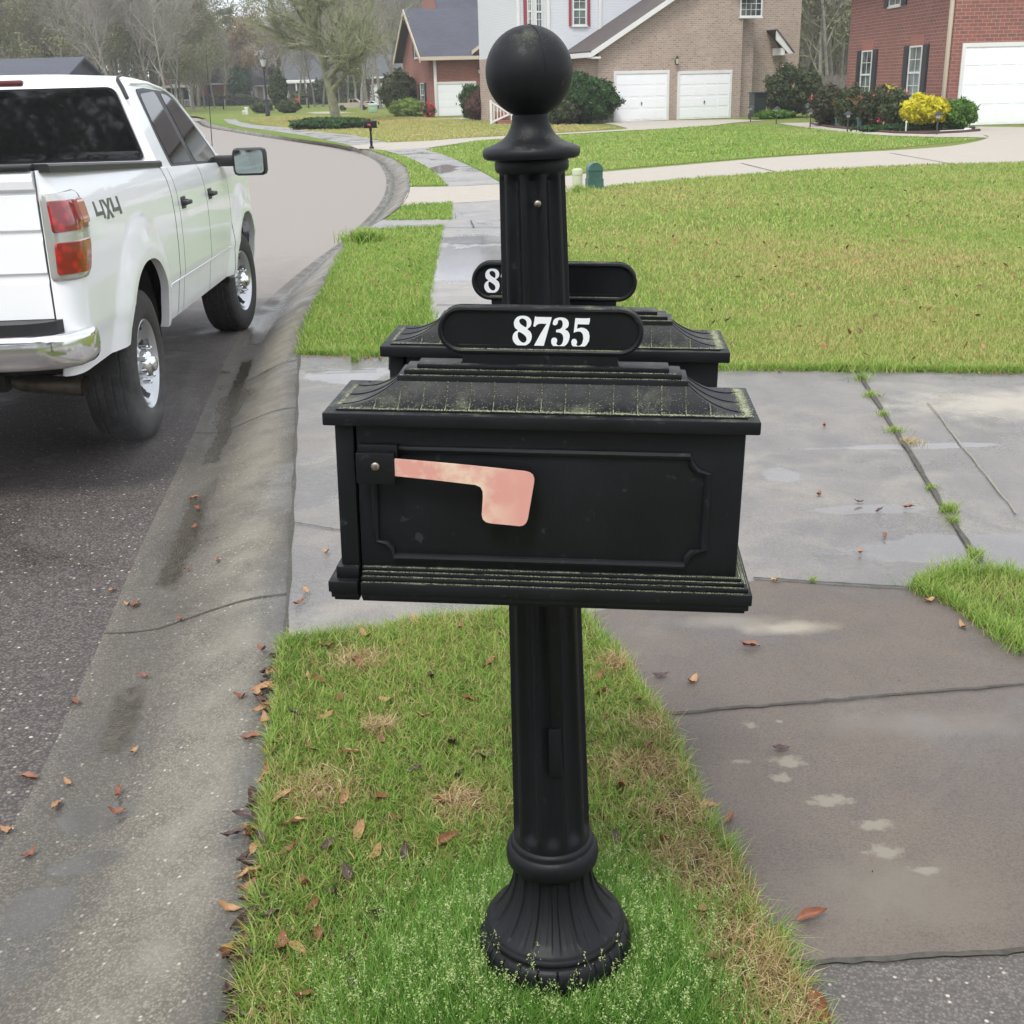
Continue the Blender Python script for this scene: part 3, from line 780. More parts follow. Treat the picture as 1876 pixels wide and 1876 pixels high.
    # raised panel moulding on the long faces
    px_path = [(-.238, 1.016 + .022), (-.214, 1.016), (.214, 1.016), (.218, 1.030), (.226, 1.038), (.240, 1.042), (.240, 1.158), (.226, 1.162), (.218, 1.170), (.214, 1.184), (-.214, 1.184), (-.218, 1.170), (-.226, 1.162), (-.240, 1.158), (-.240, 1.042), (-.226, 1.038), (-.218, 1.030), (-.214, 1.016), (-.20, 1.016)]
    pm = MB(); pp = [(x, z) for x, z in px_path[2:]] + [(.214, 1.016)]
    pp = [(-.214, 1.016), (.214, 1.016), (.217, 1.029), (.225, 1.038), (.240, 1.042), (.240, 1.158), (.225, 1.162), (.217, 1.171), (.214, 1.184), (-.214, 1.184), (-.217, 1.171), (-.225, 1.162), (-.240, 1.158), (-.240, 1.042), (-.225, 1.038), (-.217, 1.029), (-.214, 1.016), (-.18, 1.016)]
    for sgn in (-1, 1): pm.tube([(x, sgn * (HD + .0003), z + .003) for x, z in pp], .0060, 8, M)
    pm.build('panel_moulding', 'black_plastic', body)
    if flag:
        f = MB(); f.box((-.2575, -HD - .0135, 1.1465), (-.202, -HD, 1.196), M, .002); f.box((-.2595, -HD - .030, 1.142), (-.204, -HD - .017, 1.1885), M, .002); f.box((-.254, -HD - .018, 1.150), (-.215, -HD - .012, 1.184), M)
        f.build('flag_bracket', 'black_plastic', body)
        s_ = MB().sphere((-.2315, -HD - .0300, 1.1685), .0065, 8, M, (1, .45, 1)); s_.box((-.2345, -HD - .0336, 1.1677), (-.2285, -HD - .0325, 1.1693), M @ Matrix.Translation((0, 0, 0))); s_.box((-.2323, -HD - .0336, 1.1655), (-.2307, -HD - .0325, 1.1715), M)
        s_.build('screw', 'screw_metal', body)
        k = .000775
        raw = [(735, 826), (800, 832), (880, 840), (975, 851), (984, 853.5), (990, 858), (992.5, 865), (992, 874), (981, 944), (978, 951), (973, 956), (966, 957.5), (912, 952), (903, 949.5), (897.5, 944), (895.5, 935), (898, 900), (897.5, 889), (893.5, 881), (884, 876.5), (800, 866), (735, 859)]
        ca, sa = math.cos(RAD(-.3)), math.sin(RAD(-.3))
        poly = [(-.2045 + (x - 735) * k, 1.1800 - (y - 826) * k * 1.0 + (x - 735) * k * .030) for x, y in raw]
        MB().prism(poly, -HD - .0275, -HD - .0245, M).build('flag', 'faded_flag', body)
    return M, body
def cat2(pts, k=4, closed=True):
    n = len(pts); out = []
    for i in range(n):
        p0, p1, p2, p3 = (Vector(pts[(i + j) % n]) for j in (-1, 0, 1, 2))
        for j in range(k):
            t = j / k; q = .5 * ((2 * p1) + (p2 - p0) * t + (2 * p0 - 5 * p1 + 4 * p2 - p3) * t * t + (3 * p1 - p0 - 3 * p2 + p3) * t ** 3); out.append((q.x, q.y))
    return out
D8 = (cat2([(690, 125), (735, 133), (762, 160), (768, 190), (758, 220), (733, 245), (758, 268), (771, 300), (768, 335), (750, 370), (715, 392), (680, 398), (640, 390), (612, 365), (599, 330), (605, 295), (622, 272), (645, 255), (622, 235), (611, 200), (618, 165), (645, 135)]),
      [cat2([(690, 149), (716, 162), (727, 192), (719, 228), (692, 216), (667, 196), (658, 172), (668, 155)]), cat2([(654, 270), (696, 290), (722, 318), (724, 348), (705, 368), (680, 364), (656, 340), (645, 305)])])
D7 = ([(800, 128), (806, 131), (822, 134), (948, 134), (947, 146), (915, 265), (880, 396), (792, 394), (850, 285), (904, 194), (850, 192), (828, 197), (812, 208), (800, 222), (785, 216), (790, 190)], [])
D3 = (cat2([(960, 195), (965, 165), (985, 145), (1025, 135), (1070, 142), (1096, 165), (1102, 195), (1093, 222), (1070, 241), (1095, 258), (1111, 290), (1108, 330), (1090, 370), (1060, 395), (1020, 407), (980, 400), (955, 380), (947, 350), (955, 325), (977, 318), (997, 328), (1000, 350), (993, 370), (1005, 385), (1025, 388), (1045, 370), (1055, 335), (1052, 298), (1035, 276), (1010, 268), (992, 268), (992, 247), (1020, 241), (1040, 225), (1048, 200), (1046, 175), (1035, 159), (1020, 156), (1006, 164), (1004, 185), (992, 201), (974, 205)], 3), [])
D5 = ([(1160, 139), (1225, 140), (1275, 139), (1290, 136), (1289, 165), (1281, 193), (1182, 192), (1175, 234), (1210, 224), (1235, 226), (1262, 238), (1282, 262), (1290, 300), (1286, 340), (1266, 378), (1235, 402), (1195, 411), (1158, 404), (1133, 382), (1127, 352), (1135, 332), (1155, 325), (1173, 334), (1180, 355), (1172, 378), (1185, 391), (1205, 388), (1225, 366), (1235, 322), (1229, 282), (1212, 261), (1188, 256), (1166, 262), (1147, 269)], [])
def plate(off, digs):
    M = MBX @ Matrix.Translation((-.004, off, 0)); zc = 1.3470; R_ = .0338; hl = .1475
    def stad(r, l, n=20):
        out = []
        for i in range(n + 1): a = -math.pi / 2 + math.pi * i / n; out.append((l - r + r * math.cos(a), zc + r * math.sin(a)))
        for i in range(n + 1): a = math.pi / 2 + math.pi * i / n; out.append((-l + r + r * math.cos(a), zc + r * math.sin(a)))
        return out
    m = MB(); m.prism(stad(R_ - .001, hl - .001), -.009, .009, M, smooth=False)
    for y in (-.0095, .0095): m.tube([(x, y, z) for x, z in stad(R_ - .0035, hl - .0035) + stad(R_ - .0035, hl - .0035)[:2]], .0040, 8, M)
    neck = [(-.116, 1.298), (.116, 1.298), (.113, 1.301), (.112, 1.306), (.113, 1.316), (.118, 1.326), (-.118, 1.326), (-.113, 1.316), (-.112, 1.306), (-.113, 1.301)]
    m.prism(neck, -.0105, .0105, M)
    p = m.build('number_plate', 'dusty_plastic', root)
    g = MB(); s_ = .000160
    for (outl, holes), dx in digs:
        f = lambda q: ((q[0] - 921 + dx) * s_ + .012, zc + (266 - q[1]) * s_ - .0008)
        g.prism([f(q) for q in outl], -.0102, -.0088, M, holes=[[f(q) for q in h] for h in holes])
    g.build('house_number', 'digit_white', p)
    gr = MB(); r_ = random.Random(3)
    for _ in range(700):
        x = r_.uniform(-.115, .118); gr.box((x, -.0125 + r_.uniform(0, .003), zc - R_ + .0068), (x + .0007, -.0118 + r_.uniform(0, .003), zc - R_ + .0074 + r_.uniform(0, .0006)), M)
    gr.build('pollen_dust', 'pollen', p, weld=False)['kind'] = 'stuff'
MF, front_box = letter_box(-.2215, True)
letter_box(.2235, False)
plate(-.2215, [(D8, 0), (D7, 0), (D3, 0), (D5, 0)])
plate(.2235, [(D8, -536), (D7, -536), (D3, -536)])
# ================================================================ PICKUP TRUCK
def paint():
    s = NT('white_paint'); co = s.coord()
    s.set('Base Color', s.mix(s.ramp(s.noise(co, 3, 3), .3, .7), (.87, .88, .89), (.84, .85, .86)))
    s.set('Roughness', .28); s.b.inputs['Coat Weight'].default_value = .6; s.b.inputs['Coat Roughness'].default_value = .03
    s.b.inputs['Specular IOR Level'].default_value = .4
paint()
simple('tan_paint', (.36, .31, .24), .3, coat=.7); simple('chrome', (.75, .75, .76), .12, 1.)
simple('black_trim', (.014, .014, .015), .5, bump=.2, bscale=300, bdist=.001); simple('seal_rubber', (.010, .010, .011), .7)
simple('black_gloss', (.01, .01, .011), .15)
def glassmat():
    s = NT('tinted_glass'); s.set('Base Color', (.006, .007, .008)); s.set('Roughness', .03); s.b.inputs['IOR'].default_value = 1.5
    s.b.inputs['Specular IOR Level'].default_value = .55
glassmat()
simple('mirror_glass', (.42, .48, .47), .04, 1.); simple('smoked_lens', (.12, .03, .03), .2)
def tyremat():
    s = NT('tyre_rubber'); co = s.coord(); s.set('Base Color', s.mix(s.ramp(s.noise(co, 40, 4), .4, .7), (.018, .018, .018), (.045, .04, .036))); s.set('Roughness', .75)
tyremat()
simple('silver_wheel', (.55, .56, .57), .3, .75); simple('underbody', (.012, .012, .012), .9, col2=(.03, .026, .022), scale=10)
simple('exhaust_steel', (.16, .135, .10), .5, .7, col2=(.09, .075, .06), scale=20)
def lampred():
    s = NT('red_lens'); co = s.coord(scale=1)
    v = s.vor(co, 26.); c = s.mix(s.ramp(v, .15, .6), (.48, .008, .008), (.20, .005, .005)); s.set('Base Color', c); s.set('Roughness', .12)
    s.b.inputs['Coat Weight'].default_value = 1.; s.bump(s.noise(co, 200, 1), .1, .002)
lampred(); simple('amber_lens', (.42, .13, .06), .12, coat=1.); simple('clear_lens', (.50, .50, .47), .15, .5, coat=1.)

def R_frame():
    r = P(276, 666, 6.32); f = P(449, 514, 9.86); ax = (f - r).normalized(); y = Vector((0, 0, 1)).cross(ax).normalized(); z = ax.cross(y)
    o = r - z * .41 + y * .97
    M = Matrix.Identity(4)
    for i in range(3): M[i][0] = ax[i]; M[i][1] = y[i]; M[i][2] = z[i]; M[i][3] = o[i]
    return M
TM = R_frame(); WB = 3.55
truck = thing('pickup_truck', 'white crew cab pickup with 4X4 lettering driving away at the kerb', 'pickup truck')
truck.matrix_world = TM

def halfw(x, z):
    """outer half width of the lower body at height z"""
    pts = [(.48, .925), (.56, .955), (.70, .975), (.755, .982), (.765, .992), (.95, 1.0), (1.12, 1.0), (1.26, .99), (1.34, .972), (1.40, .945), (1.44, .925), (1.5, .9)]
    w = .9
    for (a, wa), (b_, wb) in zip(pts, pts[1:]):
        if z <= b_: w = wa + (wb - wa) * max(0, (z - a) / (b_ - a)); break
    for cx in (0., WB):
        r = math.hypot((x - cx) * 1.0, (z - .46) * .96)
        if r < .78: w += .038 * max(0, 1 - max(0, r - .56) / .15) ** .8 * (1 if r > .3 else 1)
    # shoulders draw in at nose and tail
    if x > 4.05: w -= .35 * ((x - 4.05) / .45) ** 2
    if x < -1.10: w -= .085 * ((-1.10 - x) / .14) ** 2.2
    return w
ARCH = .485
def zlow(x):
    base = .60 if x < -.2 else (.53 if x < 3 else .50)
    for cx in (0., WB):
        d = abs(x - cx)
        if d < ARCH: base = max(base, .455 + (ARCH ** 2.3 - d ** 2.3) ** (1 / 2.3) * 1.06)
    return base
def ztop(x):
    if x < .95: return 1.415 + .055 * (.95 - x) / 2.2
    if x < 3.05: return 1.405 - .035 * (x - .95) / 2.1
    return 1.37 - .02 * (x - 3.05) - .10 * max(0, (x - 3.9) / .6) ** 2
def panel(x0, x1, side, inset=.0, nz=26, dx=.03):
    xs = [x0]
    n = max(3, int((x1 - x0) / dx))
    for i in range(1, n): xs.append(x0 + (x1 - x0) * i / n)
    for cx in (0., WB):
        for e in (-ARCH, ARCH):
            for k in (.0, .004, .015): 
                q = cx + e - math.copysign(k, e)
                if x0 < q < x1: xs.append(q)
    xs = sorted(set(xs + [x1]))
    vs = []; fs = []
    for x in xs:
        lo, hi = zlow(x), ztop(x)
        vs.append((x, side * (halfw(x, lo) - .045), lo + .004))      # turned-in lip
        for k in range(nz):
            z = lo + (hi - lo) * k / (nz - 1); vs.append((x, side * (halfw(x, z) - inset), z))
        vs.append((x, side * (halfw(x, hi) - .05), hi + .008))
    m_ = nz + 2
    fs = [(i * m_ + k, (i + 1) * m_ + k, (i + 1) * m_ + k + 1, i * m_ + k + 1) for i in range(len(xs) - 1) for k in range(m_ - 1)]
    return vs, fs
for s_ in (-1, 1):
    MB().add(*panel(-1.235, .925, s_), True).build('bed_side', 'white_paint', truck, sharp=40)
    MB().add(*panel(.94, 1.09, s_), True).build('cab_corner', 'white_paint', truck, sharp=40)
    MB().add(*panel(2.99, 4.48, s_), True).build('front_fender', 'white_paint', truck, sharp=40)
nx = 22; vs = []; fs = []
for i in range(nx + 1):
    x = 2.95 + (4.46 - 2.95) * i / nx
    hw_ = halfw(x, ztop(x)) - .04; zc = ztop(x) + .055 - .05 * max(0, (x - 4.) / .5) ** 2
    for k in range(17):
        u = -1 + 2 * k / 16; vs.append((x, hw_ * u, ztop(x) + .008 + (zc - ztop(x)) * (1 - abs(u) ** 3.) + .015 * (abs(abs(u) - .55) < .1)))
fs = [(i * 17 + k, (i + 1) * 17 + k, (i + 1) * 17 + k + 1, i * 17 + k + 1) for i in range(nx) for k in range(16)]
MB().add(vs, fs, True).build('hood', 'white_paint', truck, sharp=40)
# inner shell (dark) behind door gaps, bed floor and bulkheads, wheel wells
ins = MB()
ins.box((.66, -.90, .62), (4.3, .90, 1.30)) if False else None
ins.box((.60, -.905, .52), (3.02, .905, 1.34)); ins.box((-1.16, -.60, .56), (4.35, .60, .86)); ins.box((-1.18, -.87, .88), (.92, .87, .93))
ins.box((-1.15, .855, .90), (.92, .885, 1.40)); ins.box((-1.15, -.885, .90), (.92, -.855, 1.40)); ins.box((.86, -.885, .80), (.93, .885, 1.40)); ins.box((-1.20, -.885, .80), (-1.14, .885, 1.38))
ins.build('underbody', 'underbody', truck)
# doors
for (x0, x1) in ((1.10, 2.035), (2.047, 2.98)):
    for s_ in (-1, 1):
        d = MB().add(*panel(x0, x1, s_, inset=0.0), True).build('door', 'white_paint', truck, sharp=40)
        hx = x0 + .135
        w = halfw(hx, 1.18)
        h = MB(); h.box((hx - .065, s_ * (w - .012), 1.145), (hx + .075, s_ * (w + .004), 1.222), bev=.012); h.box((hx - .075, s_ * (w + .018), 1.172), (hx + .085, s_ * (w + .044), 1.200), bev=.010)
        h.box((hx - .07, s_ * (w - .0), 1.170), (hx - .045, s_ * (w + .03), 1.202), bev=.008); h.box((hx + .055, s_ * (w - .0), 1.170), (hx + .08, s_ * (w + .03), 1.202), bev=.008)
        h.build('door_handle', 'black_trim', d)
# rub line along the doors, door moulding above the sill
for s_ in (-1, 1):
    q = MB(); q.tube([(x, s_ * (halfw(x, .748) + .001), .748) for x in [.52 + i * .1 for i in range(25)]], .0055, 6)
    q.build('sill_crease', 'white_paint', truck)
# cab greenhouse
def zroof(x):
    pts = [(.985, 1.425), (1.0, 1.50), (1.06, 1.78), (1.10, 1.885), (1.16, 1.925), (1.3, 1.942), (1.6, 1.955), (2.0, 1.95), (2.3, 1.925), (2.5, 1.885), (2.62, 1.85), (2.9, 1.67), (3.1, 1.53), (3.28, 1.40)]
    for (a, za), (b_, zb) in zip(pts, pts[1:]):
        if x <= b_: return za + (zb - za) * (x - a) / (b_ - a)
    return 1.4
BELT = 1.395
def side_y(z): return .930 - (z - BELT) * .40 if z < 1.86 else .744 - (z - 1.86) * .9
gh = MB(); xs = [.985, 1.0, 1.03, 1.06, 1.10, 1.16, 1.3, 1.6, 2.0, 2.3, 2.5, 2.62, 2.75, 2.9, 3.0, 3.1, 3.28]; vs = []; fs = []
K = 0
for x in xs:
    zr = zroof(x); ring = []
    for s_ in (-1,):
        zs = max(zr - .085, BELT + .004)
        left = [(side_y(BELT), BELT - .03), (side_y(BELT), BELT)] + [(side_y(BELT + (zs - BELT) * t), BELT + (zs - BELT) * t) for t in (.33, .66, 1.)]
        yt = side_y(zs); left += [(yt - .014, zs + (zr - zs) * .40), (yt - .045, zs + (zr - zs) * .72), (yt - .11, zs + (zr - zs) * .92), (yt - .25, zr), (0.25, zr + .012), (0, zr + .014)]
    ring = [(x, -y, z) for y, z in left] + [(x, y, z) for y, z in left[::-1][1:]]
    K = len(ring); vs += ring
fs = [(i * K + k, (i + 1) * K + k, (i + 1) * K + k + 1, i * K + k + 1) for i in range(len(xs) - 1) for k in range(K - 1)]
fs.append(tuple(range(K)))
gh.add(vs, fs, True)
cab = gh.build('cab', 'white_paint', truck, sharp=50)
# rain gutter / roof seam at the back corners
for s_ in (-1, 1):
    q = MB(); q.tube([(1.045, s_ * .775, 1.80), (1.075, s_ * .745, 1.865), (1.12, s_ * .715, 1.905), (1.20, s_ * .70, 1.928), (1.36, s_ * .695, 1.945)], [.012, .013, .012, .009, .004], 8)
    q.build('roof_seam', 'black_trim', truck)
    q = MB(); q.tube([(1.30, s_ * .735, 1.893), (1.8, s_ * .733, 1.907), (2.2, s_ * .738, 1.888), (2.5, s_ * .752, 1.845), (2.8, s_ * .80, 1.70), (3.05, s_ * .85, 1.56)], .008, 6)
    q.build('roof_moulding', 'white_paint', truck)
def roundpoly(pts, r=.04, k=5):
    out = []; n = len(pts)
    for i in range(n):
        a, b_, c = (Vector(pts[(i + j) % n]) for j in (-1, 0, 1)); u = (a - b_); v = (c - b_)
        rr = min(r, u.length * .45, v.length * .45); p0 = b_ + u.normalized() * rr; p2 = b_ + v.normalized() * rr
        for j in range(k + 1):
            t = j / k; q = p0 * (1 - t) ** 2 + b_ * 2 * t * (1 - t) + p2 * t * t; out.append((q.x, q.y))
    return out
def sidepane(name, pts, mat, s_, lift0, lift1, parent, r=.03):
    pl = roundpoly(pts, r); m = MB(); n = len(pl)
    tri = tessellate_polygon([[Vector((p[0], p[1], 0)) for p in pl]])
    vs = [(x, s_ * (side_y(z) + lift1), z) for x, z in pl] + [(x, s_ * (side_y(z) + lift0), z) for x, z in pl]
    fs = [tuple(t) for t in tri] + [tuple(i + n for i in t)[::-1] for t in tri] + [(i, (i + 1) % n, (i + 1) % n + n, i + n) for i in range(n)]
    return m.add(vs, fs).build(name, mat, parent)
for s_ in (-1, 1):
    frame = [(1.315, 1.392), (1.335, 1.60), (1.415, 1.862), (1.95, 1.892), (2.30, 1.872), (2.50, 1.822), (2.76, 1.655), (2.99, 1.455), (3.04, 1.345), (2.93, 1.30), (2.55, 1.372)]
    f = sidepane('window_surround', frame, 'black_trim', s_, -.004, .004, truck, .05)
    sidepane('window', [(1.365, 1.415), (1.38, 1.60), (1.445, 1.835), (1.925, 1.862), (1.965, 1.60), (1.985, 1.412)], 'tinted_glass', s_, .002, .0075, truck, .045)
    sidepane('window', [(2.125, 1.408), (2.105, 1.60), (2.08, 1.855), (2.28, 1.845), (2.47, 1.795), (2.72, 1.63), (2.93, 1.445), (2.93, 1.345), (2.55, 1.392)], 'tinted_glass', s_, .002, .0075, truck, .045)
    # mirror
    mr = MB(); mr.box((2.83, s_ * .93, 1.345), (2.95, s_ * 1.10, 1.425), bev=.02)
    mr.box((2.80, s_ * 1.075, 1.275), (2.93, s_ * 1.325, 1.475), bev=.035)
    mo = mr.build('mirror', 'black_trim', truck)
    MB().prism(roundpoly([(s_ * 1.095, 1.292), (s_ * 1.305, 1.292), (s_ * 1.305, 1.458), (s_ * 1.095, 1.458)], .03), 2.796, 2.802, axis='x').build('mirror_glass', 'mirror_glass', mo)
# rear window
def rearpt(y, z):
    t = (z - 1.425) / .46; return (.983 + .075 * max(0, t) ** 1.3 - .0, y, z)
def rearpane(name, pts, mat, lift0, lift1, r=.05):
    pl = roundpoly(pts, r); n = len(pl); tri = tessellate_polygon([[Vector((p[0], p[1], 0)) for p in pl]])
    a = [Vector(rearpt(y, z)) + Vector((-lift1, 0, 0)) for y, z in pl]; b_ = [Vector(rearpt(y, z)) + Vector((lift0, 0, 0)) for y, z in pl]
    fs = [tuple(t) for t in tri] + [tuple(i + n for i in t)[::-1] for t in tri] + [(i, (i + 1) % n, (i + 1) % n + n, i + n) for i in range(n)]
    return MB().add(a + b_, fs).build(name, mat, truck)
rearpane('window_surround', [(-.855, 1.450), (-.705, 1.868), (.705, 1.868), (.855, 1.450)], 'black_gloss', .02, .010, .05)
rearpane('rear_window', [(-.835, 1.462), (-.690, 1.856), (.690, 1.856), (.835, 1.462)], 'tinted_glass', .0, .015, .045)
MB().box((.955, -.86, 1.425), (.992, .86, 1.448), bev=.008).build('window_sill', 'white_paint', truck)
rl = MB(); rl.box((1.085, -.17, 1.885), (1.13, .17, 1.92), bev=.012); rl.build('brake_light', 'smoked_lens', truck)
# windshield
ws = MB(); vs = []
for x in (2.66, 2.85, 3.05, 3.24):
    zr = zroof(x); 
    for k in range(9): u = -1 + k / 4; vs.append((x + .006, u * (side_y(zr) - .12), zr + .020 + .004 * (1 - u * u)))
ws.add(vs, [(i * 9 + k, (i + 1) * 9 + k, (i + 1) * 9 + k + 1, i * 9 + k + 1) for i in range(3) for k in range(8)], True); ws.build('windshield', 'tinted_glass', truck)
# bed rails
for s_ in (-1, 1):
    vs = [(x, s_ * y, z + dz) for x, z in ((-1.225, 1.462), (.965, 1.410)) for y, dz in ((.865, 0), (.950, 0), (.950, .026), (.94, .036), (.875, .036), (.865, .026))]
    MB().add(vs, [(k, (k + 1) % 6, (k + 1) % 6 + 6, k + 6) for k in range(6)] + [tuple(range(6))[::-1], tuple(range(6, 12))]).build('bed_rail', 'black_trim', truck)
# tailgate with pressed steps
tg = MB(); prof_ = [(-1.225, .845), (-1.242, .855), (-1.244, 1.005), (-1.236, 1.020), (-1.236, 1.045), (-1.246, 1.052), (-1.246, 1.185), (-1.238, 1.195), (-1.238, 1.222), (-1.248, 1.232), (-1.248, 1.372), (-1.240, 1.384), (-1.262, 1.398), (-1.268, 1.43), (-1.266, 1.458), (-1.25, 1.470), (-1.17, 1.470), (-1.17, .845)]
tg.prism(prof_, -.885, .885, axis='y'); tgo = tg.build('tailgate', 'white_paint', truck, sharp=25)
MB().box((-1.275, -.884, 1.4705), (-1.165, .884, 1.498), bev=.010).build('tailgate_cap', 'black_trim', tgo)
MB().box((-1.262, -.12, 1.245), (-1.240, .12, 1.315), bev=.01).build('tailgate_handle', 'black_trim', tgo)
# rear corner posts of the bed (around the lights)
for s_ in (-1, 1):
    m = MB(); vs = []; fs = []
    path = []
    for i in range(12):
        a = i / 11; path.append((-1.242 + .14 * (1 - math.cos(a * math.pi / 2)) ** 1.2, math.sin(a * math.pi / 2)))
    zs = [.60 + i * (.872 / 24) for i in range(25)]
    for z in zs:
        w1 = halfw(-1.10, z)
        for (x, u) in path: vs.append((x, s_ * (.893 + (w1 - .0005 - .893) * u), z))
    fs = [(j * 12 + i, j * 12 + i + 1, (j + 1) * 12 + i + 1, (j + 1) * 12 + i) for j in range(24) for i in range(11)]
    m.add(vs, fs, True); m.build('bed_corner', 'white_paint', truck, sharp=60)
def lampsurf(s_, u, z, lift):
    """u in metres along the corner from the tailgate gap outwards"""
    w1 = halfw(-1.10, z); 
    if u < .16:
        a = u / .16; ang = a * math.pi / 2; x = -1.242 + .14 * (1 - math.cos(ang)) ** 1.2; y = .893 + (w1 - .893) * math.sin(ang)
        nx_, ny_ = -math.cos(ang), math.sin(ang)
    else: x = -1.102 + (u - .16); y = halfw(x, z); nx_, ny_ = 0, 1
    return (x + nx_ * lift, s_ * (y + ny_ * lift), z)
def lamppart(name, poly, mat, s_, lift, parent, r=.02):
    pl = roundpoly(poly, r, 4); z0 = min(p[1] for p in pl); z1 = max(p[1] for p in pl); nz = 14; nu = 14; vs = []; fs = []
    def span(z):
        xs_ = []
        n = len(pl)
        for i in range(n):
            (x1, y1), (x2, y2) = pl[i], pl[(i + 1) % n]
            if (y1 <= z < y2) or (y2 <= z < y1): xs_.append(x1 + (z - y1) * (x2 - x1) / (y2 - y1))
        return (min(xs_), max(xs_)) if xs_ else (0, 0)
    lv = [z0 + 1e-4 + (z1 - z0 - 2e-4) * (.5 - .5 * math.cos(math.pi * j / nz)) for j in range(nz + 1)]
    for z in lv:
        a, b_ = span(z)
        for i in range(nu + 1):
            t = i / nu; e = min(t, 1 - t, 1) ; ez = min((z - z0), (z1 - z)); l = lift * min(1, min(e * (b_ - a), ez) / .008 + .15)
            vs.append(lampsurf(s_, a + (b_ - a) * t, z, l))
    n_ = nu + 1; fs = [(j * n_ + i, j * n_ + i + 1, (j + 1) * n_ + i + 1, (j + 1) * n_ + i) for j in range(nz) for i in range(nu)]
    return MB().add(vs, fs, True).build(name, mat, parent, sharp=50)
for s_ in (-1, 1):
    tl = lamppart('tail_light', [(.004, 1.012), (.195, 1.012), (.235, 1.045), (.325, 1.20), (.335, 1.365), (.30, 1.382), (.004, 1.378)], 'clear_lens', s_, .014, truck)
    lamppart('upper_lens', [(.022, 1.212), (.305, 1.215), (.312, 1.34), (.29, 1.352), (.022, 1.350)], 'red_lens', s_, .022, tl)
    lamppart('side_marker', [(.20, 1.232), (.312, 1.232), (.316, 1.335), (.30, 1.346), (.20, 1.346)], 'amber_lens', s_, .024, tl)
    lamppart('lower_lens', [(.022, 1.035), (.190, 1.035), (.222, 1.06), (.290, 1.180), (.022, 1.178)], 'red_lens', s_, .022, tl)
# bumper
bp = MB(); sec = [(.06, .795), (.03, .802), (.0, .800), (-.03, .790), (-.038, .77), (-.038, .715), (-.030, .678), (-.01, .655), (.03, .648)]
pathb = [(-.995, -.97), (-1.08, -1.0), (-1.17, -1.005), (-1.26, -.985), (-1.325, -.93), (-1.36, -.82), (-1.375, -.5), (-1.38, 0.)]
pathb = pathb + [(x, -y) for x, y in pathb[::-1][1:]]
vs = []; fs = []
for i, (x, y) in enumerate(pathb):
    a = Vector(pathb[max(i - 1, 0)]); c = Vector(pathb[min(i + 1, len(pathb) - 1)]); d = (c - a).normalized(); nn = Vector((-d.y, d.x))
    if nn.dot(Vector((x + .6, y))) < 0: nn = -nn
    sc_ = .35 + .65 * min(1, max(0, (abs(-1.0 - x)) / .25))
    for (o_, z) in sec: vs.append((x + nn.x * (-o_) * .55, y + nn.y * (-o_) * .55, .72 + (z - .72) * (.86 + .14 * sc_)))
ns = len(sec); fs = [(i * ns + k, (i + 1) * ns + k, (i + 1) * ns + k + 1, i * ns + k + 1) for i in range(len(pathb) - 1) for k in range(ns - 1)]
bumper = bp.add(vs, fs, True).build('rear_bumper', 'chrome', truck, sharp=50)
pad = MB(); pad.prism(roundpoly([(-1.20, -.93), (-1.31, -.90), (-1.362, -.80), (-1.385, -.3), (-1.385, .3), (-1.362, .80), (-1.31, .90), (-1.20, .93)], .03), .798, .852, axis='z')
pad.build('step_pad', 'black_trim', bumper)
MB().box((-1.395, -.16, .66), (-1.37, .16, .80), bev=.006).build('licence_plate', 'white_paint', bumper)
MB().box((-1.36, -.98, .63), (-1.15, -.55, .80)).box((-1.36, .98, .63), (-1.15, .55, .80)).box((-1.36, -.56, .66), (-1.15, .56, .80)).build('bumper_bracket', 'underbody', bumper) if False else None
fb = MB().box((4.44, -.92, .60), (4.58, .92, .80), bev=.05).build('front_bumper', 'chrome', truck)
for s_ in (-1, 1): MB().box((4.34, s_ * .62, .98), (4.485, s_ * .86, 1.22), bev=.04).build('headlight', 'clear_lens', truck)
MB().box((4.465, -.56, .90), (4.49, .56, 1.22), bev=.01).build('grille', 'black_gloss', truck)
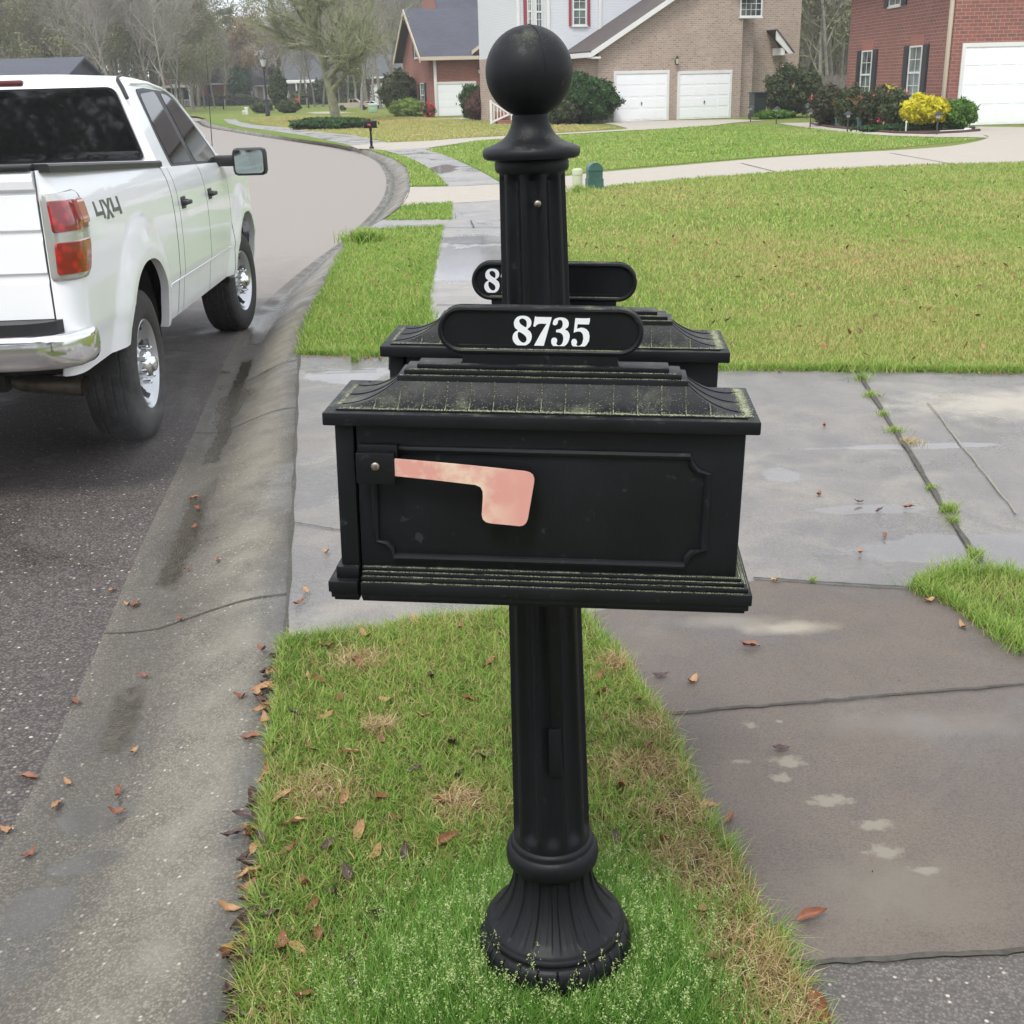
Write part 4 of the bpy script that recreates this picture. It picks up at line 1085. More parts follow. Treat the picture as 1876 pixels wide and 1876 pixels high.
# wheels
def wheel(x, y, s_, rz=0.):
    Mw = Matrix.Translation((x, y, .41)) @ Matrix.Rotation(rz, 4, 'Z') @ Matrix.Rotation(-s_ * math.pi / 2, 4, 'X')   # local +z = outward
    n = 96
    def tread(r, z, t):
        if r < .400: return r
        b_ = (t * 36 / math.pi + (z * 9)) % 1; return r - (.007 if b_ < .16 and abs(z + .115) > .03 else 0)
    T = MB(); T.lathe([(.225, -.245), (.25, -.252), (.33, -.258), (.375, -.250), (.395, -.235), (.4055, -.215), (.4058, -.195), (.400, -.190), (.400, -.183), (.4068, -.178), (.4075, -.150), (.402, -.146), (.402, -.140), (.4078, -.136), (.4078, -.105), (.402, -.101), (.402, -.095), (.4075, -.091), (.4068, -.062), (.400, -.057), (.400, -.050), (.4058, -.045), (.4045, -.025), (.395, -.006), (.378, .006), (.345, .013), (.30, .015), (.262, .010), (.245, .003), (.235, -.004), (.228, -.02)], n, Mw, tread, cap=False)
    w = thing('wheel', None, None) if False else T.build('wheel', 'tyre_rubber', truck, sharp=30)
    Rm = MB(); Rm.lathe([(.226, -.24), (.215, -.20), (.208, -.06), (.214, -.02), (.232, -.004), (.240, .004), (.243, .001), (.236, -.012)], 72, Mw, cap=False)
    # dish with seven windows
    vs = []; fs = []; nr_, na = 10, 7 * 16
    rad = [.072 + (.213 - .072) * i / (nr_ - 1) for i in range(nr_)]
    def zd(r): return -.012 - .055 * math.sin(math.pi * min(1, (r - .06) / .155)) + .008 * (r > .19)
    for r in rad:
        for k in range(na): a = 2 * math.pi * k / na; vs.append((r * math.cos(a), r * math.sin(a), zd(r)))
    for i in range(nr_ - 1):
        for k in range(na):
            ph = (k % 16) + .5; rr = (i + .5) / (nr_ - 1)
            hole = abs(ph - 8) < 3.6 and .42 < rr < .90 and ((ph - 8) / 4.2) ** 2 + ((rr - .66) / .27) ** 2 < 1
            if not hole: l = (k + 1) % na; fs.append((i * na + k, i * na + l, (i + 1) * na + l, (i + 1) * na + k))
    Rm.add(vs, fs, True, Mw)
    rim = Rm.build('rim', 'silver_wheel', truck, sharp=45); rim.parent = w
    B = MB(); B.lathe([(.001, -.12), (.21, -.12)], 36, Mw, cap=False); B.lathe([(.001, -.05), (.17, -.085)], 36, Mw, cap=False); bb = B.build('brake_disc', 'underbody', truck); bb.parent = w
    C = MB(); C.lathe([(.075, -.03), (.072, .004), (.062, .018), (.045, .026), (.040, .040), (.028, .048), (.001, .050)], 36, Mw)
    for k in range(7):
        a = 2 * math.pi * k / 7; C.lathe([(.011, -.03), (.011, .012), (.006, .018), (.0005, .019)], 10, Mw @ Matrix.Translation((.098 * math.cos(a), .098 * math.sin(a), 0)))
    c = C.build('hub_cap', 'chrome', truck); c.parent = w
for (x, s_, rz) in ((0, -1, 0), (0, 1, 0), (WB, -1, RAD(-7)), (WB, 1, RAD(-7))): wheel(x, s_ * .955, -s_ if False else (1 if s_ > 0 else -1) * -1 if False else s_, rz)
# wheel wells
for x in (0., WB):
    for s_ in (-1, 1):
        vs = []; fs = []
        for i in range(19):
            a = math.pi * i / 18; vs += [(x + .52 * math.cos(a), s_ * .93, .46 + .54 * math.sin(a)), (x + .52 * math.cos(a), s_ * .60, .46 + .54 * math.sin(a))]
        fs = [(2 * i, 2 * i + 1, 2 * i + 3, 2 * i + 2) for i in range(18)]; fs.append(tuple(2 * i + 1 for i in range(19)))
        MB().add(vs, fs, True).build('wheel_well', 'underbody', truck)
# axle, exhaust, hitch
MB().tube([(0, -.85, .41), (0, .85, .41)], .05, 12).lathe([(.001, -.16), (.14, -.1), (.16, 0), (.14, .1), (.001, .16)], 20, Matrix.Translation((0, .1, .41)) @ Matrix.Rotation(math.pi / 2, 4, 'X'), cap=False).build('rear_axle', 'underbody', truck)
ex = MB(); ex.tube([(.9, -.35, .50), (.2, -.40, .56), (-.45, -.36, .60), (-.80, -.42, .56), (-.95, -.62, .525), (-1.0, -.90, .505)], .047, 20, cap=False); ex.tube([(-1.0, -.90, .505), (-.95, -.62, .525), (-.80, -.42, .56)], .041, 20, cap=False)
ex.build('exhaust_pipe', 'exhaust_steel', truck)
MB().box((-1.36, -.04, .50), (-1.1, .04, .58)).box((-1.15, -.6, .52), (-1.08, .6, .60)).box((-1.16, -.9, .60), (-1.10, .9, .80)).build('hitch', 'underbody', truck)
MB().tube([(3.25, -.86, 1.36), (3.33, -.86, 1.75), (3.45, -.86, 2.20)], [.004, .003, .002], 6).build('antenna', 'black_trim', truck)
# 4X4 lettering on the bed side
def glyph4(x): return [[(x, 1.0), (x + .10, 1.0), (x + .13, .42), (x + .62, .42), (x + .62, .22), (x - .02, .22)], [(x + .55, 1.0), (x + .67, 1.0), (x + .72, 0), (x + .58, 0)]]
lt = MB()
shapes = []
for poly in glyph4(0.) + [[(.72, 1.0), (.88, 1.0), (1.42, -.08), (1.24, -.08)], [(1.20, 1.0), (1.36, 1.0), (.96, -.08), (.78, -.08)]] + glyph4(1.42): shapes.append(poly)
for i, poly in enumerate(shapes):
    lift = .0025 + .0004 * i; vs = []; n = len(poly)
    for L_ in (lift, -.003):
        for (u, v) in poly:
            x = -.755 + u * .215 * 1.0; z = 1.228 + v * .085 + (.0 * u)
            vs.append((x, -(halfw(x, z) + L_), z))
    tri = tessellate_polygon([[Vector((p[0], p[1], 0)) for p in poly]])
    lt.add(vs, [tuple(t) for t in tri] + [(k, (k + 1) % n, (k + 1) % n + n, k + n) for k in range(n)])
simple('badge_grey', (.10, .11, .085), .5)
lt.build('lettering', 'badge_grey', truck)
MB().sphere((2.82, -1.002, .85), .014, 8).build('emblem', 'chrome', truck) if False else None
# ================================================================ HOUSES
brick('red_brick', (.27, .085, .060), (.20, .062, .046), (.34, .25, .215), dark=(.085, .065, .065), bw=.30, bh=.115)
brick('left_brick', (.30, .10, .07), (.22, .07, .055), (.30, .19, .15), bw=.22, bh=.08)
brick('cream_brick', (.37, .275, .215), (.29, .21, .165), (.46, .41, .36), dark=(.16, .115, .09), bw=.24, bh=.085)
def shingle(name, c1, c2):
    s = NT(name); co = s.coord('UV'); b = s.n('ShaderNodeTexBrick'); b.offset = .37
    for k, v in (('Scale', 1.), ('Mortar Size', .006), ('Bias', 0.), ('Brick Width', .33), ('Row Height', .11)): b.inputs[k].default_value = v
    b.inputs['Color1'].default_value = (*c1, 1); b.inputs['Color2'].default_value = (*c2, 1); b.inputs['Mortar'].default_value = (*[x * .5 for x in c2], 1)
    s.L(co, b.inputs['Vector']); c = s.mix(s.math('MULTIPLY', s.ramp(s.noise(co, .8, 4), .35, .7), .3), b.outputs[0], tuple(x * 1.5 for x in c1))
    s.set('Base Color', s.mix(s.math('MULTIPLY', s.ramp(s.noise(co, 60, 2), .4, .7), .4), c, tuple(x * 1.6 for x in c1))); s.set('Roughness', .8)
shingle('blue_shingle', (.060, .064, .082), (.042, .045, .060)); shingle('brown_shingle', (.075, .060, .056), (.055, .045, .042)); shingle('grey_shingle', (.075, .080, .085), (.055, .06, .065))
def siding(name, c):
    s = NT(name); co = s.coord('UV'); sp = s.n('ShaderNodeSeparateXYZ'); s.L(co, sp.inputs[0])
    f = s.math('FRACT', s.math('DIVIDE', sp.outputs[1], .115)); s.set('Base Color', s.mix(s.ramp(f, .93, .99), c, tuple(x * .45 for x in c))); s.set('Roughness', .55)
    s.bump(f, .7, .02)
siding('white_siding', (.66, .68, .72)); siding('grey_siding', (.16, .17, .18))
simple('white_trim', (.62, .62, .61), .45, col2=(.66, .66, .63), scale=2.); simple('beige_trim', (.52, .44, .34), .5)
def gdoor():
    s = NT('garage_white'); co = s.coord('UV')
    s.set('Base Color', s.mix(s.ramp(s.noise(co, 1.2, 4), .3, .7), (.82, .83, .85), (.76, .77, .79))); s.set('Roughness', .4)
gdoor()
simple('black_shutter', (.016, .017, .022), .5); simple('red_shutter', (.26, .035, .05), .5)
simple('soffit', (.40, .34, .27), .7)
def winglass():
    s = NT('house_glass'); co = s.coord('Object'); s.set('Base Color', s.mix(s.ramp(s.noise(co, .8, 3), .4, .6), (.03, .04, .045), (.16, .21, .19))); s.set('Roughness', .05)
winglass()
simple('lantern_black', (.012, .012, .012), .4); simple('lantern_glass', (.45, .42, .34), .1)
simple('dark_hole', (.012, .012, .014), .8)

class Wall:
    """vertical wall plane: origin A, x' along it, y' into the building, z up"""
    def __init__(s, A, u):
        s.A = Vector((A[0], A[1])); s.u = Vector(u).normalized(); s.v = Vector((-s.u.y, s.u.x))
        s.M = Matrix(((s.u.x, s.v.x, 0, s.A.x), (s.u.y, s.v.y, 0, s.A.y), (0, 0, 1, 0), (0, 0, 0, 1)))
    def q(s, x, y):
        d = ray(x, y); t = s.A.dot(s.v) / Vector((d.x, d.y)).dot(s.v); p = Vector((d.x, d.y)) * t
        return (p - s.A).dot(s.u), EYE + d.z * t
    def sub(s, x, y, flip=False):
        """another wall plane starting at local (x,y); flip: running into the depth instead"""
        p = s.A + s.u * x + s.v * y
        return Wall(p, (-s.v if flip else s.u))
def window(M, x0, x1, z0, z1, parent, shutter=None, cols=2, rows=2, sw=.36, lintel=None, label=None, sash=True):
    d = .07
    f = MB(); t = .055
    f.box((x0, -.05, z0), (x1, .02, z0 + t), M).box((x0, -.05, z1 - t), (x1, .02, z1), M).box((x0, -.05, z0 + t), (x0 + t, .02, z1 - t), M).box((x1 - t, -.05, z0 + t), (x1, .02, z1 - t), M)
    f.box((x0 - .05, -.075, z0 - .06), (x1 + .05, .02, z0 - .001), M)
    zm = (z0 + z1) / 2
    if sash: f.box((x0 + t, -.045, zm - .035), (x1 - t, .0, zm + .035), M)
    w = f.build('window', 'white_trim', parent, uv=False)
    g = MB(); g.box((x0 + t, -.012, z0 + t), (x1 - t, .03, z1 - t), M).build('pane', 'house_glass', w, uv=False)
    mu = MB()
    for half, (a, b_) in enumerate(((z0 + t, zm - .035), (zm + .035, z1 - t)) if sash else ((z0 + t, z1 - t),)):
        for i in range(1, cols): x = x0 + t + (x1 - x0 - 2 * t) * i / cols; mu.box((x - .011, -.026, a), (x + .011, -.012, b_), M)
        for i in range(1, rows): z = a + (b_ - a) * i / rows; mu.box((x0 + t, -.028, z - .011), (x1 - t, -.0125, z + .011), M)
    mu.build('glazing_bars', 'white_trim', w, uv=False)
    if shutter:
        for (a, b_) in ((x0 - .06 - sw, x0 - .06), (x1 + .06, x1 + .06 + sw)):
            s_ = MB(); s_.box((a, -.045, z0 - .02), (b_, .0, z1 + .02), M); e = .05; h = (z1 - z0)
            for (c0, c1) in ((z0 + e, z0 + h * .53), (z0 + h * .60, z1 - e)): s_.box((a + e, -.058, c0), (b_ - e, -.0455, c1), M)
            s_.build('shutter', shutter, parent, uv=False)
    if lintel:
        MB().box((x0 - .03, -.012, z1 + .01), (x1 + .03, .0, z1 + .36), M).build('lintel', lintel, parent)
def soldier():
    s = NT('soldier_brick'); co = s.coord('UV'); b = s.n('ShaderNodeTexBrick'); b.offset = 0.
    for k, v in (('Scale', 1.), ('Mortar Size', .008), ('Brick Width', .085), ('Row Height', .4)): b.inputs[k].default_value = v
    b.inputs['Color1'].default_value = (.33, .11, .08, 1); b.inputs['Color2'].default_value = (.28, .09, .07, 1); b.inputs['Mortar'].default_value = (.30, .2, .16, 1)
    s.L(co, b.inputs['Vector']); s.set('Base Color', b.outputs[0]); s.set('Roughness', .9)
soldier()
def garage_door(M, x0, x1, z1, parent, handle=True, rows=4, cols=4):
    d = MB(); d.box((x0 + .09, -.02, 0.01), (x1 - .09, .02, z1 - .08), M); o = d.build('garage_door', 'garage_white', parent)
    p = MB(); w = (x1 - x0 - .18) / cols; h = (z1 - .1) / rows
    for i in range(rows):
        for j in range(cols): p.box((x0 + .09 + w * j + .06, -.029, .02 + h * i + .05), (x0 + .09 + w * (j + 1) - .06, -.0205, .02 + h * (i + 1) - .06), M)
    for i in range(1, rows): p.box((x0 + .095, -.0225, .02 + h * i - .006), (x1 - .095, -.0205, .02 + h * i + .006), M)
    p.build('door_panel', 'garage_white', o, uv=False)
    t = MB(); t.box((x0 - .03, -.05, 0), (x0 + .09, .02, z1 - .08), M).box((x1 - .09, -.05, 0), (x1 + .03, .02, z1 - .08), M).box((x0 - .03, -.05, z1 - .08), (x1 + .03, .02, z1 + .05), M); t.build('door_frame', 'white_trim', o, uv=False)
    if handle: MB().box(((x0 + x1) / 2 - .02, -.06, z1 * .33), ((x0 + x1) / 2 + .02, -.03, z1 * .33 + .12), M).build('door_handle', 'lantern_black', o, uv=False)
def lantern(M, x, z, parent):
    m = MB(); m.box((x - .05, -.03, z - .1), (x + .05, 0, z + .12), M).tube([(x, -.02, z + .08), (x, -.12, z + .22), (x, -.16, z + .16)], .012, 6, M)
    T = M @ Matrix.Translation((x, -.16, z)); m.lathe([(.02, -.17), (.05, -.15), (.075, -.13), (.0755, -.12)], 8, T).lathe([(.10, .10), (.05, .16), (.01, .20)], 8, T)
    o = m.build('wall_lantern', 'lantern_black', parent, uv=False); MB().lathe([(.06, -.12), (.09, .10)], 8, T).build('lamp_glass', 'lantern_glass', o, uv=False)
def roofplane(pts, mat, parent, name='roof', th=.12):
    """sloping slab from its outline (world points, in order)"""
    p = [Vector(q) for q in pts]; nn = (p[1] - p[0]).cross(p[2] - p[0]).normalized()
    if nn.z < 0: nn = -nn
    n = len(p); vs = [q + nn * .0 for q in p] + [q - nn * th for q in p]
    fs = [tuple(range(n)), tuple(range(n, 2 * n))[::-1]] + [(i, (i + 1) % n, (i + 1) % n + n, i + n) for i in range(n)]
    m = MB().add(vs, fs); o = m.build(name, mat, parent, uv=False)
    # UVs measured along the slope
    me = o.data; uvl = me.uv_layers.new(name='UVMap'); h = Vector((-nn.y, nn.x, 0)).normalized(); sl = nn.cross(h)
    for l in me.loops:
        c = me.vertices[l.vertex_index].co; uvl.data[l.index].uv = (c.dot(h), c.dot(sl))
    return o
def wallprism(M, outline, depth, mat, parent, name='wall', y0=0.):
    return MB().prism(outline, y0, y0 + depth, M, axis='y').build(name, mat, parent, sharp=20)
def T3(M, x, y, z): return M @ Vector((x, y, z))

# ---- cream brick house, centre
hc = thing('brick_house', 'pale brown brick house with two white garage doors and white upper siding', 'house')
C = Wall(G(1096, 223.5).xy * .985, (.95, .31)); CM = C.M
ue, ze = C.q(1098, 86); u1, zz1 = C.q(1230, -5); pitch = (zz1 - ze) / (u1 - .0)
LG = 7.05; UA = 5.6; ZA = ze + pitch * UA
wallprism(CM, [(0, -.1), (LG, -.1), (LG, ZA - 1.0 * (LG - UA)), (UA, ZA - .02), (0, ze - .02)], 6.0, 'cream_brick', hc)
for (a, b_) in (((1124, 130), (1226, 130)), ((1241, 130), (1341, 130))):
    x0, z0 = C.q(*a); x1, z1 = C.q(*b_); garage_door(CM, x0 + .03, x1 - .03, (z0 + z1) / 2 - .03, hc)
x, z = C.q(1238, 112); lantern(CM, x, z, hc)
x0, z0 = C.q(1355, 31); x1, _ = C.q(1395, 31); window(CM, x0, x1, z0, z0 + 1.35, hc, None, 4, 5, sash=False)
# roof of the garage wing: left slope, right slope
ov = .35
roofplane([T3(CM, -.45, -ov, ze - .45 * pitch + .1), T3(CM, UA, -ov, ZA + .1), T3(CM, UA, 6.2, ZA + .1), T3(CM, -.45, 6.2, ze - .45 * pitch + .1)], 'brown_shingle', hc)
roofplane([T3(CM, UA, -ov, ZA + .1), T3(CM, LG + .4, -ov, ZA - 1.45 + .1), T3(CM, LG + .4, 6.2, ZA - 1.45 + .1), T3(CM, UA, 6.2, ZA + .1)], 'brown_shingle', hc)
rk = MB(); zl = ze - .45 * pitch
rk.prism([(-.48, zl - .17), (-.48, zl + .07), (UA, ZA + .10), (UA, ZA - .12)], -ov - .03, -ov, CM, axis='y')
rk.box((-.62, -ov - .03, zl - .17), (-.46, 4.2, zl + .03), CM); rk.box((-.47, -ov, zl - .22), (-.02, .1, zl - .14), CM)
rk.build('fascia', 'white_trim', hc, uv=False)
# side wall window with red shutters (left wall of the wing)
CL = Wall(C.A + C.v * 6., -C.v)
# storey behind: brick below, white siding above
VD2 = 3.1
B2 = Wall(C.A + C.v * VD2 - C.u * 0, C.u)
xa, _ = B2.q(948, 50); 
wallprism(B2.M, [(xa, -.1), (.4, -.1), (.4, 2.9), (xa, 2.9)], 6., 'cream_brick', hc)
xb, _ = B2.q(1186, 20)
wallprism(B2.M, [(xa, 2.9), (max(xb, 4.2), 2.9), (max(xb, 4.2), 6.3), (xa, 6.3)], 5.95, 'white_siding', hc, 'upper_wall', .02)
roofplane([T3(B2.M, xa - .4, -.4, 6.3), T3(B2.M, 5.0, -.4, 6.3), T3(B2.M, 5.0, 3.2, 8.2), T3(B2.M, xa - .4, 3.2, 8.2)], 'brown_shingle', hc)
roofplane([T3(B2.M, xa - .4, 6.6, 6.3), T3(B2.M, 5.0, 6.6, 6.3), T3(B2.M, 5.0, 3.2, 8.2), T3(B2.M, xa - .4, 3.2, 8.2)], 'brown_shingle', hc)
for (a, b_, y0, y1, sh) in ((1049, 1074, 47, -12, True), (981, 993, 51, -8, False), (966, 974, 49, -8, False)):
    x0, z0 = B2.q(a, y0); x1, z1 = B2.q(b_, y1); window(B2.M, x0, x1, z0, z1, hc, 'red_shutter' if sh else None, 2, 2, .12, sash=True)
x0, z0 = B2.q(959.5, 48); x1, z1 = B2.q(963.5, -8); MB().box((x0, -.05, z0), (x1, .0, z1), B2.M).build('shutter', 'red_shutter', hc, uv=False)
for xx in (948, 1003, 1098): 
    x0, _ = B2.q(xx, 30); MB().box((x0 - .05, -.06, 2.95), (x0 + .09, .01, 6.3), B2.M).build('corner_board', 'white_trim', hc, uv=False)
# small window under the eave
W3 = Wall(C.A + C.v * 3.08, (C.A - (C.A + C.v * 3.08)).normalized())
x0, z0 = W3.q(1057, 160); x1, z1 = W3.q(1071, 134)
sg = Matrix.Identity(4)
window(W3.M, min(x0, x1), max(x0, x1) , z0, z1, hc, 'red_shutter', 2, 1, .42, sash=False)
# right part, set back, with the little porch roof
B3 = Wall(C.A + C.u * LG + C.v * 1.6, C.u); x0, _ = B3.q(1466, 60)
wallprism(Wall(C.A + C.u * (LG - .02) + C.v * .7, C.u).M, [(0, -.1), (1.0, -.1), (1.0, 5.2), (0, 5.2)], 5., 'cream_brick', hc)
wallprism(B3.M, [(.9, -.1), (x0, -.1), (x0, 6.2), (.9, 6.2)], 6., 'cream_brick', hc)
roofplane([T3(B3.M, -.4, -.4, 6.15), T3(B3.M, x0 + .4, -.4, 6.15), T3(B3.M, x0 + .4, 3.0, 8.1), T3(B3.M, -.4, 3.0, 8.1)], 'brown_shingle', hc)
x1, z1 = B3.q(1405, 57); x2, z2 = B3.q(1436, 99)
pr = MB(); pr.prism([(x1, z1), (x2, z2), (x2 - .28, z2), (x1, z1 - .42)], -.9, -.82, B3.M, axis='y'); pr.box((x1 + .30, -.86, z2 - .06), (x1 + .5, -.1, z2 + .25), B3.M); pr.build('porch_fascia', 'white_trim', hc, uv=False)
roofplane([T3(B3.M, x1, -.95, z1 + .05), T3(B3.M, x2 + .03, -.95, z2 + .05), T3(B3.M, x2 + .03, 0, z2 + .05), T3(B3.M, x1, 0, z1 + .05)], 'brown_shingle', hc, 'porch_roof', .04)

# ---- red brick house on the right
hr = thing('brick_house', 'red brick house with black shutters and beige downpipe on the right', 'house')
A_ = Vector(P(1547, 200, 52.).xy); B_ = Vector(G(1731, 231).xy)
S = Wall(A_, (B_ - A_)); LS = (B_ - A_).length
F = Wall(B_, S.v); 
# (S.v points away from the road side: the building lies to the right)
wallprism(S.M, [(0, -.1), (LS, -.1), (LS, 5.3), (0, 5.3)], 10., 'red_brick', hc and hr)
for (wl, wr, yt, yb_, rows) in ((1581, 1600, 93, 180, 2), (1669, 1692, 84.5, 188, 2)):
    xl, zt = S.q(wl, yt); xr, _ = S.q(wr, yt); window(S.M, xl, xr, zt - 1.80, zt, hr, 'black_shutter', 2, 2, .48, 'soldier_brick')
xl, zb = S.q(1630, 13); xr, _ = S.q(1651, 13); window(S.M, xl, xr, zb, zb + 1.5, hr, 'black_shutter', 2, 2, .48)
MB().box((LS - .30, -.10, 0), (LS - .12, -.01, 5.3), S.M, .01).build('downpipe', 'beige_trim', hr)
x0, z0 = F.q(1765, 82); garage_door(F.M, x0, x0 + 5.0, z0, hr, True, 4, 8)
# gable roof over it, ridge running from front to back on the visible side
roofplane([T3(S.M, -.5, -.45, 5.15), T3(S.M, LS + .5, -.45, 5.15), T3(S.M, LS + .5, 5, 8.2), T3(S.M, -.5, 5, 8.2)], 'brown_shingle', hr)
roofplane([T3(S.M, -.5, 10.45, 5.15), T3(S.M, LS + .5, 10.45, 5.15), T3(S.M, LS + .5, 5, 8.2), T3(S.M, -.5, 5, 8.2)], 'brown_shingle', hr)
wallprism(F.M, [(0, 5.3), (10, 5.3), (5, 8.15)], .2, 'red_brick', hr, 'gable')
MB().box((-.55, -.50, 4.62), (-.05, .3, 5.02), S.M).box((-.06, -.5, 4.8), (LS, -.40, 5.0), S.M).build('eave_return', 'beige_trim', hr, uv=False)
MB().box((-.60, -.60, 4.90), (-.06, -.2, 5.05), S.M).build('gutter', 'white_trim', hr, uv=False)

# ---- red brick house on the left
hl = thing('brick_house', 'red brick house with steep blue grey roof and white downpipe beyond the mailbox ball', 'house')
Lw = Wall(G(789, 213.5).xy, (.972, .235)); LM = Lw.M
zg = Lw.q(789, 97)[1]; DW = 9.4; 
xE = Lw.q(948, 100)[0] + 2
ridge = Lw.sub(0, DW / 2); zr_ = ridge.q(760, 16)[1]
wallprism(LM, [(0, -.1), (xE, -.1), (xE, zg), (0, zg)], DW, 'left_brick', hl)
LSd = Wall(Lw.A + Lw.v * DW, -Lw.v)             # left side wall: far end to near corner
wallprism(LSd.M, [(0, zg), (DW, zg), (DW / 2, zr_ - .05)], .25, 'left_brick', hl, 'gable')
for (a, b_, y0, y1) in ((754, 759.5, 197, 153), (772.5, 777.5, 197, 152)):
    x0, z0 = LSd.q(a, y0); x1, z1 = LSd.q(b_, y1); window(LSd.M, x0, x1, z0, z1, hl, 'black_shutter', 2, 2, .5)
x0, z0 = LSd.q(760.5, 107); x1, z1 = LSd.q(764.5, 61); window(LSd.M, x0, x1, z0, z1, hl, 'black_shutter', 2, 2, .5)
roofplane([T3(LM, -.55, -.5, zg - .25), T3(LM, xE, -.5, zg - .25), T3(LM, xE, DW / 2, zr_), T3(LM, -.55, DW / 2, zr_)], 'blue_shingle', hl)
roofplane([T3(LM, -.55, DW + .5, zg - .25), T3(LM, xE, DW + .5, zg - .25), T3(LM, xE, DW / 2, zr_), T3(LM, -.55, DW / 2, zr_)], 'blue_shingle', hl)
fa = MB(); fa.box((-.55, -.62, zg - .42), (Lw.q(887, 95)[0], -.50, zg - .22), LM)
for a, b_ in (((-.5, zg - .25), (DW / 2, zr_)), ((DW + .5, zg - .25), (DW / 2, zr_))):
    vs = [T3(LM, xx, a[0] + (b_[0] - a[0]) * t, a[1] + (b_[1] - a[1]) * t - dz) for xx in (-.60, -.55) for t, dz in ((0, .02), (1, .02), (1, .30), (0, .30))]
    fa.add(vs, [(0, 1, 2, 3), (7, 6, 5, 4), (0, 4, 5, 1), (1, 5, 6, 2), (2, 6, 7, 3), (3, 7, 4, 0)])
fa.build('fascia', 'beige_trim', hl, uv=False)
MB().box((.28, -.14, 0), (.45, -.01, zg - .35), LM, .01).tube([(.36, -.08, zg - .45), (.36, -.5, zg - .28)], .06, 6, LM).build('downpipe', 'white_trim', hl, uv=False)
for (a, b_) in ((797, 871), (881, 955)):
    x0, z0 = Lw.q(a, 151); x1, z1 = Lw.q(b_, 151); garage_door(LM, x0, x1, (z0 + z1) / 2, hl)
x, z = Lw.q(877, 131); lantern(LM, x, z, hl)
# front gable to the right and the taller roof behind
xg, zgg = Lw.q(868, 90); xh, zh = Lw.q(948, 24); sl = (zh - zgg) / (xh - xg)
wallprism(LM, [(xg, zgg - .25), (xg + 5.2, zgg + sl * 5.2 - .25), (xg + 10.4, zgg - .25), (xg + 10.4, -.1), (xg + .35, -.1), (xg + .35, zgg - .25)], .3, 'left_brick', hl, 'front_gable', -.28)
roofplane([T3(LM, xg - .2, -.5, zgg - .1), T3(LM, xg + 5.2, -.5, zgg + sl * 5.4 - .1), T3(LM, xg + 5.2, 6.5, zgg + sl * 5.4 - .1), T3(LM, xg - .2, 4.2, zgg - .1)], 'blue_shingle', hl, 'gable_roof')
MB().prism([(xg - .25, zgg - .32), (xg - .25, zgg - .12), (xg + 5.2, zgg + sl * 5.4 - .1), (xg + 5.2, zgg + sl * 5.4 - .32)], -.56, -.505, LM, axis='y').build('gable_fascia', 'beige_trim', hl, uv=False)
H2 = Lw.sub(Lw.q(845, 60)[0], DW / 2 + 1.2)
roofplane([T3(H2.M, -.2, -.5, 5.6), T3(H2.M, 14, -.5, 5.6), T3(H2.M, 14, 4.6, 10.2), T3(H2.M, -.2, 4.6, 10.2)], 'blue_shingle', hl, 'main_roof')
wallprism(H2.M, [(.2, 0), (13.8, 0), (13.8, 5.6), (.2, 5.6)], 9, 'left_brick', hl, 'main_wall', .0)
wallprism(Wall(H2.A + H2.v * 9.3 + H2.u * .2, -H2.v).M, [(0, 5.5), (9.6, 5.5), (4.8, 10.)], .2, 'left_brick', hl, 'gable')

# ---- distant houses
def far_house(label, xl, xr, ybase, D, wall, roofm, zw, zr, rot=0., name='brick_house', garages=(), dep=9, wins=(), side=False):
    a = P(xl, ybase, D); b_ = P(xr, ybase, D); L_ = b_.x - a.x
    h = thing(name, label, 'house'); W = Wall((a.x, D), (1, rot)); M = W.M
    wallprism(M, [(0, -.2), (L_, -.2), (L_, zw), (0, zw)], dep, wall, h)
    roofplane([T3(M, -.4, -.5, zw - .2), T3(M, L_ + .4, -.5, zw - .2), T3(M, L_ + .4, dep / 2, zr), T3(M, -.4, dep / 2, zr)], roofm, h)
    roofplane([T3(M, -.4, dep + .5, zw - .2), T3(M, L_ + .4, dep + .5, zw - .2), T3(M, L_ + .4, dep / 2, zr), T3(M, -.4, dep / 2, zr)], roofm, h)
    for s0 in (0, L_ - .2): MB().prism([(0, zw), (dep, zw), (dep / 2, zr - .1)], s0, s0 + .2, M, axis='x').build('gable', wall, h)
    MB().box((-.45, -.58, zw - .32), (L_ + .45, -.45, zw - .12), M).build('gutter', 'white_trim', h, uv=False)
    for (g0, g1) in garages: garage_door(M, g0, g1, 2.2, h)
    for (w0, w1, z0, z1) in wins: window(M, w0, w1, z0, z1, h, None)
    return h, W, L_
h1, W1, l1 = far_house('distant red brick house with dark roof past the truck mirror antenna', 392, 433, 190.5, 172, 'left_brick', 'blue_shingle', 3.0, 5.9, -.1)
MB().box((l1 - .5, -.15, 0), (l1 - .2, -.02, 3.0), W1.M).build('downpipe', 'white_trim', h1, uv=False)
h2, W2, l2 = far_house('distant brown brick house with white porch behind the truck cab', 300, 364, 193, 166, 'left_brick', 'grey_shingle', 4.6, 6.8, 0, wins=((1.2, 2.2, 2.8, 4.),))
pc = MB()
for xx in (.2, 1.6, 3.4): pc.box((l2 - 3.9 + xx - .12, -2.2, 0), (l2 - 3.9 + xx + .12, -2.0, 2.4), W2.M)
pc.box((l2 - 4.0, -2.3, 2.4), (l2 - .1, 0, 2.7), W2.M); pc.box((l2 - 3.8, -2.18, .8), (l2 - .3, -2.1, .9), W2.M)
for k in range(22): pc.box((l2 - 3.7 + k * .16, -2.16, .1), (l2 - 3.65 + k * .16, -2.12, .8), W2.M)
pc.build('porch', 'white_trim', h2, uv=False)
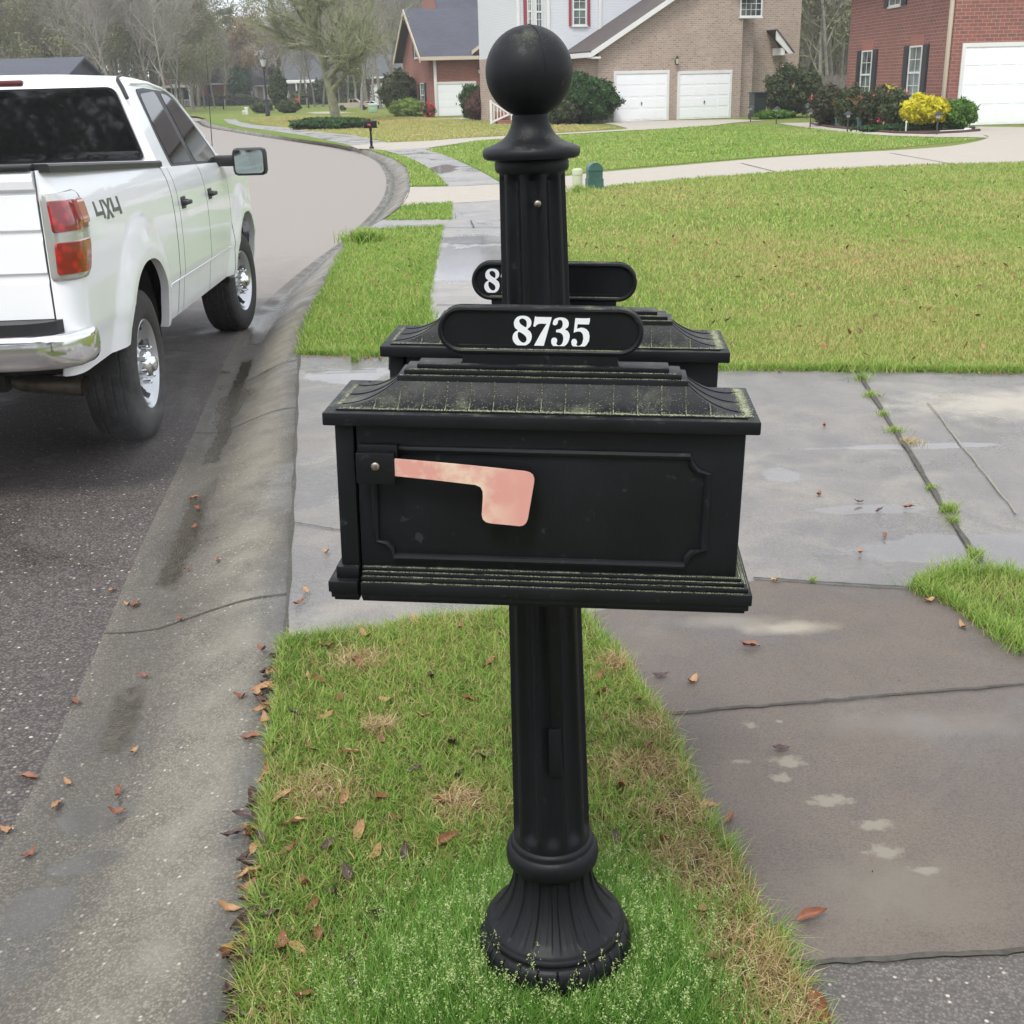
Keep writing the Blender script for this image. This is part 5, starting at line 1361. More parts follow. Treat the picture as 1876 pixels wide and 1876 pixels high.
MB().box((l2 - 3.9, -.03, .2), (l2 - .3, -.01, 2.3), W2.M).build('porch_doorway', 'dark_hole', h2, uv=False)
far_house('distant beige house with two white garage doors left of the street lamp', 445, 498, 192, 175, 'cream_brick', 'grey_shingle', 2.6, 5.2, 0, garages=((.9, 2.2), (3.0, 3.9)))
h4, W4, l4 = far_house('distant grey sided house with dark roof and white porch columns behind the bare tree', 522, 606, 196, 155, 'grey_siding', 'grey_shingle', 3.0, 6.6, 0, wins=())
pc = MB()
for k in range(4): pc.box((.6 + k * 1.2, -1.6, 0), (.76 + k * 1.2, -1.4, 2.5), W4.M)
pc.box((.4, -1.7, 2.5), (4.9, 0, 2.75), W4.M); pc.build('porch', 'white_trim', h4, uv=False)
far_house('distant red brick garage with two small white doors right of the parked cars', 672, 745, 196, 150, 'left_brick', 'grey_shingle', 3.1, 5.6, .05, garages=((.5, 2.2), (2.55, 4.2)))
far_house('house with only its dark grey roof showing above the white truck roof', -60, 112, 205, 75, 'blue_shingle', 'blue_shingle', 2.6, 4.0, .0)
# porch steps with a white rail at the foot of the cream house
Wp = Wall(P(898, 221, 56).xy, (1, .1)); st = thing('porch_steps', 'brick porch steps with slanting white handrail beside the red brown hedge', 'steps')
b = MB()
for k in range(3): b.box((.35, .3 * k, 0), (1.15, .3 * k + .9, .18 * (k + 1)), Wp.M)
b.build('steps', 'left_brick', st)
b = MB(); b.box((0, 0, 0), (.10, .10, 1.05), Wp.M).box((.95, 0, 0), (1.05, .1, .45), Wp.M)
for k in range(5): b.box((.17 + .15 * k, .03, .12 + .07 * k), (.21 + .15 * k, .06, .92 - .11 * k), Wp.M)
b.prism([(.05, .05), (.95, .42), (.95, .50), (.05, .14)], .02, .08, Wp.M, axis='y').prism([(.05, .95), (.95, .37), (.95, .45), (.05, 1.03)], .02, .08, Wp.M, axis='y')
b.build('handrail', 'white_trim', st, uv=False)
# timber fence between the brick houses
simple('old_timber', (.19, .175, .155), .9, col2=(.11, .10, .09), scale=5)
fn = thing('timber_fence', 'weathered grey board fence between the cream and red brick houses', 'fence', tuple(P(1495, 178, 62)))
fn.location.z = 0
m = MB()
for k in range(26): m.box((k * .16, 0, 0), (k * .16 + .145, .025, 1.75 + .04 * math.sin(k * 2.2)))
m.build('board_panel', 'old_timber', fn)
MB().box((0, .026, .4), (4.2, .07, .5)).box((0, .026, 1.3), (4.2, .07, 1.4)).build('rail', 'old_timber', fn)
# ================================================================ TREES AND SHRUBS
def bark(name, c, c2):
    simple(name, c, .92, col2=c2, scale=3., bump=.5, bscale=20, bdist=.02)
bark('grey_bark', (.26, .24, .21), (.16, .145, .125)); bark('twig_grey', (.33, .305, .27), (.23, .21, .18)); bark('twig_olive', (.27, .26, .18), (.20, .19, .13)); bark('twig_brown', (.20, .155, .115), (.14, .11, .085))
bark('mossy_bark', (.135, .125, .09), (.22, .24, .13)); bark('lichen_twig', (.30, .325, .165), (.20, .21, .12)); bark('pine_bark', (.13, .105, .085), (.09, .075, .06))
leafmat('pine_leaf', [(.035, .060, .030), (.055, .085, .045), (.085, .115, .06)]); leafmat('oak_leaf', [(.22, .145, .075), (.29, .20, .11), (.33, .27, .15)])
leafmat('olive_leaf', [(.14, .145, .07), (.20, .20, .10), (.26, .255, .15)]); leafmat('ever_leaf', [(.020, .045, .012), (.035, .085, .02), (.06, .14, .03)])
leafmat('bright_leaf', [(.05, .12, .015), (.09, .20, .025), (.14, .27, .04)]); leafmat('yellow_leaf', [(.45, .40, .02), (.62, .56, .02), (.75, .70, .05)])
leafmat('rose_leaf', [(.03, .045, .02), (.06, .075, .03), (.10, .055, .035)]); leafmat('camellia_leaf', [(.035, .05, .02), (.065, .085, .035), (.12, .14, .05)])
leafmat('redbrown_leaf', [(.06, .030, .022), (.11, .055, .04), (.15, .08, .055)]); leafmat('pink_flower', [(.75, .08, .16), (.8, .16, .22)], trans=.1); leafmat('pale_flower', [(.65, .40, .33), (.75, .5, .42)], trans=.1)
leafmat('red_flower', [(.6, .03, .07), (.7, .06, .1)], trans=.1); leafmat('fern_leaf', [(.16, .24, .05), (.28, .36, .09)]); leafmat('cordyline_leaf', [(.35, .10, .04), (.50, .22, .08)])

def segmesh(name, segs, mat, parent, sides=4):
    a = np.array(segs, float); p0 = a[:, 0:3]; p1 = a[:, 3:6]; r0 = a[:, 6]; r1 = a[:, 7]
    d = p1 - p0; d /= np.maximum(np.linalg.norm(d, axis=1, keepdims=True), 1e-9)
    up = np.where(np.abs(d[:, 2:3]) < .9, np.array([[0, 0, 1.]]), np.array([[1., 0, 0]]))
    e = np.cross(d, up); e /= np.linalg.norm(e, axis=1, keepdims=True); f = np.cross(d, e); n = len(a)
    V = np.empty((n, 2 * sides, 3))
    for k in range(sides):
        c, s_ = math.cos(2 * math.pi * k / sides), math.sin(2 * math.pi * k / sides); o = e * c + f * s_
        V[:, k] = p0 + o * r0[:, None]; V[:, sides + k] = p1 + o * r1[:, None]
    base = (np.arange(n) * 2 * sides)[:, None]
    F = np.concatenate([base + np.array([[k, (k + 1) % sides, sides + (k + 1) % sides, sides + k]]) for k in range(sides)])
    return fastmesh(name, V.reshape(-1, 3), F, mat, None, parent, True)
def quads(C, N, S, rg, asp=1.6, flat=0.):
    """leaf quads with random orientation"""
    n = len(C); t = rg.normal(size=(n, 3)); t[:, 2] *= (1 - flat); t /= np.linalg.norm(t, axis=1, keepdims=True)
    if N is not None: t = t * .6 + N * .6; t /= np.linalg.norm(t, axis=1, keepdims=True)
    b = rg.normal(size=(n, 3)); u = np.cross(t, b); u /= np.linalg.norm(u, axis=1, keepdims=True); w = np.cross(t, u)
    S = np.broadcast_to(np.asarray(S, float), (n,))[:, None]
    V = np.stack([C - u * S * asp, C + w * S * .55 - u * S * .1, C + u * S * asp, C - w * S * .55 - u * S * .1], 1)
    return V.reshape(-1, 3), np.arange(4 * n).reshape(n, 4)
def grow(seed, H, r, levels=4, nc=(6, 6, 5, 4), ang=(50, 45, 40, 40), ratio=(.5, .55, .55, .5), first=.35, wob=.12, up=.15, droop=0., lean=0.):
    rg = random.Random(seed); segs = {i: [] for i in range(levels + 1)}; tips = []
    def br(p, d, L_, r_, lv):
        k = 6 if lv == 0 else (4 if lv == 1 else 3); q = p; pts = [(q, r_)]
        for i in range(k):
            d = (d + Vector((rg.gauss(0, wob), rg.gauss(0, wob), rg.gauss(0, wob) + (up if lv else .0) - droop * lv * .5))).normalized()
            q2 = q + d * (L_ / k); ra = r_ * (1 - .80 * i / k); rb = r_ * (1 - .80 * (i + 1) / k)
            segs[lv].append((*q, *q2, ra, rb)); q = q2; pts.append((q, rb))
        if lv >= levels: tips.append((q, d)); return
        n = nc[lv]
        for j in range(n):
            t = first + (1 - first) * (j + rg.random()) / n if lv == 0 else .2 + .8 * (j + rg.random()) / n
            f = min(t, .999) * k; i = int(f); pa, ra = pts[i]; pb, rb = pts[i + 1]; pp = pa.lerp(pb, f - i); rr = ra + (rb - ra) * (f - i)
            ax = d.orthogonal().normalized(); ax.rotate(Matrix.Rotation(rg.uniform(0, 6.283), 3, d)); nd = d.copy() if lv else (pts[min(i + 1, k)][0] - pts[i][0]).normalized()
            nd.rotate(Matrix.Rotation(RAD(ang[lv] * rg.uniform(.7, 1.25)), 3, ax))
            br(pp, nd.normalized(), L_ * ratio[lv] * rg.uniform(.7, 1.2) * (1.15 - .5 * t if lv == 0 else 1), min(rr * .75, r_ * .55), lv + 1)
    br(Vector((0, 0, -.1)), Vector((lean, 0, 1)).normalized(), H, r, 0)
    return segs, tips
def tree_thing(name, label, cat, seed, barkm, twigm, leaf=None, nleaf=0, lsize=.12, lspread=.5, loc=(0, 0, 0), split=1, minr=.004, group=None, **kw):
    t = thing(name, label, cat, loc, 0, group); segs, tips = grow(seed, **kw); lv = sorted(segs)
    big = [s for i in lv if i <= split for s in segs[i]]; small = [(*s[:6], max(s[6], minr), max(s[7], minr * .7)) for i in lv if i > split for s in segs[i]]
    segmesh('trunk', big, barkm, t, 7); segmesh('branches' if leaf else 'crown', small, twigm, t, 3)
    if leaf and nleaf:
        rg = np.random.default_rng(seed); T = np.array([tuple(p) for p, d in tips]); idx = rg.integers(0, len(T), nleaf)
        cv = rg.random(len(T)); C = T[idx] + rg.normal(0, lspread, (nleaf, 3)) * np.array([1, 1, .6])
        V, F = quads(C, None, lsize * rg.uniform(.6, 1.3, nleaf), rg)
        fastmesh('crown', V, F, leaf, np.clip(cv[idx] * .7 + rg.random(nleaf) * .4 - .05, 0, 1), t)
    return t
def pine_thing(label, seed, H, loc=(0, 0, 0), group=None):
    rg = random.Random(seed); r2 = np.random.default_rng(seed); t = thing('pine_tree', label, 'pine tree', loc, 0, group); segs = []; q = Vector((0, 0, -.1)); cl = []
    for i in range(10):
        q2 = q + Vector((rg.gauss(0, .05) * H / 12, rg.gauss(0, .05) * H / 12, H / 10)); segs.append((*q, *q2, .02 * H * (1 - .085 * i), .02 * H * (1 - .085 * (i + 1)))); q = q2
        if i >= 4:
            for _ in range(5):
                a = rg.uniform(0, 6.28); L_ = H * rg.uniform(.08, .19) * (1.25 - .08 * i); e = q + Vector((math.cos(a) * L_, math.sin(a) * L_, L_ * rg.uniform(.0, .5)))
                segs.append((*q, *e, .004 * H, .0015 * H)); cl.append((e, L_ * .45)); cl.append((q.lerp(e, .65), L_ * .3))
    segmesh('trunk', segs, 'pine_bark', t, 6)
    C = []; v = []
    for c, s_ in cl:
        k = 130; val = rg.random(); C.append(np.array(tuple(c)) + r2.normal(0, 1, (k, 3)) * s_ * np.array([.55, .55, .28])); v.append(np.clip(val * .6 + r2.random(k) * .5, 0, 1))
    C = np.concatenate(C); V, F = quads(C, None, .017 * H * r2.uniform(.5, 1.2, len(C)), r2); fastmesh('crown', V, F, 'pine_leaf', np.concatenate(v), t)
    return t
GB = 'tall bare grey trees of the wood behind the houses'
bare = [tree_thing('bare_tree', 'tall bare grey tree in the wood behind the houses', 'tree', 100 + i, 'grey_bark', 'twig_grey', H=17, r=.20, levels=4, nc=(13, 7, 6, 5), ang=(42, 42, 40, 38), ratio=(.36, .55, .5, .5), first=.28, wob=.10, up=.12, minr=.012, group=GB, split=0) for i in range(3)]
olive = [tree_thing('bare_tree', 'tall olive twigged tree in the wood behind the houses', 'tree', 140 + i, 'grey_bark', 'twig_olive', 'olive_leaf', 9000, .13, .55, H=16, r=.20, levels=3, nc=(14, 8, 7), ang=(48, 45, 42), ratio=(.36, .55, .5), first=.15, wob=.11, up=.10, minr=.012, group='olive twigged trees of the wood', split=0) for i in range(2)]
brown = tree_thing('autumn_tree', 'russet leaved oak left of the sky gap above the street lamp', 'tree', 171, 'grey_bark', 'twig_brown', 'oak_leaf', 13000, .13, .55, H=12, r=.2, levels=3, nc=(12, 8, 7), ang=(55, 48, 42), ratio=(.45, .55, .5), first=.2, wob=.1, up=.1, minr=.012, split=0)
pines = [pine_thing('dark green pine in the wood behind the houses', 180 + i, 17, group='dark pines of the wood') for i in range(2)]
def at(px, D): p = P(px, 170, D); return (p.x, D, -.1)
r3 = random.Random(21)
used = set()
def put(proto, px, D, s, label=None, rz=None):
    loc = at(px, D); rz = r3.uniform(0, 6.28) if rz is None else rz
    if proto.name in used: return dup(proto, loc, rz, label, None, s)
    used.add(proto.name); proto.location = loc; proto.rotation_euler = (0, 0, rz); proto.scale = (s,) * 3
    if label: proto['label'] = label
    return proto
# left wood: tall, close
for k in range(46):
    px = -60 + 425 * ((k + r3.random()) / 46); D = r3.uniform(150, 215)
    pr_ = r3.choice([bare[0], bare[1], bare[2], olive[0], olive[1], olive[0], olive[1], pines[0]]); put(pr_, px, D, r3.uniform(.95, 1.3) * D / 165)
for k in range(26):
    px = -40 + 390 * ((k + r3.random()) / 26); D = r3.uniform(100, 140); put(r3.choice([bare[0], bare[1], bare[2], olive[0], olive[1]]), px, D, r3.uniform(.55, .85))
# middle, behind the bare lichen tree; gap of sky left at 450-540
for k in range(9): put(r3.choice([bare[0], bare[1], olive[0]]), 400 + 7 * k, r3.uniform(205, 240), r3.uniform(.34, .42) if k > 2 else .6)
for k in range(30):
    px = 600 + 170 * ((k + r3.random()) / 30); D = r3.uniform(175, 240); s = (.78 + .4 * min(1, max(0, (px - 585) / 60))) * r3.uniform(.85, 1.1) * D / 200; put(r3.choice([bare[0], bare[1], bare[2], bare[1], olive[1], olive[0]]), px, D, s)
put(pines[0], 570, 190, 1.0); put(pines[1], 572, 205, 1.1); put(pines[1], 428, 195, .78); put(pines[0], 590, 200, 1.0); put(pines[1], 345, 170, 1.0); put(pines[0], 230, 160, .95)
put(brown, 466, 170, .80); put(brown, 492, 178, .74, 'russet leaved oak right behind the street lamp'); put(brown, 655, 165, 1.05, 'russet leaved oak behind the lichen covered tree crown'); put(brown, 628, 178, 1.1, 'russet leaved oak showing left of the lichen covered crown top')
# pale pink brown canopy in the gap
for k in range(5): put(brown if k % 2 else bare[2], 500 + 11 * k, 235, .70, ['', 'thin russet oak far off, left under the patch of open sky', '', 'thin russet oak far off, right under the patch of open sky', ''][k] or None)
# behind cream house and between houses on the right
for k in range(20): put(r3.choice([bare[0], bare[1], bare[2], olive[1], olive[0]]), 1460 + 95 * ((k + r3.random()) / 20), r3.uniform(76, 100), r3.uniform(.5, .75))
for k in range(6): put(r3.choice(bare), 660 + 12 * k, r3.uniform(95, 130), r3.uniform(.6, .85))
for k in range(11): put(bare[k % 3], 515 + 15 * k, r3.uniform(120, 145), r3.uniform(.4, .65))
for k in range(7): put((bare + olive)[k % 5], 296 + 19 * k, r3.uniform(135, 155), r3.uniform(.45, .62))
# wood mass far behind
def woodmass(name, x0, x1, D0, D1, hmax, n, mat, seed, ls=.5):
    rg = np.random.default_rng(seed); px = rg.uniform(x0, x1, n); D = rg.uniform(D0, D1, n)
    X = np.array([P(a, 170, 1.).x for a in (x0, x1)]); xx = (X[0] + (X[1] - X[0]) * (px - x0) / (x1 - x0)) * D
    top = hmax * (.75 + .25 * np.sin(px * .045 + seed) * np.sin(px * .11)); z = rg.random(n) ** .9 * top
    V, F = quads(np.stack([xx, D, z], 1), None, ls * rg.uniform(.5, 1.3, n), rg); o = fastmesh(name, V, F, mat, np.clip(.5 + .3 * np.sin(px * .2 + z) + rg.normal(0, .25, n), 0, 1)); o['kind'] = 'stuff'
    tag(o, None); return o
w = woodmass('far_wood', -400, 470, 225, 260, 17, 16000, 'olive_leaf', 4, .42)
w = woodmass('far_wood', 590, 800, 245, 275, 12, 7000, 'olive_leaf', 6, .40)
w = woodmass('far_wood', 430, 620, 245, 275, 8.5, 5000, 'olive_leaf', 5, .38)
w = woodmass('far_wood', 1440, 1560, 102, 112, 7.5, 16000, 'olive_leaf', 8, .20)
w = woodmass('far_wood', 1450, 2600, 120, 160, 10, 16000, 'olive_leaf', 9, .4)

# the big lichen covered tree
big = tree_thing('bare_tree', 'bare spreading tree covered in yellow green lichen above the low juniper bed', 'tree', 207, 'mossy_bark', 'lichen_twig', H=8.2, r=.30, levels=4, nc=(26, 9, 7, 6), ang=(66, 48, 42, 40), ratio=(.46, .46, .48, .5), first=.20, wob=.09, up=.07, minr=.011, loc=tuple(G(617, 222)), split=1)
# behind the camera: trees that the truck window mirrors
for k, (x, y, s) in enumerate(((-9, -16, .8), (-4, -22, .9), (3, -19, .7), (-14, -24, 1.), (8, -26, .9), (-1, -30, .95))):
    t = dup(pines[k % 2] if k % 2 else olive[0], (x, y, 0), k, 'tree standing behind the photographer across the lawn', 'trees behind the viewer', s)

def backwood(n, seed):
    rg = np.random.default_rng(seed); a = rg.uniform(-70, 60, n); D = rg.uniform(-48, -38, n); top = 8.5 + 2.5 * np.sin(a * .35) * np.sin(a * .13 + 1); z = rg.random(n) ** .8 * top
    V, F = quads(np.stack([a, D, z], 1), None, .42 * rg.uniform(.5, 1.3, n), rg); fastmesh('wood_behind_viewer', V, F, 'camellia_leaf', rg.random(n))['kind'] = 'stuff'
backwood(9000, 3)
def shrub(name, label, cat, loc, size, leaf, n=4200, ls=.05, seed=1, flowers=None, nf=0, fs=.08, box=0., group=None, barkm='twig_brown', rz=0., shell=.55):
    """leaves through a lumpy ellipsoid volume, denser to the outside; size = half width, half depth, height"""
    t = thing(name, label, cat, loc, rz, group); rg = np.random.default_rng(seed)
    d = rg.normal(size=(n, 3)); d /= np.linalg.norm(d, axis=1, keepdims=True)
    lump = 1 + .13 * np.sin(d[:, 0] * 5 + seed) * np.cos(d[:, 1] * 4 + seed * 2) + .10 * np.sin(d[:, 2] * 7 + d[:, 0] * 6 + seed)
    if box: d = np.sign(d) * np.abs(d) ** (1 - box * .5); d /= np.max(np.abs(d), axis=1, keepdims=True) ** box
    rad = (shell + (1 - shell) * rg.random(n) ** .6) * lump
    sp = .5 + .5 * np.sin(d[:, 0] * 17 + seed) * np.sin(d[:, 1] * 15 + 2 * seed) * np.sin(d[:, 2] * 13 + seed); rad *= 1 + .16 * (sp > .62) * rg.random(n) + .10 * (rg.random(n) < .12) * rg.random(n) - .10 * (sp < .3) * (rg.random(n) < .7)
    C = d * rad[:, None] * np.array([size[0], size[1], size[2] / 2]) + np.array([0, 0, size[2] * .52]); C[:, 2] = np.maximum(C[:, 2], .03)
    v = np.clip(.45 + .25 * np.sin(C[:, 0] * 9 / max(size[0], .3)) * np.sin(C[:, 2] * 8) + rg.normal(0, .22, n), 0, 1)
    V, F = quads(C, d, ls * rg.uniform(.6, 1.3, n), rg); fastmesh('foliage', V, F, leaf, v, t)
    segs = []
    for k in range(16):
        a = rg.uniform(0, 6.28); e = rg.uniform(.3, .85); segs.append((rg.normal(0, .06) * size[0], rg.normal(0, .06) * size[1], -.02, math.cos(a) * size[0] * e, math.sin(a) * size[1] * e, size[2] * rg.uniform(.4, .9), .018 * size[2] + .006, .006))
    segmesh('stem', segs, barkm, t, 5)
    if flowers:
        i = rg.integers(0, n, nf); i = i[(d[i, 1] < .2)] if nf > 6 else i; C2 = C[i] + d[i] * .05; k = 14
        CC = np.repeat(C2, k, 0) + rg.normal(0, fs * .35, (len(C2) * k, 3)); V, F = quads(CC, None, fs * .5, rg, 1.); fastmesh('blossoms', V, F, flowers, rg.random(len(CC)), t)['kind'] = 'stuff'
    return t
def gl(px, py, dz=0.): p = G(px, py); return (p.x, p.y, dz)
shrub('round_shrub', 'large glossy dark green shrub against the pale brick wall left of the garage doors', 'shrub', gl(1076, 226), (1.25, 1.2, 1.95), 'ever_leaf', 14000, .065, 3, shell=.7)
shrub('round_shrub', 'dark bronze lower shrub in front of the large glossy green one, beside the mailbox ball', 'shrub', gl(1030, 228), (.75, .7, 1.2), 'camellia_leaf', 5000, .06, 4, shell=.6)
shrub('clipped_hedge', 'red brown clipped hedge bush left of the white porch handrail', 'hedge', gl(882, 220.5), (.80, .8, 1.35), 'redbrown_leaf', 9000, .05, 5, shell=.7)
shrub('clipped_hedge', 'bright green flat topped bush behind the red brown hedge', 'hedge', gl(880, 218), (.95, .7, 1.70), 'ever_leaf', 7000, .07, 6, box=.4)
shrub('dark_shrub', 'dark loose shrub at the left corner of the left red brick house', 'shrub', gl(732, 212), (1.1, 1.2, 2.6), 'camellia_leaf', 9000, .08, 7)
shrub('fern_clump', 'yellow green arching fern clump under the left brick house windows', 'plant', gl(748, 214), (1.0, .7, .95), 'fern_leaf', 2600, .14, 8)
shrub('flowering_shrub', 'small shrub with red flowers at the foot of the white downpipe', 'shrub', gl(787, 215), (.35, .35, .75), 'camellia_leaf', 900, .05, 9, 'red_flower', 60, .10)
shrub('juniper_bed', 'low dark juniper bed around the foot of the lichen covered tree', 'shrub', gl(605, 236), (1.75, 1.1, .46), 'ever_leaf', 12000, .06, 10, rz=.1)
shrub('clipped_bush', 'round clipped bush just right of the street lamp', 'bush', gl(530, 207), (.95, .9, 1.0), 'camellia_leaf', 3000, .08, 11)
shrub('clipped_bush', 'round clipped bush at the left foot of the street lamp', 'bush', gl(481, 207.5), (.9, .9, .95), 'camellia_leaf', 3000, .08, 12)
shrub('cone_evergreen', 'dark pointed evergreen right of the street lamp', 'shrub', gl(513, 205), (.75, .7, 3.1), 'camellia_leaf', 4500, .10, 13)
shrub('cone_evergreen', 'dark cone evergreen at the corner of the distant brick house', 'shrub', at(441, 168), (1.5, 1.5, 4.8), 'ever_leaf', 5000, .14, 14)
shrub('low_hedge', 'long low dark hedge before the distant brick house', 'hedge', at(415, 163), (3.6, 1.0, 1.5), 'camellia_leaf', 5000, .12, 15, box=.4)
for k, (a, D, w_, h_) in enumerate(((598, 150, 2.4, 3.0), (640, 148, 3.2, 3.6), (560, 152, 1.8, 1.8), (664, 152, 1.8, 3.4))):
    shrub('dark_shrub', 'dark shrub in front of the distant grey house', 'shrub', at(a, D), (w_, 1.2, h_), 'camellia_leaf', 2600, .13, 30 + k, group='dark shrubs before the grey house')
# bed in front of the right brick house
shrub('camellia_shrub', 'big loose camellia with a few coral blooms beside the dark bin', 'shrub', gl(1450, 215), (1.25, 1.1, 2.15), 'camellia_leaf', 14000, .055, 16, 'pale_flower', 22, .09)
shrub('rose_bush', 'reddish rose bush with pink blooms at the left end of the flower bed', 'shrub', gl(1513, 231), (.58, .55, 1.35), 'rose_leaf', 5500, .045, 17, 'pink_flower', 12, .085, shell=.45)
shrub('rose_bush', 'dark green rose bush between the two planters', 'shrub', gl(1556, 234), (.50, .45, 1.30), 'camellia_leaf', 4500, .045, 18, 'pink_flower', 6, .08, shell=.45)
shrub('rose_bush', 'tall dark rose bush below the left brick house window', 'shrub', gl(1604, 236), (.62, .5, 1.25), 'rose_leaf', 5500, .045, 19, 'pink_flower', 5, .08, shell=.45)
shrub('rose_bush', 'dark rose bush with one magenta bloom left of the yellow shrub', 'shrub', gl(1636, 238), (.48, .45, 1.22), 'camellia_leaf', 4500, .045, 20, 'pink_flower', 6, .10, shell=.45)
shrub('yellow_shrub', 'golden yellow leaved shrub behind the rose bushes', 'shrub', gl(1627, 233), (.55, .35, 1.30), 'yellow_leaf', 1800, .055, 21)
ysh = shrub('yellow_shrub', 'bright yellow leaved shrub in front of the beige downpipe', 'shrub', gl(1690, 240, .22), (.72, .5, .82), 'yellow_leaf', 7000, .055, 22)
shrub('round_shrub', 'dark green lower growth under the bright yellow shrub', 'shrub', gl(1690, 239), (.68, .5, .55), 'ever_leaf', 3000, .05, 23)
shrub('round_shrub', 'bright green rounded shrub left of the right garage door', 'shrub', gl(1752, 238), (.56, .5, .88), 'bright_leaf', 6000, .05, 24)
shrub('dark_shrub', 'low dark plants trailing along the flower bed edge', 'plant', gl(1650, 241), (1.4, .2, .22), 'ever_leaf', 1500, .05, 25)
shrub('ground_plant', 'low green weeds by the foot of the dark bin', 'plant', gl(1418, 218), (.8, .4, .35), 'bright_leaf', 1500, .06, 26)
# ================================================================ GRASS
def grassmat(name, cols, trans=.3):
    leafmat(name, cols, trans=trans, rough=.55)
grassmat('grass_blade', [(.055, .12, .018), (.12, .25, .032), (.24, .38, .065), (.38, .44, .13), (.50, .38, .17), (.58, .45, .25)])
grassmat('tall_grass', [(.07, .17, .03), (.15, .32, .055), (.25, .44, .09), (.42, .52, .20), (.56, .60, .32)])
grassmat('straw', [(.20, .12, .05), (.36, .24, .11), (.50, .38, .20), (.58, .48, .30)])
NP = np.random.default_rng(99)
def wob(x, y, f, sd):
    r_ = np.random.default_rng(sd); s = 0
    for k in range(6):
        a = r_.uniform(0, 6.28); ff = f * r_.uniform(.6, 1.8); s = s + np.sin(x * ff * math.cos(a) + y * ff * math.sin(a) + r_.uniform(0, 6.28))
    return s / 6
def scatter(poly, n, ymax=None, ymin=None):
    p = np.array([(q[0], q[1]) for q in poly]); x0, y0 = p.min(0); x1, y1 = p.max(0)
    if ymax is not None: y1 = min(y1, ymax)
    if ymin is not None: y0 = max(y0, ymin)
    X = np.empty(0); Y = np.empty(0)
    while len(X) < n:
        x = NP.uniform(x0, x1, n * 2); y = NP.uniform(y0, y1, n * 2); m_ = inside(poly, x, y); X = np.concatenate([X, x[m_]]); Y = np.concatenate([Y, y[m_]])
    return X[:n], Y[:n]
def blades(name, X, Y, Z, h, w, lean, v, mat, curl=.6, kind='stuff', az=None):
    n = len(X); h = np.broadcast_to(h, n); w = np.broadcast_to(w, n); lean = np.broadcast_to(lean, n)
    a = NP.uniform(0, 2 * np.pi, n) if az is None else az; b = NP.uniform(0, 2 * np.pi, n)
    dx, dy = np.cos(a), np.sin(a); wx, wy = np.cos(b) * w / 2, np.sin(b) * w / 2
    V = np.empty((n, 6, 3))
    for k, (t, ww) in enumerate(((0., 1.), (.55, .8), (1., .12))):
        off = h * lean * (t ** (1 + curl)); zz = h * t * np.sqrt(np.maximum(.06, 1 - (lean * t * .75) ** 2))
        cx, cy, cz = X + dx * off, Y + dy * off, Z + zz
        V[:, 2 * k] = np.stack([cx - wx * ww, cy - wy * ww, cz], 1); V[:, 2 * k + 1] = np.stack([cx + wx * ww, cy + wy * ww, cz], 1)
    b0 = (np.arange(n) * 6)[:, None]
    F = np.concatenate([b0 + np.array([[0, 1, 3, 2]]), b0 + np.array([[2, 3, 5, 4]])], 0)
    o = fastmesh(name, V.reshape(-1, 3), F, mat, np.concatenate([v, v])); o['kind'] = 'stuff'; return o
def mound(x, y): return 0.008
# --- patch round the mailbox
VIS = gp((440, 1930), (475, 1650), (492, 1480), (508, 1300), (520, 1180), (700, 1155), (935, 1124), (1062, 1132), (1124, 1195), (1168, 1265), (1218, 1335), (1260, 1425), (1290, 1505), (1335, 1575), (1376, 1665), (1430, 1745), (1478, 1835), (1525, 1930))
dead = [(*G(x, y).xy, r) for x, y, r in ((655, 1225, .055), (590, 1465, .075), (850, 1485, .055), (1185, 1420, .09), (1240, 1500, .07), (1310, 1640, .09), (1400, 1800, .13), (1345, 1740, .10), (1210, 1345, .06), (1255, 1590, .06), (1500, 1870, .10), (700, 1350, .02), (1130, 1230, .035))]
def deadness(X, Y):
    d = np.zeros(len(X))
    for (x, y, r) in dead: d = np.maximum(d, np.exp(-(((X - x) ** 2 * .8 + (Y - y) ** 2 * 1.3) / (r * (1 + .45 * wob(X, Y, 30, 77))) ** 2) ** .9))
    return d
X, Y = scatter(VIS, 15000); v = .10 + .5 * NP.random(len(X))
blades('dry_thatch', X, Y, .008 + NP.random(len(X)) * .006, NP.uniform(.02, .05, len(X)), NP.uniform(.0012, .0026, len(X)), 1.25, v * .8, 'straw', .2)
# clumps: blades splay from tuft centres
NT_ = 11000; TX, TY = scatter(VIS, NT_); tb = NP.random(NT_)
idx = np.repeat(np.arange(NT_), 9); n = len(idx)
X = TX[idx] + NP.normal(0, .006, n); Y = TY[idx] + NP.normal(0, .006, n)
dd = deadness(X, Y); keep = NP.random(n) > dd * .62; X, Y, idx, dd = X[keep], Y[keep], idx[keep], dd[keep]; n = len(X)
big_ = wob(X, Y, 7, 3); v = np.clip(.36 + .16 * big_ + .30 * (tb[idx] - .5) + NP.normal(0, .13, n) + .10 * (NP.random(n) < .12) + dd * .35, 0, 1)
v = np.where(NP.random(n) < .07 + .2 * dd, NP.uniform(.72, 1., n), v)
blades('grass', X, Y, .006, NP.uniform(.014, .056, n), NP.uniform(.0016, .0038, n), NP.uniform(.2, 1.2, n), v, 'grass_blade', .8)
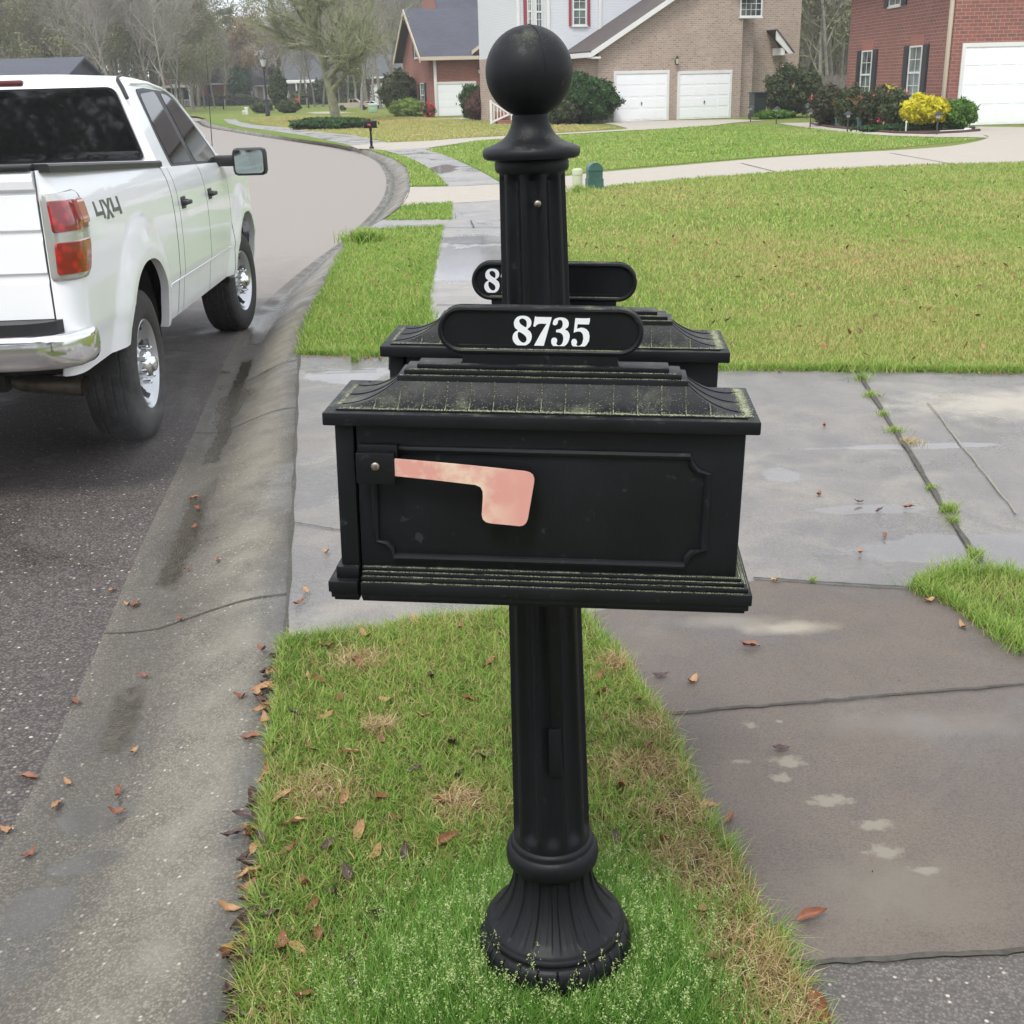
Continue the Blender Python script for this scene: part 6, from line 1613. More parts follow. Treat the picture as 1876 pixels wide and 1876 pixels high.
# straw mats on the dead spots
n = 6500; k = NP.integers(0, len(dead), n); D_ = np.array(dead); X = D_[k, 0] + NP.normal(0, .85, n) * D_[k, 2]; Y = D_[k, 1] + NP.normal(0, .7, n) * D_[k, 2]; mm = inside(VIS, X, Y); X, Y = X[mm], Y[mm]; n = len(X)
blades('dry_grass', X, Y, .010 + NP.random(n) * .018, NP.uniform(.02, .055, n), NP.uniform(.0014, .0030, n), NP.uniform(.9, 1.3, n), NP.random(n), 'straw', .3)
# long meadow grass with seed heads round the post
pc_ = Vector((.062, 1.90)); n = 24000
a = NP.uniform(0, 2 * np.pi, n); r = .13 + np.abs(NP.normal(0, .17, n)); X = pc_.x + np.cos(a) * r * 1.15; Y = pc_.y + np.sin(a) * r * .9 - .02
ex = NP.uniform(-.42, .35, 9000); ey = NP.normal(1.72, .13, 9000); X = np.concatenate([X, ex]); Y = np.concatenate([Y, ey]); n = len(X)
ok = inside(VIS, X, Y) & ((X - pc_.x) ** 2 + (Y - pc_.y) ** 2 > .128 ** 2) & (NP.random(n) > .92 * deadness(X, Y)); X, Y = X[ok], Y[ok]; n = len(X)
dist = np.hypot(X - pc_.x, Y - pc_.y); hh = NP.uniform(.045, .115, n) * np.clip(1.25 - dist * 1.4, .45, 1.1)
blades('long_grass', X, Y, .005, hh, NP.uniform(.0012, .0026, n), NP.uniform(.1, .7, n), np.clip(.30 + .2 * wob(X, Y, 9, 5) + NP.normal(0, .14, n), 0, .74), 'tall_grass', 1.)
# seed heads
ns_ = 1000; i = NP.integers(0, n, ns_); sx, sy = X[i], Y[i]; sh = hh[i] * NP.uniform(.95, 1.35, ns_) + .01; a = NP.uniform(0, 6.28, ns_); ln = NP.uniform(.1, .5, ns_)
blades('seed_stalk', sx, sy, .005, sh, .0010, ln, NP.uniform(.4, .8, ns_), 'tall_grass', 1., az=a)
m_ = 20; hx = np.repeat(sx + np.cos(a) * ln * sh, m_); hy = np.repeat(sy + np.sin(a) * ln * sh, m_); hz = np.repeat(.005 + sh * np.sqrt(1 - (ln * .75) ** 2), m_)
t = NP.random(ns_ * m_); hx += NP.normal(0, .0075, len(t)) * (1.1 - t); hy += NP.normal(0, .0075, len(t)) * (1.1 - t); hz += -.030 * (1 - t) + .006
Vq, Fq = quads(np.stack([hx, hy, hz], 1), None, .0017 * NP.uniform(.6, 1.3, len(hx)), NP, 1.5); o = fastmesh('seed_head', Vq, Fq, 'tall_grass', NP.uniform(.60, .92, len(hx))); o['kind'] = 'stuff'
# ragged fringe over the edges
edge_px = VIS + [VIS[0]]
ex, ey = [], []
for (x1, y1), (x2, y2) in zip(edge_px[:-1], edge_px[1:]):
    L_ = math.hypot(x2 - x1, y2 - y1); k = int(L_ * 1300); t = NP.random(k); ex.append(x1 + (x2 - x1) * t + NP.normal(0, .007, k)); ey.append(y1 + (y2 - y1) * t + NP.normal(0, .007, k))
ex = np.concatenate(ex); ey = np.concatenate(ey); n = len(ex); c = (.03, 1.9)
tuft = wob(ex, ey, 28, 8); ok = NP.random(n) < .45 + .6 * np.clip(tuft, -.5, 1); ex, ey, tuft = ex[ok], ey[ok], tuft[ok]; n = len(ex)
az_ = np.arctan2(ey - c[1], ex - c[0]) + NP.normal(0, .8, n)
blades('edge_grass', ex, ey, .004, NP.uniform(.025, .06, n) * (1 + .5 * np.clip(tuft, 0, 1)), NP.uniform(.0014, .003, n), NP.uniform(.4, 1.15, n), np.clip(NP.normal(.42, .14, n) + .3 * (NP.random(n) < .08), 0, 1), 'grass_blade', .7, az=az_)
# --- the other areas, coarser with distance
def turf(poly, ymin, ymax, per, h, w, v0, sv, seed, tan=0., mat='grass_blade', lean=(.2, .9)):
    p = np.array([(q[0], q[1]) for q in poly]); nx_ = 4000
    if max(ymin, p[:, 1].min()) >= min(ymax, p[:, 1].max()): return
    xs = NP.uniform(p[:, 0].min(), p[:, 0].max(), nx_); ys = NP.uniform(max(ymin, p[:, 1].min()), min(ymax, p[:, 1].max()), nx_)
    if ys.max() <= ys.min(): return
    area = inside(poly, xs, ys).mean() * (p[:, 0].max() - p[:, 0].min()) * (min(ymax, p[:, 1].max()) - max(ymin, p[:, 1].min()))
    n = int(area * per)
    if n < 30: return
    X, Y = scatter(poly, n, ymax, ymin); v = v0 + sv * wob(X, Y, 1.6, seed) + .10 * wob(X, Y, 7, seed + 1) + NP.normal(0, .09, n) + tan * np.clip(wob(X, Y, .7, seed + 2) + .2, 0, 1)
    v = np.where(NP.random(n) < .06, NP.uniform(.6, .95, n), v)
    blades('lawn_grass', X, Y, 0., NP.uniform(.55, 1.25, n) * h, NP.uniform(.6, 1.3, n) * w, NP.uniform(*lean, n), np.clip(v, 0, 1), mat, .7)
turf(RIGHTP, 0, 9, 30000, .042, .0032, .38, .1, 11, .2)
L1 = gp((1002, 670), (1335, 678), (1876, 683), (2060, 684), (2060, 294), (1876, 299), (1700, 303), (1500, 312), (1300, 326), (1150, 339), (1040, 353), (1022, 480))
for (a, b_, per, h, w) in ((4, 6.2, 11000, .030, .0034), (6.2, 9, 5000, .034, .0050), (9, 14, 2000, .038, .008), (14, 26, 700, .045, .014)): turf(L1, a, b_, per, h, w, .50, .12, 21, .22)
for V_ in (V1, V2, V3): 
    for (a, b_, per, h, w) in ((4, 8, 8500, .034, .0038), (8, 14, 2800, .038, .007), (14, 22, 1000, .042, .012), (22, 40, 400, .05, .02)): turf(V_, a, b_, per, h, w, .45, .08, 31)
L2 = gp((780, 275), (870, 259), (1000, 250), (1150, 241), (1330, 229), (1450, 232), (1620, 250), (1800, 255), (1640, 272), (1400, 287), (1100, 312), (920, 334), (850, 298))
for (a, b_, per, h, w) in ((15, 28, 500, .045, .016), (28, 60, 170, .055, .03)): turf(L2, a, b_, per, h, w, .44, .10, 41, .10)
L3 = gp((770, 260), (700, 260), (640, 246), (560, 240), (480, 228), (440, 218), (500, 213), (700, 212), (1000, 225), (1130, 234), (1090, 239), (860, 252))
turf(L3, 30, 110, 70, .06, .04, .62, .08, 51, .20)
# verge edges spill over the paving
def fringe(pts, per, h, w, v0=.42, sd=61):
    X, Y = [], []
    for (x1, y1), (x2, y2) in zip(pts[:-1], pts[1:]):
        L_ = math.hypot(x2 - x1, y2 - y1); k = int(L_ * per); t = NP.random(k); X.append(x1 + (x2 - x1) * t); Y.append(y1 + (y2 - y1) * t)
    X = np.concatenate(X); Y = np.concatenate(Y); n = len(X); q = wob(X, Y, 9, sd); X += NP.normal(0, h * .45, n) * (1 + q); Y += NP.normal(0, h * .45, n) * (1 + q)
    blades('edge_grass', X, Y, .0, NP.uniform(.6, 1.4, n) * h * (1 + .4 * q), w, NP.uniform(.3, 1., n), np.clip(NP.normal(v0, .12, n), 0, 1), 'grass_blade', .7)
fringe(gp((553, 649), (700, 653), (795, 651)), 1600, .05, .004); fringe(gp((1002, 670), (1335, 678), (1876, 683), (2000, 684)), 1500, .055, .0045)
fringe(gp((795, 651), (779, 560), (790, 485), (808, 416)), 500, .05, .006); fringe(gp((553, 649), (578, 570), (617, 490), (660, 423), (812, 417)), 450, .05, .006)
fringe(gp((1680, 1084), (1740, 1106), (1830, 1163), (1900, 1205)), 3000, .05, .003); fringe(gp((1680, 1082), (1760, 1056), (1830, 1056), (1900, 1075)), 3000, .05, .003)
fringe(gp((707, 404), (822, 403), (823, 373), (740, 378)), 250, .05, .010); fringe(gp((820, 341), (752, 342)), 200, .05, .012)
fringe(gp((1060, 350), (1150, 339), (1300, 326), (1500, 312), (1700, 303), (1876, 299)), 120, .05, .014)
# weeds in the joints
def tuft(px, py, n, R_, h, label, w=.003, sd=1, v0=.45, big=False):
    g = G(px, py); t = thing('weed', label, 'weed', (g.x, g.y, .004)); rg = np.random.default_rng(sd)
    global NP; sv = NP; NP = rg
    a = rg.uniform(0, 6.28, n); r = np.abs(rg.normal(0, .6, n)) * R_
    o = blades('leaves', np.cos(a) * r, np.sin(a) * r, 0., rg.uniform(.5, 1.2, n) * h, w, rg.uniform(.4, 1.2, n), np.clip(rg.normal(v0, .1, n), 0, 1), 'grass_blade', .7); del o['kind']; o.parent = t; NP = sv
tuft(1578, 697, 160, .05, .05, 'green weed at the lawn end of the driveway expansion joint')
tuft(1597, 728, 130, .045, .04, 'second green weed from the lawn along the driveway joint', sd=2)
tuft(1617, 762, 90, .04, .035, 'small weed midway between the lawn and the dark puddle in the joint', sd=3)
tuft(1640, 793, 120, .05, .04, 'weed in the joint right beside the dark wet patch', sd=4)
tuft(1665, 812, 120, .06, .03, 'dark twiggy debris where the driveway joint bends', sd=5, v0=.9)
tuft(1705, 898, 60, .03, .03, 'tiny weed halfway down the driveway joint', sd=6)
tuft(1738, 940, 170, .04, .05, 'bright green weed clump standing at the puddle edge in the joint', sd=7)
tuft(1748, 960, 70, .03, .04, 'small weed just below the bright green clump in the joint', sd=8)
tuft(1786, 1022, 130, .04, .05, 'last weed in the joint beside the right grass corner', sd=9)
tuft(1488, 1068, 40, .02, .03, 'tiny weed in the slab joint right of the mailbox box', sd=10)
tuft(650, 664, 110, .035, .075, 'lone tuft of grass on the driveway edge left of the rear letter box', sd=12)
tuft(668, 443, 900, .22, .16, 'leafy light green weed clump at the kerb corner of the verge', .012, 13, .42)
tuft(1060, 352, 300, .22, .13, 'long grass around the foot of the pale and green utility posts', .010, 14, .45)
# ================================================================ SMALL THINGS
def leafobj_mats():
    simple('leaf_rust', (.24, .085, .040), .55, col2=(.15, .055, .03), scale=60.); simple('leaf_tan', (.40, .24, .12), .6, col2=(.30, .15, .07), scale=60.)
    simple('leaf_purple', (.085, .045, .040), .5, col2=(.05, .028, .027), scale=60.); simple('leaf_yellow', (.50, .38, .12), .55, col2=(.42, .22, .08), scale=50.)
leafobj_mats()
def leafmesh(L_, W_, curl, fold, mat, sd):
    rg = random.Random(sd); vs = []; fs = []; nl = 9
    for i in range(nl):
        t = i / (nl - 1); w = W_ * (math.sin(math.pi * min(1, t * .97 + .02)) ** .75) * (1.1 - .35 * t) + .0004; x = (t - .5) * L_
        zc = curl * (t - .5) ** 2 * L_ + .002 * math.sin(t * 7 + sd)
        for k in (-1, -.5, 0, .5, 1): vs.append((x, k * w + .04 * L_ * math.sin(t * 3 + sd), zc + fold * abs(k) * w + .0018 * math.sin(t * 16 + k * 3 + sd)))
    fs = [(i * 5 + k, (i + 1) * 5 + k, (i + 1) * 5 + k + 1, i * 5 + k + 1) for i in range(nl - 1) for k in range(4)]
    m = MB().add(vs, fs, True); m.tube([(-L_ * .5, .04 * L_ * math.sin(sd), curl * .25 * L_), (-L_ * .68, .01 * L_, curl * .25 * L_)], .0006, 4)
    return m
LEAF = {}
for mt in ('leaf_rust', 'leaf_tan', 'leaf_purple', 'leaf_yellow'):
    for k, (l, w, c, f) in enumerate(((.045, .0085, .9, .8), (.055, .010, .5, 1.1), (.038, .010, 1.4, .5))):
        LEAF[(mt, k)] = None
rl_ = random.Random(4)
def drop(px, py, z, mt, label, group=None, s=1., ang=None, name='fallen_leaf', tilt=.35):
    k = rl_.randrange(3); g = G(px, py); 
    if LEAF[(mt, k)] is None:
        l, w, c, f = ((.045, .0085, .9, .8), (.055, .010, .5, 1.1), (.038, .010, 1.4, .5))[k]; o = leafmesh(l, w, c, f, mt, k * 3 + len(mt)).build(name, mt, sharp=180); LEAF[(mt, k)] = o
    else: o = LEAF[(mt, k)].copy(); COL.objects.link(o)
    o.location = (g.x, g.y, z); o.rotation_euler = (rl_.uniform(-tilt, tilt), rl_.uniform(-tilt, tilt), rl_.uniform(0, 6.28) if ang is None else ang); s *= 1.18; o.scale = (s,) * 3
    tag(o, label, 'leaf', group)
    return o
LG_ = 'brown fallen leaf lying in the grass around the mailbox post'
spots = [(740, 1195), (790, 1255), (710, 1300), (652, 1228), (565, 1258), (588, 1262), (760, 1150), (845, 1165), (780, 1330), (540, 1325), (620, 1300), (600, 1330), (700, 1375), (570, 1390), (640, 1400), (890, 1408), (840, 1440), (700, 1480), (630, 1480), (560, 1420), (812, 1490), (660, 1545), (600, 1570), (745, 1590), (820, 1560), (690, 1585), (530, 1580), (560, 1640), (610, 1660), (500, 1700), (575, 1680), (520, 1755), (640, 1780), (550, 1760), (585, 1735), (700, 1700), (650, 1840), (560, 1850), (480, 1560), (1150, 1830), (1240, 1475), (1190, 1385), (1170, 1300), (1095, 1260), (1060, 1190), (1100, 1290), (1130, 1560), (1180, 1640), (1220, 1720), (1290, 1690), (1310, 1780), (1245, 1830), (860, 1300), (900, 1230), (670, 1180), (600, 1200), (830, 1380), (760, 1430), (520, 1480), (540, 1530), (640, 1620), (730, 1520), (890, 1560), (1075, 1420), (1140, 1460), (1220, 1560), (1270, 1610), (850, 1750), (900, 1700)]
for i, (x, y) in enumerate(spots): drop(x, y, .030, rl_.choice(['leaf_rust', 'leaf_rust', 'leaf_tan', 'leaf_purple']), LG_, 'fallen leaves in the near grass', rl_.uniform(.75, 1.15), tilt=.5)
KG = 'dark curled leaf in the drift between kerb and near grass'
for i in range(92):
    t = rl_.random(); y = 1195 + (1876 - 1195) * t; x = 505 - (505 - 452) * max(0, (y - 1195) / 681) ** 1.2 + rl_.gauss(-10, 13)
    if rl_.random() < .55: y = rl_.choice([1215, 1290, 1500, 1590, 1660, 1760, 1820]) + rl_.gauss(0, 22); x = 505 - (505 - 452) * max(0, (y - 1195) / 681) ** 1.2 + rl_.gauss(-14, 13)
    drop(x, y, .010, rl_.choice(['leaf_purple', 'leaf_purple', 'leaf_purple', 'leaf_rust', 'leaf_tan']), KG, 'dark leaves along the kerb', rl_.uniform(.8, 1.2), tilt=.4)
drop(437, 1748, .012, 'leaf_yellow', 'pale yellow green leaf among the dark leaves at the kerb', s=1.2)
drop(420, 1665, -.0, 'leaf_tan', 'tan leaf on the kerb below the drift of dark leaves', s=1.)
def kerb_z(px, py):
    g = G(px, py, -.03); i = min(range(NC), key=lambda k: abs((BK[k].xy - g.xy).length + (ED[k].xy - g.xy).length)); b, e = BK[i], ED[i]
    u = max(0, min(1, (g.xy - b.xy).dot((e - b).xy) / (e - b).xy.length_squared)); return curbz(u, e)
def drop_k(px, py, mt, label, group=None, s=1.):
    z = kerb_z(px, py); g = G(px, py, z); o = drop(px, py, 0, mt, label, group, s, tilt=.2); o.location = (g.x, g.y, z + .006)
KK = [(262, 1242), (245, 1380), (140, 1290), (55, 1430), (125, 1438), (217, 1455), (215, 1492), (105, 1480), (15, 1525), (55, 1570), (330, 1137), (355, 915), (360, 935), (355, 970), (345, 1045), (235, 1110), (248, 1112), (205, 1085), (440, 1280), (460, 1355), (400, 1030)]
for i, (x, y) in enumerate(KK): drop_k(x, y, rl_.choice(['leaf_rust', 'leaf_tan', 'leaf_rust']), 'rust coloured leaf lying on the kerb and gutter concrete', 'rust leaves on the kerb', rl_.uniform(.7, 1.))
DG = 'small brown leaf lying on the wet driveway'
for (x, y) in ((1268, 1256), (1208, 1247), (1137, 1217), (1372, 1190), (1335, 1510), (1368, 1618), (1762, 1155), (1840, 1165), (1700, 1108), (1620, 988), (1500, 912), (1573, 926), (1610, 942), (1663, 935), (1510, 785), (1612, 730), (1428, 685), (1575, 1018), (1726, 1051), (598, 1018), (780, 552), (560, 1090), (548, 1112), (1235, 1380), (1296, 1487)): drop(x, y, .014, rl_.choice(['leaf_rust', 'leaf_tan', 'leaf_rust', 'leaf_purple']), DG, 'leaves on the driveway', rl_.uniform(.7, 1.), tilt=.15)
drop(1420, 1072, .016, 'leaf_yellow', 'yellow orange leaf in the slab joint right of the letter box', s=.95)
drop(1488, 1690, .016, 'leaf_rust', 'large rust leaf alone on the dark slab near the bottom', s=1.05, ang=.05)
drop(1430, 1382, .016, 'leaf_purple', 'dark twig like leaf between the pale dried patches', s=.9, ang=.1)
drop(1500, 1865, .016, 'leaf_rust', 'rust leaf at the bottom edge by the rough slab', s=1.3)
# tiny litter over the lawns: too many to count
def litter(poly, n, s0, seed, z=.03):
    rg = np.random.default_rng(seed); X, Y = scatter(poly, n); v = rg.random(n)
    V, F = quads(np.stack([X, Y, np.full(n, z)], 1), np.tile([[0, 0, 1.]], (n, 1)), s0 * rg.uniform(.5, 1.2, n), rg, 1.4); o = fastmesh('leaf_litter', V, F, 'litter', v); o['kind'] = 'stuff'
leafmat('litter', [(.10, .05, .03), (.24, .11, .05), (.35, .2, .1)], trans=0)
litter(L1, 900, .022, 3); litter(V1, 160, .016, 5); litter(L2, 160, .03, 6)
litter(gp((560, 653), (1300, 676), (1876, 684), (1876, 688), (1300, 681), (560, 657)), 120, .012, 8, .012)
litter(gp((1080, 1135), (1120, 1130), (1700, 1090), (1876, 1120), (1876, 1740), (1440, 1770), (1280, 1490)), 90, .003, 9, .0125)

# ---- posts and boxes in the lawn
simple('pale_plastic', (.46, .50, .33), .5, col2=(.40, .44, .30), scale=3); simple('green_plastic', (.025, .085, .07), .45, col2=(.05, .12, .10), scale=6); simple('light_green', (.30, .42, .30), .5)
simple('white_pipe', (.6, .6, .55), .5); simple('iron_black', (.012, .013, .016), .45); simple('pot_green', (.10, .17, .15), .4); simple('lamp_white', (.5, .52, .5), .2); simple('sign_red', (.5, .07, .035), .5); simple('bin_green', (.008, .018, .016), .45); simple('mulch', (.06, .03, .022), .95, col2=(.03, .018, .014), scale=15); simple('edging', (.07, .028, .022), .8); simple('dark_pipe', (.05, .045, .04), .6)
g = G(1058, 350); t = thing('utility_post', 'short pale green cylindrical utility post beside the dark green one', 'utility post', (g.x, g.y, 0))
MB().lathe([(.082, -.02), (.082, .26), (.080, .262)], 28).build('body', 'pale_plastic', t); MB().lathe([(.088, .262), (.088, .335), (.082, .35), (.06, .358), (.001, .36)], 28).build('cap', 'pale_plastic', t)
g = G(1089, 346); t = thing('cable_pedestal', 'dark green dome topped cable pedestal by the pale driveway', 'cable pedestal', (g.x, g.y, 0), RAD(8))
m = MB(); pf = [(-.12, -.02), (.12, -.02), (.12, .30)] + [(.12 * math.cos(a), .30 + .12 * math.sin(a)) for a in [math.pi * k / 14 for k in range(1, 14)]] + [(-.12, .30)]
m.prism(pf, -.10, .10, axis='y'); m.build('body', 'green_plastic', t, sharp=30); MB().prism([(-.135, -.02), (.135, -.02), (.132, .17), (-.132, .17)], -.115, .115).build('base', 'green_plastic', t)
MB().prism([(.128 * math.cos(a), .30 + .128 * math.sin(a)) for a in [math.pi * k / 14 for k in range(0, 15)]], -.112, .112).build('cap', 'green_plastic', t, sharp=30)
# far mailbox
g = G(681, 273); t = thing('mailbox', 'small black mailbox with red flag on a dark post by the bend of the road', 'mailbox', (g.x, g.y, 0), RAD(12)); t.scale = (.62,) * 3
MB().lathe([(.10, 0), (.12, .03), (.11, .08), (.065, .13), (.06, .30), (.075, .31), (.075, .35), (.055, .36), (.045, 1.02)], 12).build('post', 'black_plastic', t)
m = MB(); m.box((-.30, -.10, .98), (.30, .10, 1.21), bev=.01).box((-.32, -.12, .95), (.32, .12, .985)).prism([(-.12, 1.21), (.12, 1.21), (.05, 1.28), (-.05, 1.28)], -.32, .32, axis='x').box((-.06, -.03, .82), (.06, .03, .95)); m.build('letter_box', 'black_plastic', t)
MB().lathe([(.03, 1.26), (.02, 1.30), (.03, 1.33), (.02, 1.36), (.001, 1.37)], 10, None).build('finial', 'black_plastic', t)
MB().box((-.14, -.125, 1.08), (-.02, -.105, 1.15)).box((-.06, -.125, 1.05), (0, -.105, 1.12)).build('flag', 'sign_red', t)
for (x, y, lab) in ((410, 200.5, 'tiny dark mailbox on the far left lawn edge'), (566, 198.5, 'tiny dark mailbox by the far crossing path')):
    g = G(x, y); t = thing('mailbox', lab, 'mailbox', (g.x, g.y, 0)); MB().box((-.06, -.06, 0), (.06, .06, 1.1)).build('post', 'iron_black', t); MB().box((-.32, -.12, 1.0), (.32, .12, 1.35), bev=.03).build('letter_box', 'iron_black', t)
# street lamp
g = G(491, 213); t = thing('street_lamp', 'slender black street lamp with clear lantern beyond the curving footpath', 'street lamp', (g.x, g.y, 0), RAD(0)); t.rotation_euler = (0, 0, 0)
HS = P(486, 105, g.y).z
MB().lathe([(.17, 0), (.17, .35), (.14, .42), (.12, .5), (.12, .75), (.10, .8), (.085, 1.0), (.065, HS - .75), (.10, HS - .72), (.14, HS - .66), (.10, HS - .60)], 14).build('pole', 'iron_black', t)
MB().lathe([(.11, HS - .60), (.17, HS - .45), (.25, HS - .12)], 14).build('lantern', 'lamp_white', t)
MB().lathe([(.29, HS - .12), (.22, HS - .02), (.05, HS + .06), (.02, HS + .16), (.001, HS + .2)], 14).build('lantern_cap', 'iron_black', t)
# stop sign far off
g = G(546, 203.5); t = thing('road_sign', 'faded red eight sided road sign on a thin post far down the street', 'road sign', (g.x, g.y, 0)); zs = P(545, 184, g.y).z
MB().tube([(0, 0, 0), (0, 0, zs + .2)], .03, 6).build('post', 'dark_pipe', t); MB().prism([(.24 * math.cos(a), zs + .24 * math.sin(a)) for a in [math.pi / 8 + math.pi / 4 * k for k in range(8)]], -.07, -.05).build('sign_face', 'sign_red', t)
# utility boxes far off
def box_thing(name, label, cat, px, py, w, d, h, mat, top=None):
    g = G(px, py); t = thing(name, label, cat, (g.x, g.y, 0)); MB().box((-w / 2, -d / 2, 0), (w / 2, d / 2, h), bev=.03).build('body', mat, t); MB().box((-w / 2 - .02, -d / 2 - .02, h - .12), (w / 2 + .02, d / 2 + .02, h + .02), bev=.02).build('lid', mat, t)
box_thing('utility_box', 'pale green utility cabinet in front of the parked white car', 'utility box', 684, 206, .62, .5, .55, 'light_green'); box_thing('utility_box', 'taller cream utility box left of the street lamp', 'utility box', 452.5, 210.5, .24, .22, .55, 'white_pipe'); box_thing('utility_box', 'short cream utility box left of the taller one', 'utility box', 447, 210.5, .15, .15, .3, 'white_pipe')
g = G(558, 233.5); t = thing('utility_dome', 'pale mint utility dome at the left end of the juniper bed', 'utility dome', (g.x, g.y, 0)); t.scale = (.42,) * 3; MB().lathe([(.45, 0), (.44, .15), (.38, .28), (.22, .37), (.001, .40)], 20).build('dome', 'light_green', t); MB().lathe([(.50, 0), (.50, .06), (.45, .08)], 20).build('base', 'light_green', t)
# parked vehicles in the distance
def far_pickup():
    g = G(648, 202); t = thing('pickup_truck', 'tan pickup parked side on far down the street behind the lichen tree', 'pickup truck', (g.x, g.y, 0), RAD(-4)); W_ = 1.9
    m = MB(); m.prism([(-2.7, .55), (-2.7, 1.12), (-.55, 1.15), (-.5, 1.2), (1.25, 1.18), (2.45, 1.05), (2.6, .85), (2.6, .5), (2.1, .45), (1.95, .75), (1.75, .86), (1.45, .86), (1.25, .75), (1.1, .45), (-1.2, .45), (-1.35, .75), (-1.55, .86), (-1.85, .86), (-2.05, .75), (-2.2, .5)], -W_ / 2, W_ / 2); m.build('body', 'tan_paint', t)
    MB().prism([(-.62, 1.16), (-.45, 1.72), (.55, 1.74), (1.30, 1.17)], -.82, .82).build('cab', 'tan_paint', t)
    for s_ in (-1, 1):
        MB().prism([(-.45, 1.2), (-.34, 1.64), (.08, 1.66), (.08, 1.2)], s_ * .83, s_ * .835).build('window', 'tinted_glass', t); MB().prism([(.16, 1.2), (.16, 1.66), (.5, 1.66), (1.08, 1.2)], s_ * .83, s_ * .835).build('window', 'tinted_glass', t)
        for x in (-1.7, 1.6):
            w = MB().lathe([(.2, -.12), (.38, -.12), (.4, 0), (.38, .11), (.22, .12)], 20, Matrix.Translation((x, s_ * .86, .4)) @ Matrix.Rotation(math.pi / 2, 4, 'X')).build('wheel', 'tyre_rubber', t); MB().lathe([(.001, -.1), (.22, -.11), (.22, .11), (.001, .1)], 16, Matrix.Translation((x, s_ * .87, .4)) @ Matrix.Rotation(math.pi / 2, 4, 'X')).build('rim', 'silver_wheel', w)
    t.scale = (.52,) * 3
far_pickup()
g = G(682, 199); t = thing('parked_car', 'white car parked in front of the tan pickup far down the street', 'car', (g.x, g.y, 0), RAD(-4)); t.scale = (.46,) * 3
MB().prism([(-2.2, .35), (-2.25, .8), (-1.9, .95), (1.0, .92), (2.0, .78), (2.2, .55), (2.2, .35)], -.85, .85).build('body', 'white_paint', t); MB().prism([(-1.75, .93), (-1.1, 1.38), (.2, 1.40), (1.05, .92)], -.7, .7).build('cabin', 'white_paint', t)
for s_ in (-1, 1):
    MB().prism([(-1.5, .97), (-1.0, 1.32), (-.3, 1.34), (-.3, .97)], s_ * .71, s_ * .715).build('window', 'tinted_glass', t); MB().prism([(-.2, .97), (-.2, 1.34), (.15, 1.34), (.8, .97)], s_ * .71, s_ * .715).build('window', 'tinted_glass', t)
    for x in (-1.35, 1.35): MB().lathe([(.001, -.1), (.31, -.1), (.33, 0), (.31, .1), (.001, .1)], 18, Matrix.Translation((x, s_ * .8, .33)) @ Matrix.Rotation(math.pi / 2, 4, 'X')).build('wheel', 'tyre_rubber', t)
# ---- by the right house
g = G(1387, 218); t = thing('wheeled_bin', 'dark green wheeled bin between the pale brick corner and the camellia', 'bin', (g.x, g.y, 0), RAD(10))
MB().prism([(-.24, .08), (.24, .08), (.30, 1.05), (-.30, 1.05)], -.30, .30).build('body', 'bin_green', t); MB().box((-.33, -.35, 1.05), (.33, .36, 1.13), bev=.03).build('lid', 'bin_green', t)
for s_ in (-1, 1): MB().lathe([(.001, -.03), (.13, -.03), (.13, .03), (.001, .03)], 14, Matrix.Translation((s_ * .25, .26, .13)) @ Matrix.Rotation(math.pi / 2, 4, 'Y')).build('wheel', 'iron_black', t)
MB().tube([(-.2, -.38, 1.08), (.2, -.38, 1.08)], .02, 6).build('handle', 'bin_green', t)
bedp = gp((1490, 228), (1520, 233), (1580, 239), (1640, 244), (1700, 245.5), (1792, 240), (1765, 233), (1700, 231), (1600, 226), (1520, 224))
MB().sheet(bedp, .02).build('flower_bed', 'mulch')['kind'] = 'structure'
e = MB(); e.tube([(x, y, .035) for x, y in gp((1485, 227.5), (1520, 234), (1580, 240), (1640, 244.8), (1700, 246.2), (1760, 243.5), (1794, 240.5))], .045, 6); tag(e.build('bed_edging', 'edging'), 'dark red edging strip curving along the front of the flower bed', 'edging')
GPL = 'path lights along the garden path'
pl_lab = {(1375, 223, .45): 'black path light by the foot of the pale brick corner', (1422, 227, .62): 'black path light at the lawn edge below the camellia', (1478, 218, .62): 'black path light just right of the camellia foot', (1484, 234, .62): 'black path light left of the rose bushes', (1552, 243, .62): 'black path light in front of the two planters', (1715.5, 247, .62): 'black path light in front of the yellow shrub'}
pl0 = None
for (x, y, h), lab in pl_lab.items():
    g = G(x, y)
    if pl0 is None:
        t = pl0 = thing('path_light', lab, 'path light', (g.x, g.y, 0), 0, GPL); MB().tube([(0, 0, -.05), (0, 0, .50)], .022, 6).build('stake', 'dark_pipe', t); MB().lathe([(.06, .46), (.055, .56)], 10).build('lamp_glass', 'lamp_white', t); MB().lathe([(.15, .54), (.12, .575), (.04, .63), (.001, .65)], 12).build('shade', 'iron_black', t)
    else: dup(pl0, (g.x, g.y, 0), 0, lab)
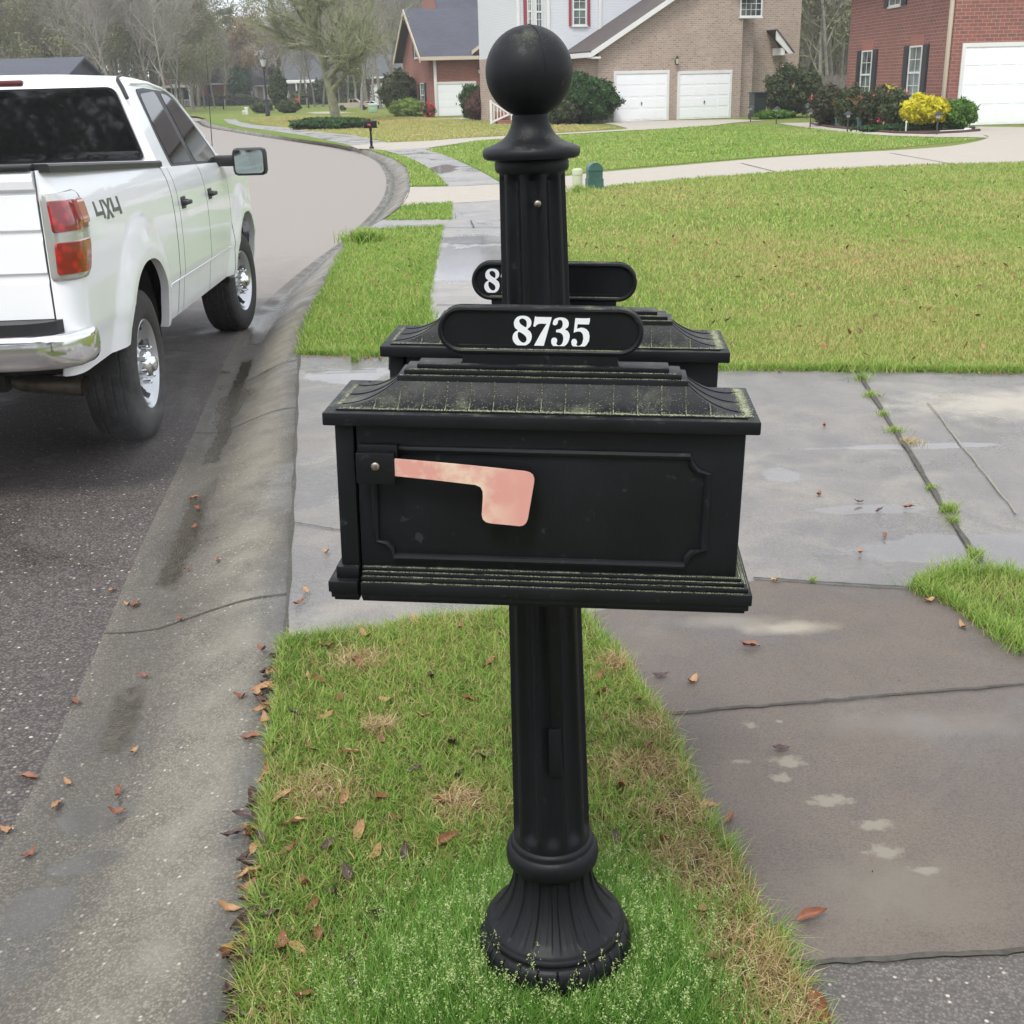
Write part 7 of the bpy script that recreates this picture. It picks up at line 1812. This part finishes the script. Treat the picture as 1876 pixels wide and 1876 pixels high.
for (x, y, s, lab) in ((1536, 231.5, .85, 'grey green planter left of the rose bushes, half hidden'), (1578, 235.5, 1., 'blue green planter holding a russet spiky plant')):
    g = G(x, y); t = thing('planter', lab, 'planter', (g.x, g.y, .01)); t.scale = (s,) * 3; MB().lathe([(.10, 0), (.13, .02), (.17, .30), (.185, .31), (.185, .36), (.165, .365), (.15, .33)], 20).build('pot', 'pot_green', t); MB().lathe([(.001, .335), (.15, .33)], 16, cap=False).build('soil', 'soil', t)
    n = 46; rg = np.random.default_rng(int(x)); sv = NP; NP = rg
    o = blades('spiky_plant', rg.normal(0, .03, n) + g.x, rg.normal(0, .03, n) + g.y, .3, rg.uniform(.45, .95, n), .045, rg.uniform(.15, .7, n), rg.random(n), 'cordyline_leaf', 1.); NP = sv; del o['kind']; tag(o, 'russet spiky plant growing in the ' + ('grey green' if s < 1 else 'blue green') + ' planter', 'plant')
for (x, y, h, lab) in ((1587.5, 235, .28, 'white stake right of the blue green planter'), (1618, 238.5, .26, 'white stake between the planter and the yellow shrub'), (1659, 243, .34, 'tallest white stake left of the yellow shrub')):
    g = G(x, y); t = thing('sprinkler_stake', lab, 'sprinkler', (g.x, g.y, 0), 0, 'white stakes in the flower bed'); MB().tube([(0, 0, 0), (0, 0, h)], .022, 8).build('pipe', 'white_pipe', t); MB().lathe([(.035, h - .06), (.035, h), (.001, h + .01)], 8).build('head', 'white_pipe', t)
g = G(1755, 241.5); t = thing('splash_block', 'white splash block and small dark lamp at the right end of the flower bed', 'splash block', (g.x, g.y, .01), RAD(5)); MB().prism([(-.55, 0), (.32, 0), (.36, .09), (.28, .10), (.24, .05), (-.5, .035)], -.14, .14).build('block', 'white_trim', t); MB().box((.36, -.1, 0), (.50, .08, .14), bev=.03).build('lamp', 'iron_black', t)

# ================================================================ AIR
hz = NT('haze'); hz.t.nodes.remove(hz.b)
pv = hz.t.nodes.new('ShaderNodeVolumePrincipled'); pv.inputs['Density'].default_value = .0008; pv.inputs['Color'].default_value = (.97, .98, 1., 1); pv.inputs['Anisotropy'].default_value = .2
hz.L(pv.outputs[0], hz.out.inputs['Volume'])
o = MB().box((-330, -50, -1.4), (330, 330, 45)).build('haze', 'haze', uv=False); o['kind'] = 'stuff'
vp = NT('vapour'); vp.t.nodes.remove(vp.b); pv = vp.t.nodes.new('ShaderNodeVolumePrincipled'); pv.inputs['Color'].default_value = (.93, .93, .93, 1)
co = vp.coord('Object'); ln = vp.n('ShaderNodeVectorMath', operation='LENGTH'); vp.L(co, ln.inputs[0])
fall = vp.ramp(ln.outputs['Value'], 1., .2); nz_ = vp.ramp(vp.noise(co, 2.6, 4, .6, 1.), .42, .68); vp.L(vp.math('MULTIPLY', vp.math('MULTIPLY', fall, nz_), .4), pv.inputs['Density']); vp.L(pv.outputs[0], vp.out.inputs['Volume'])
o = MB().sphere((0, 0, 0), 1., 12).build('exhaust_vapour', 'vapour', uv=False); o['kind'] = 'stuff'
c = TM @ Vector((-.75, -1.12, .36)); o.location = c; o.scale = (.34, .62, .32); o.rotation_euler = (0, 0, .15)
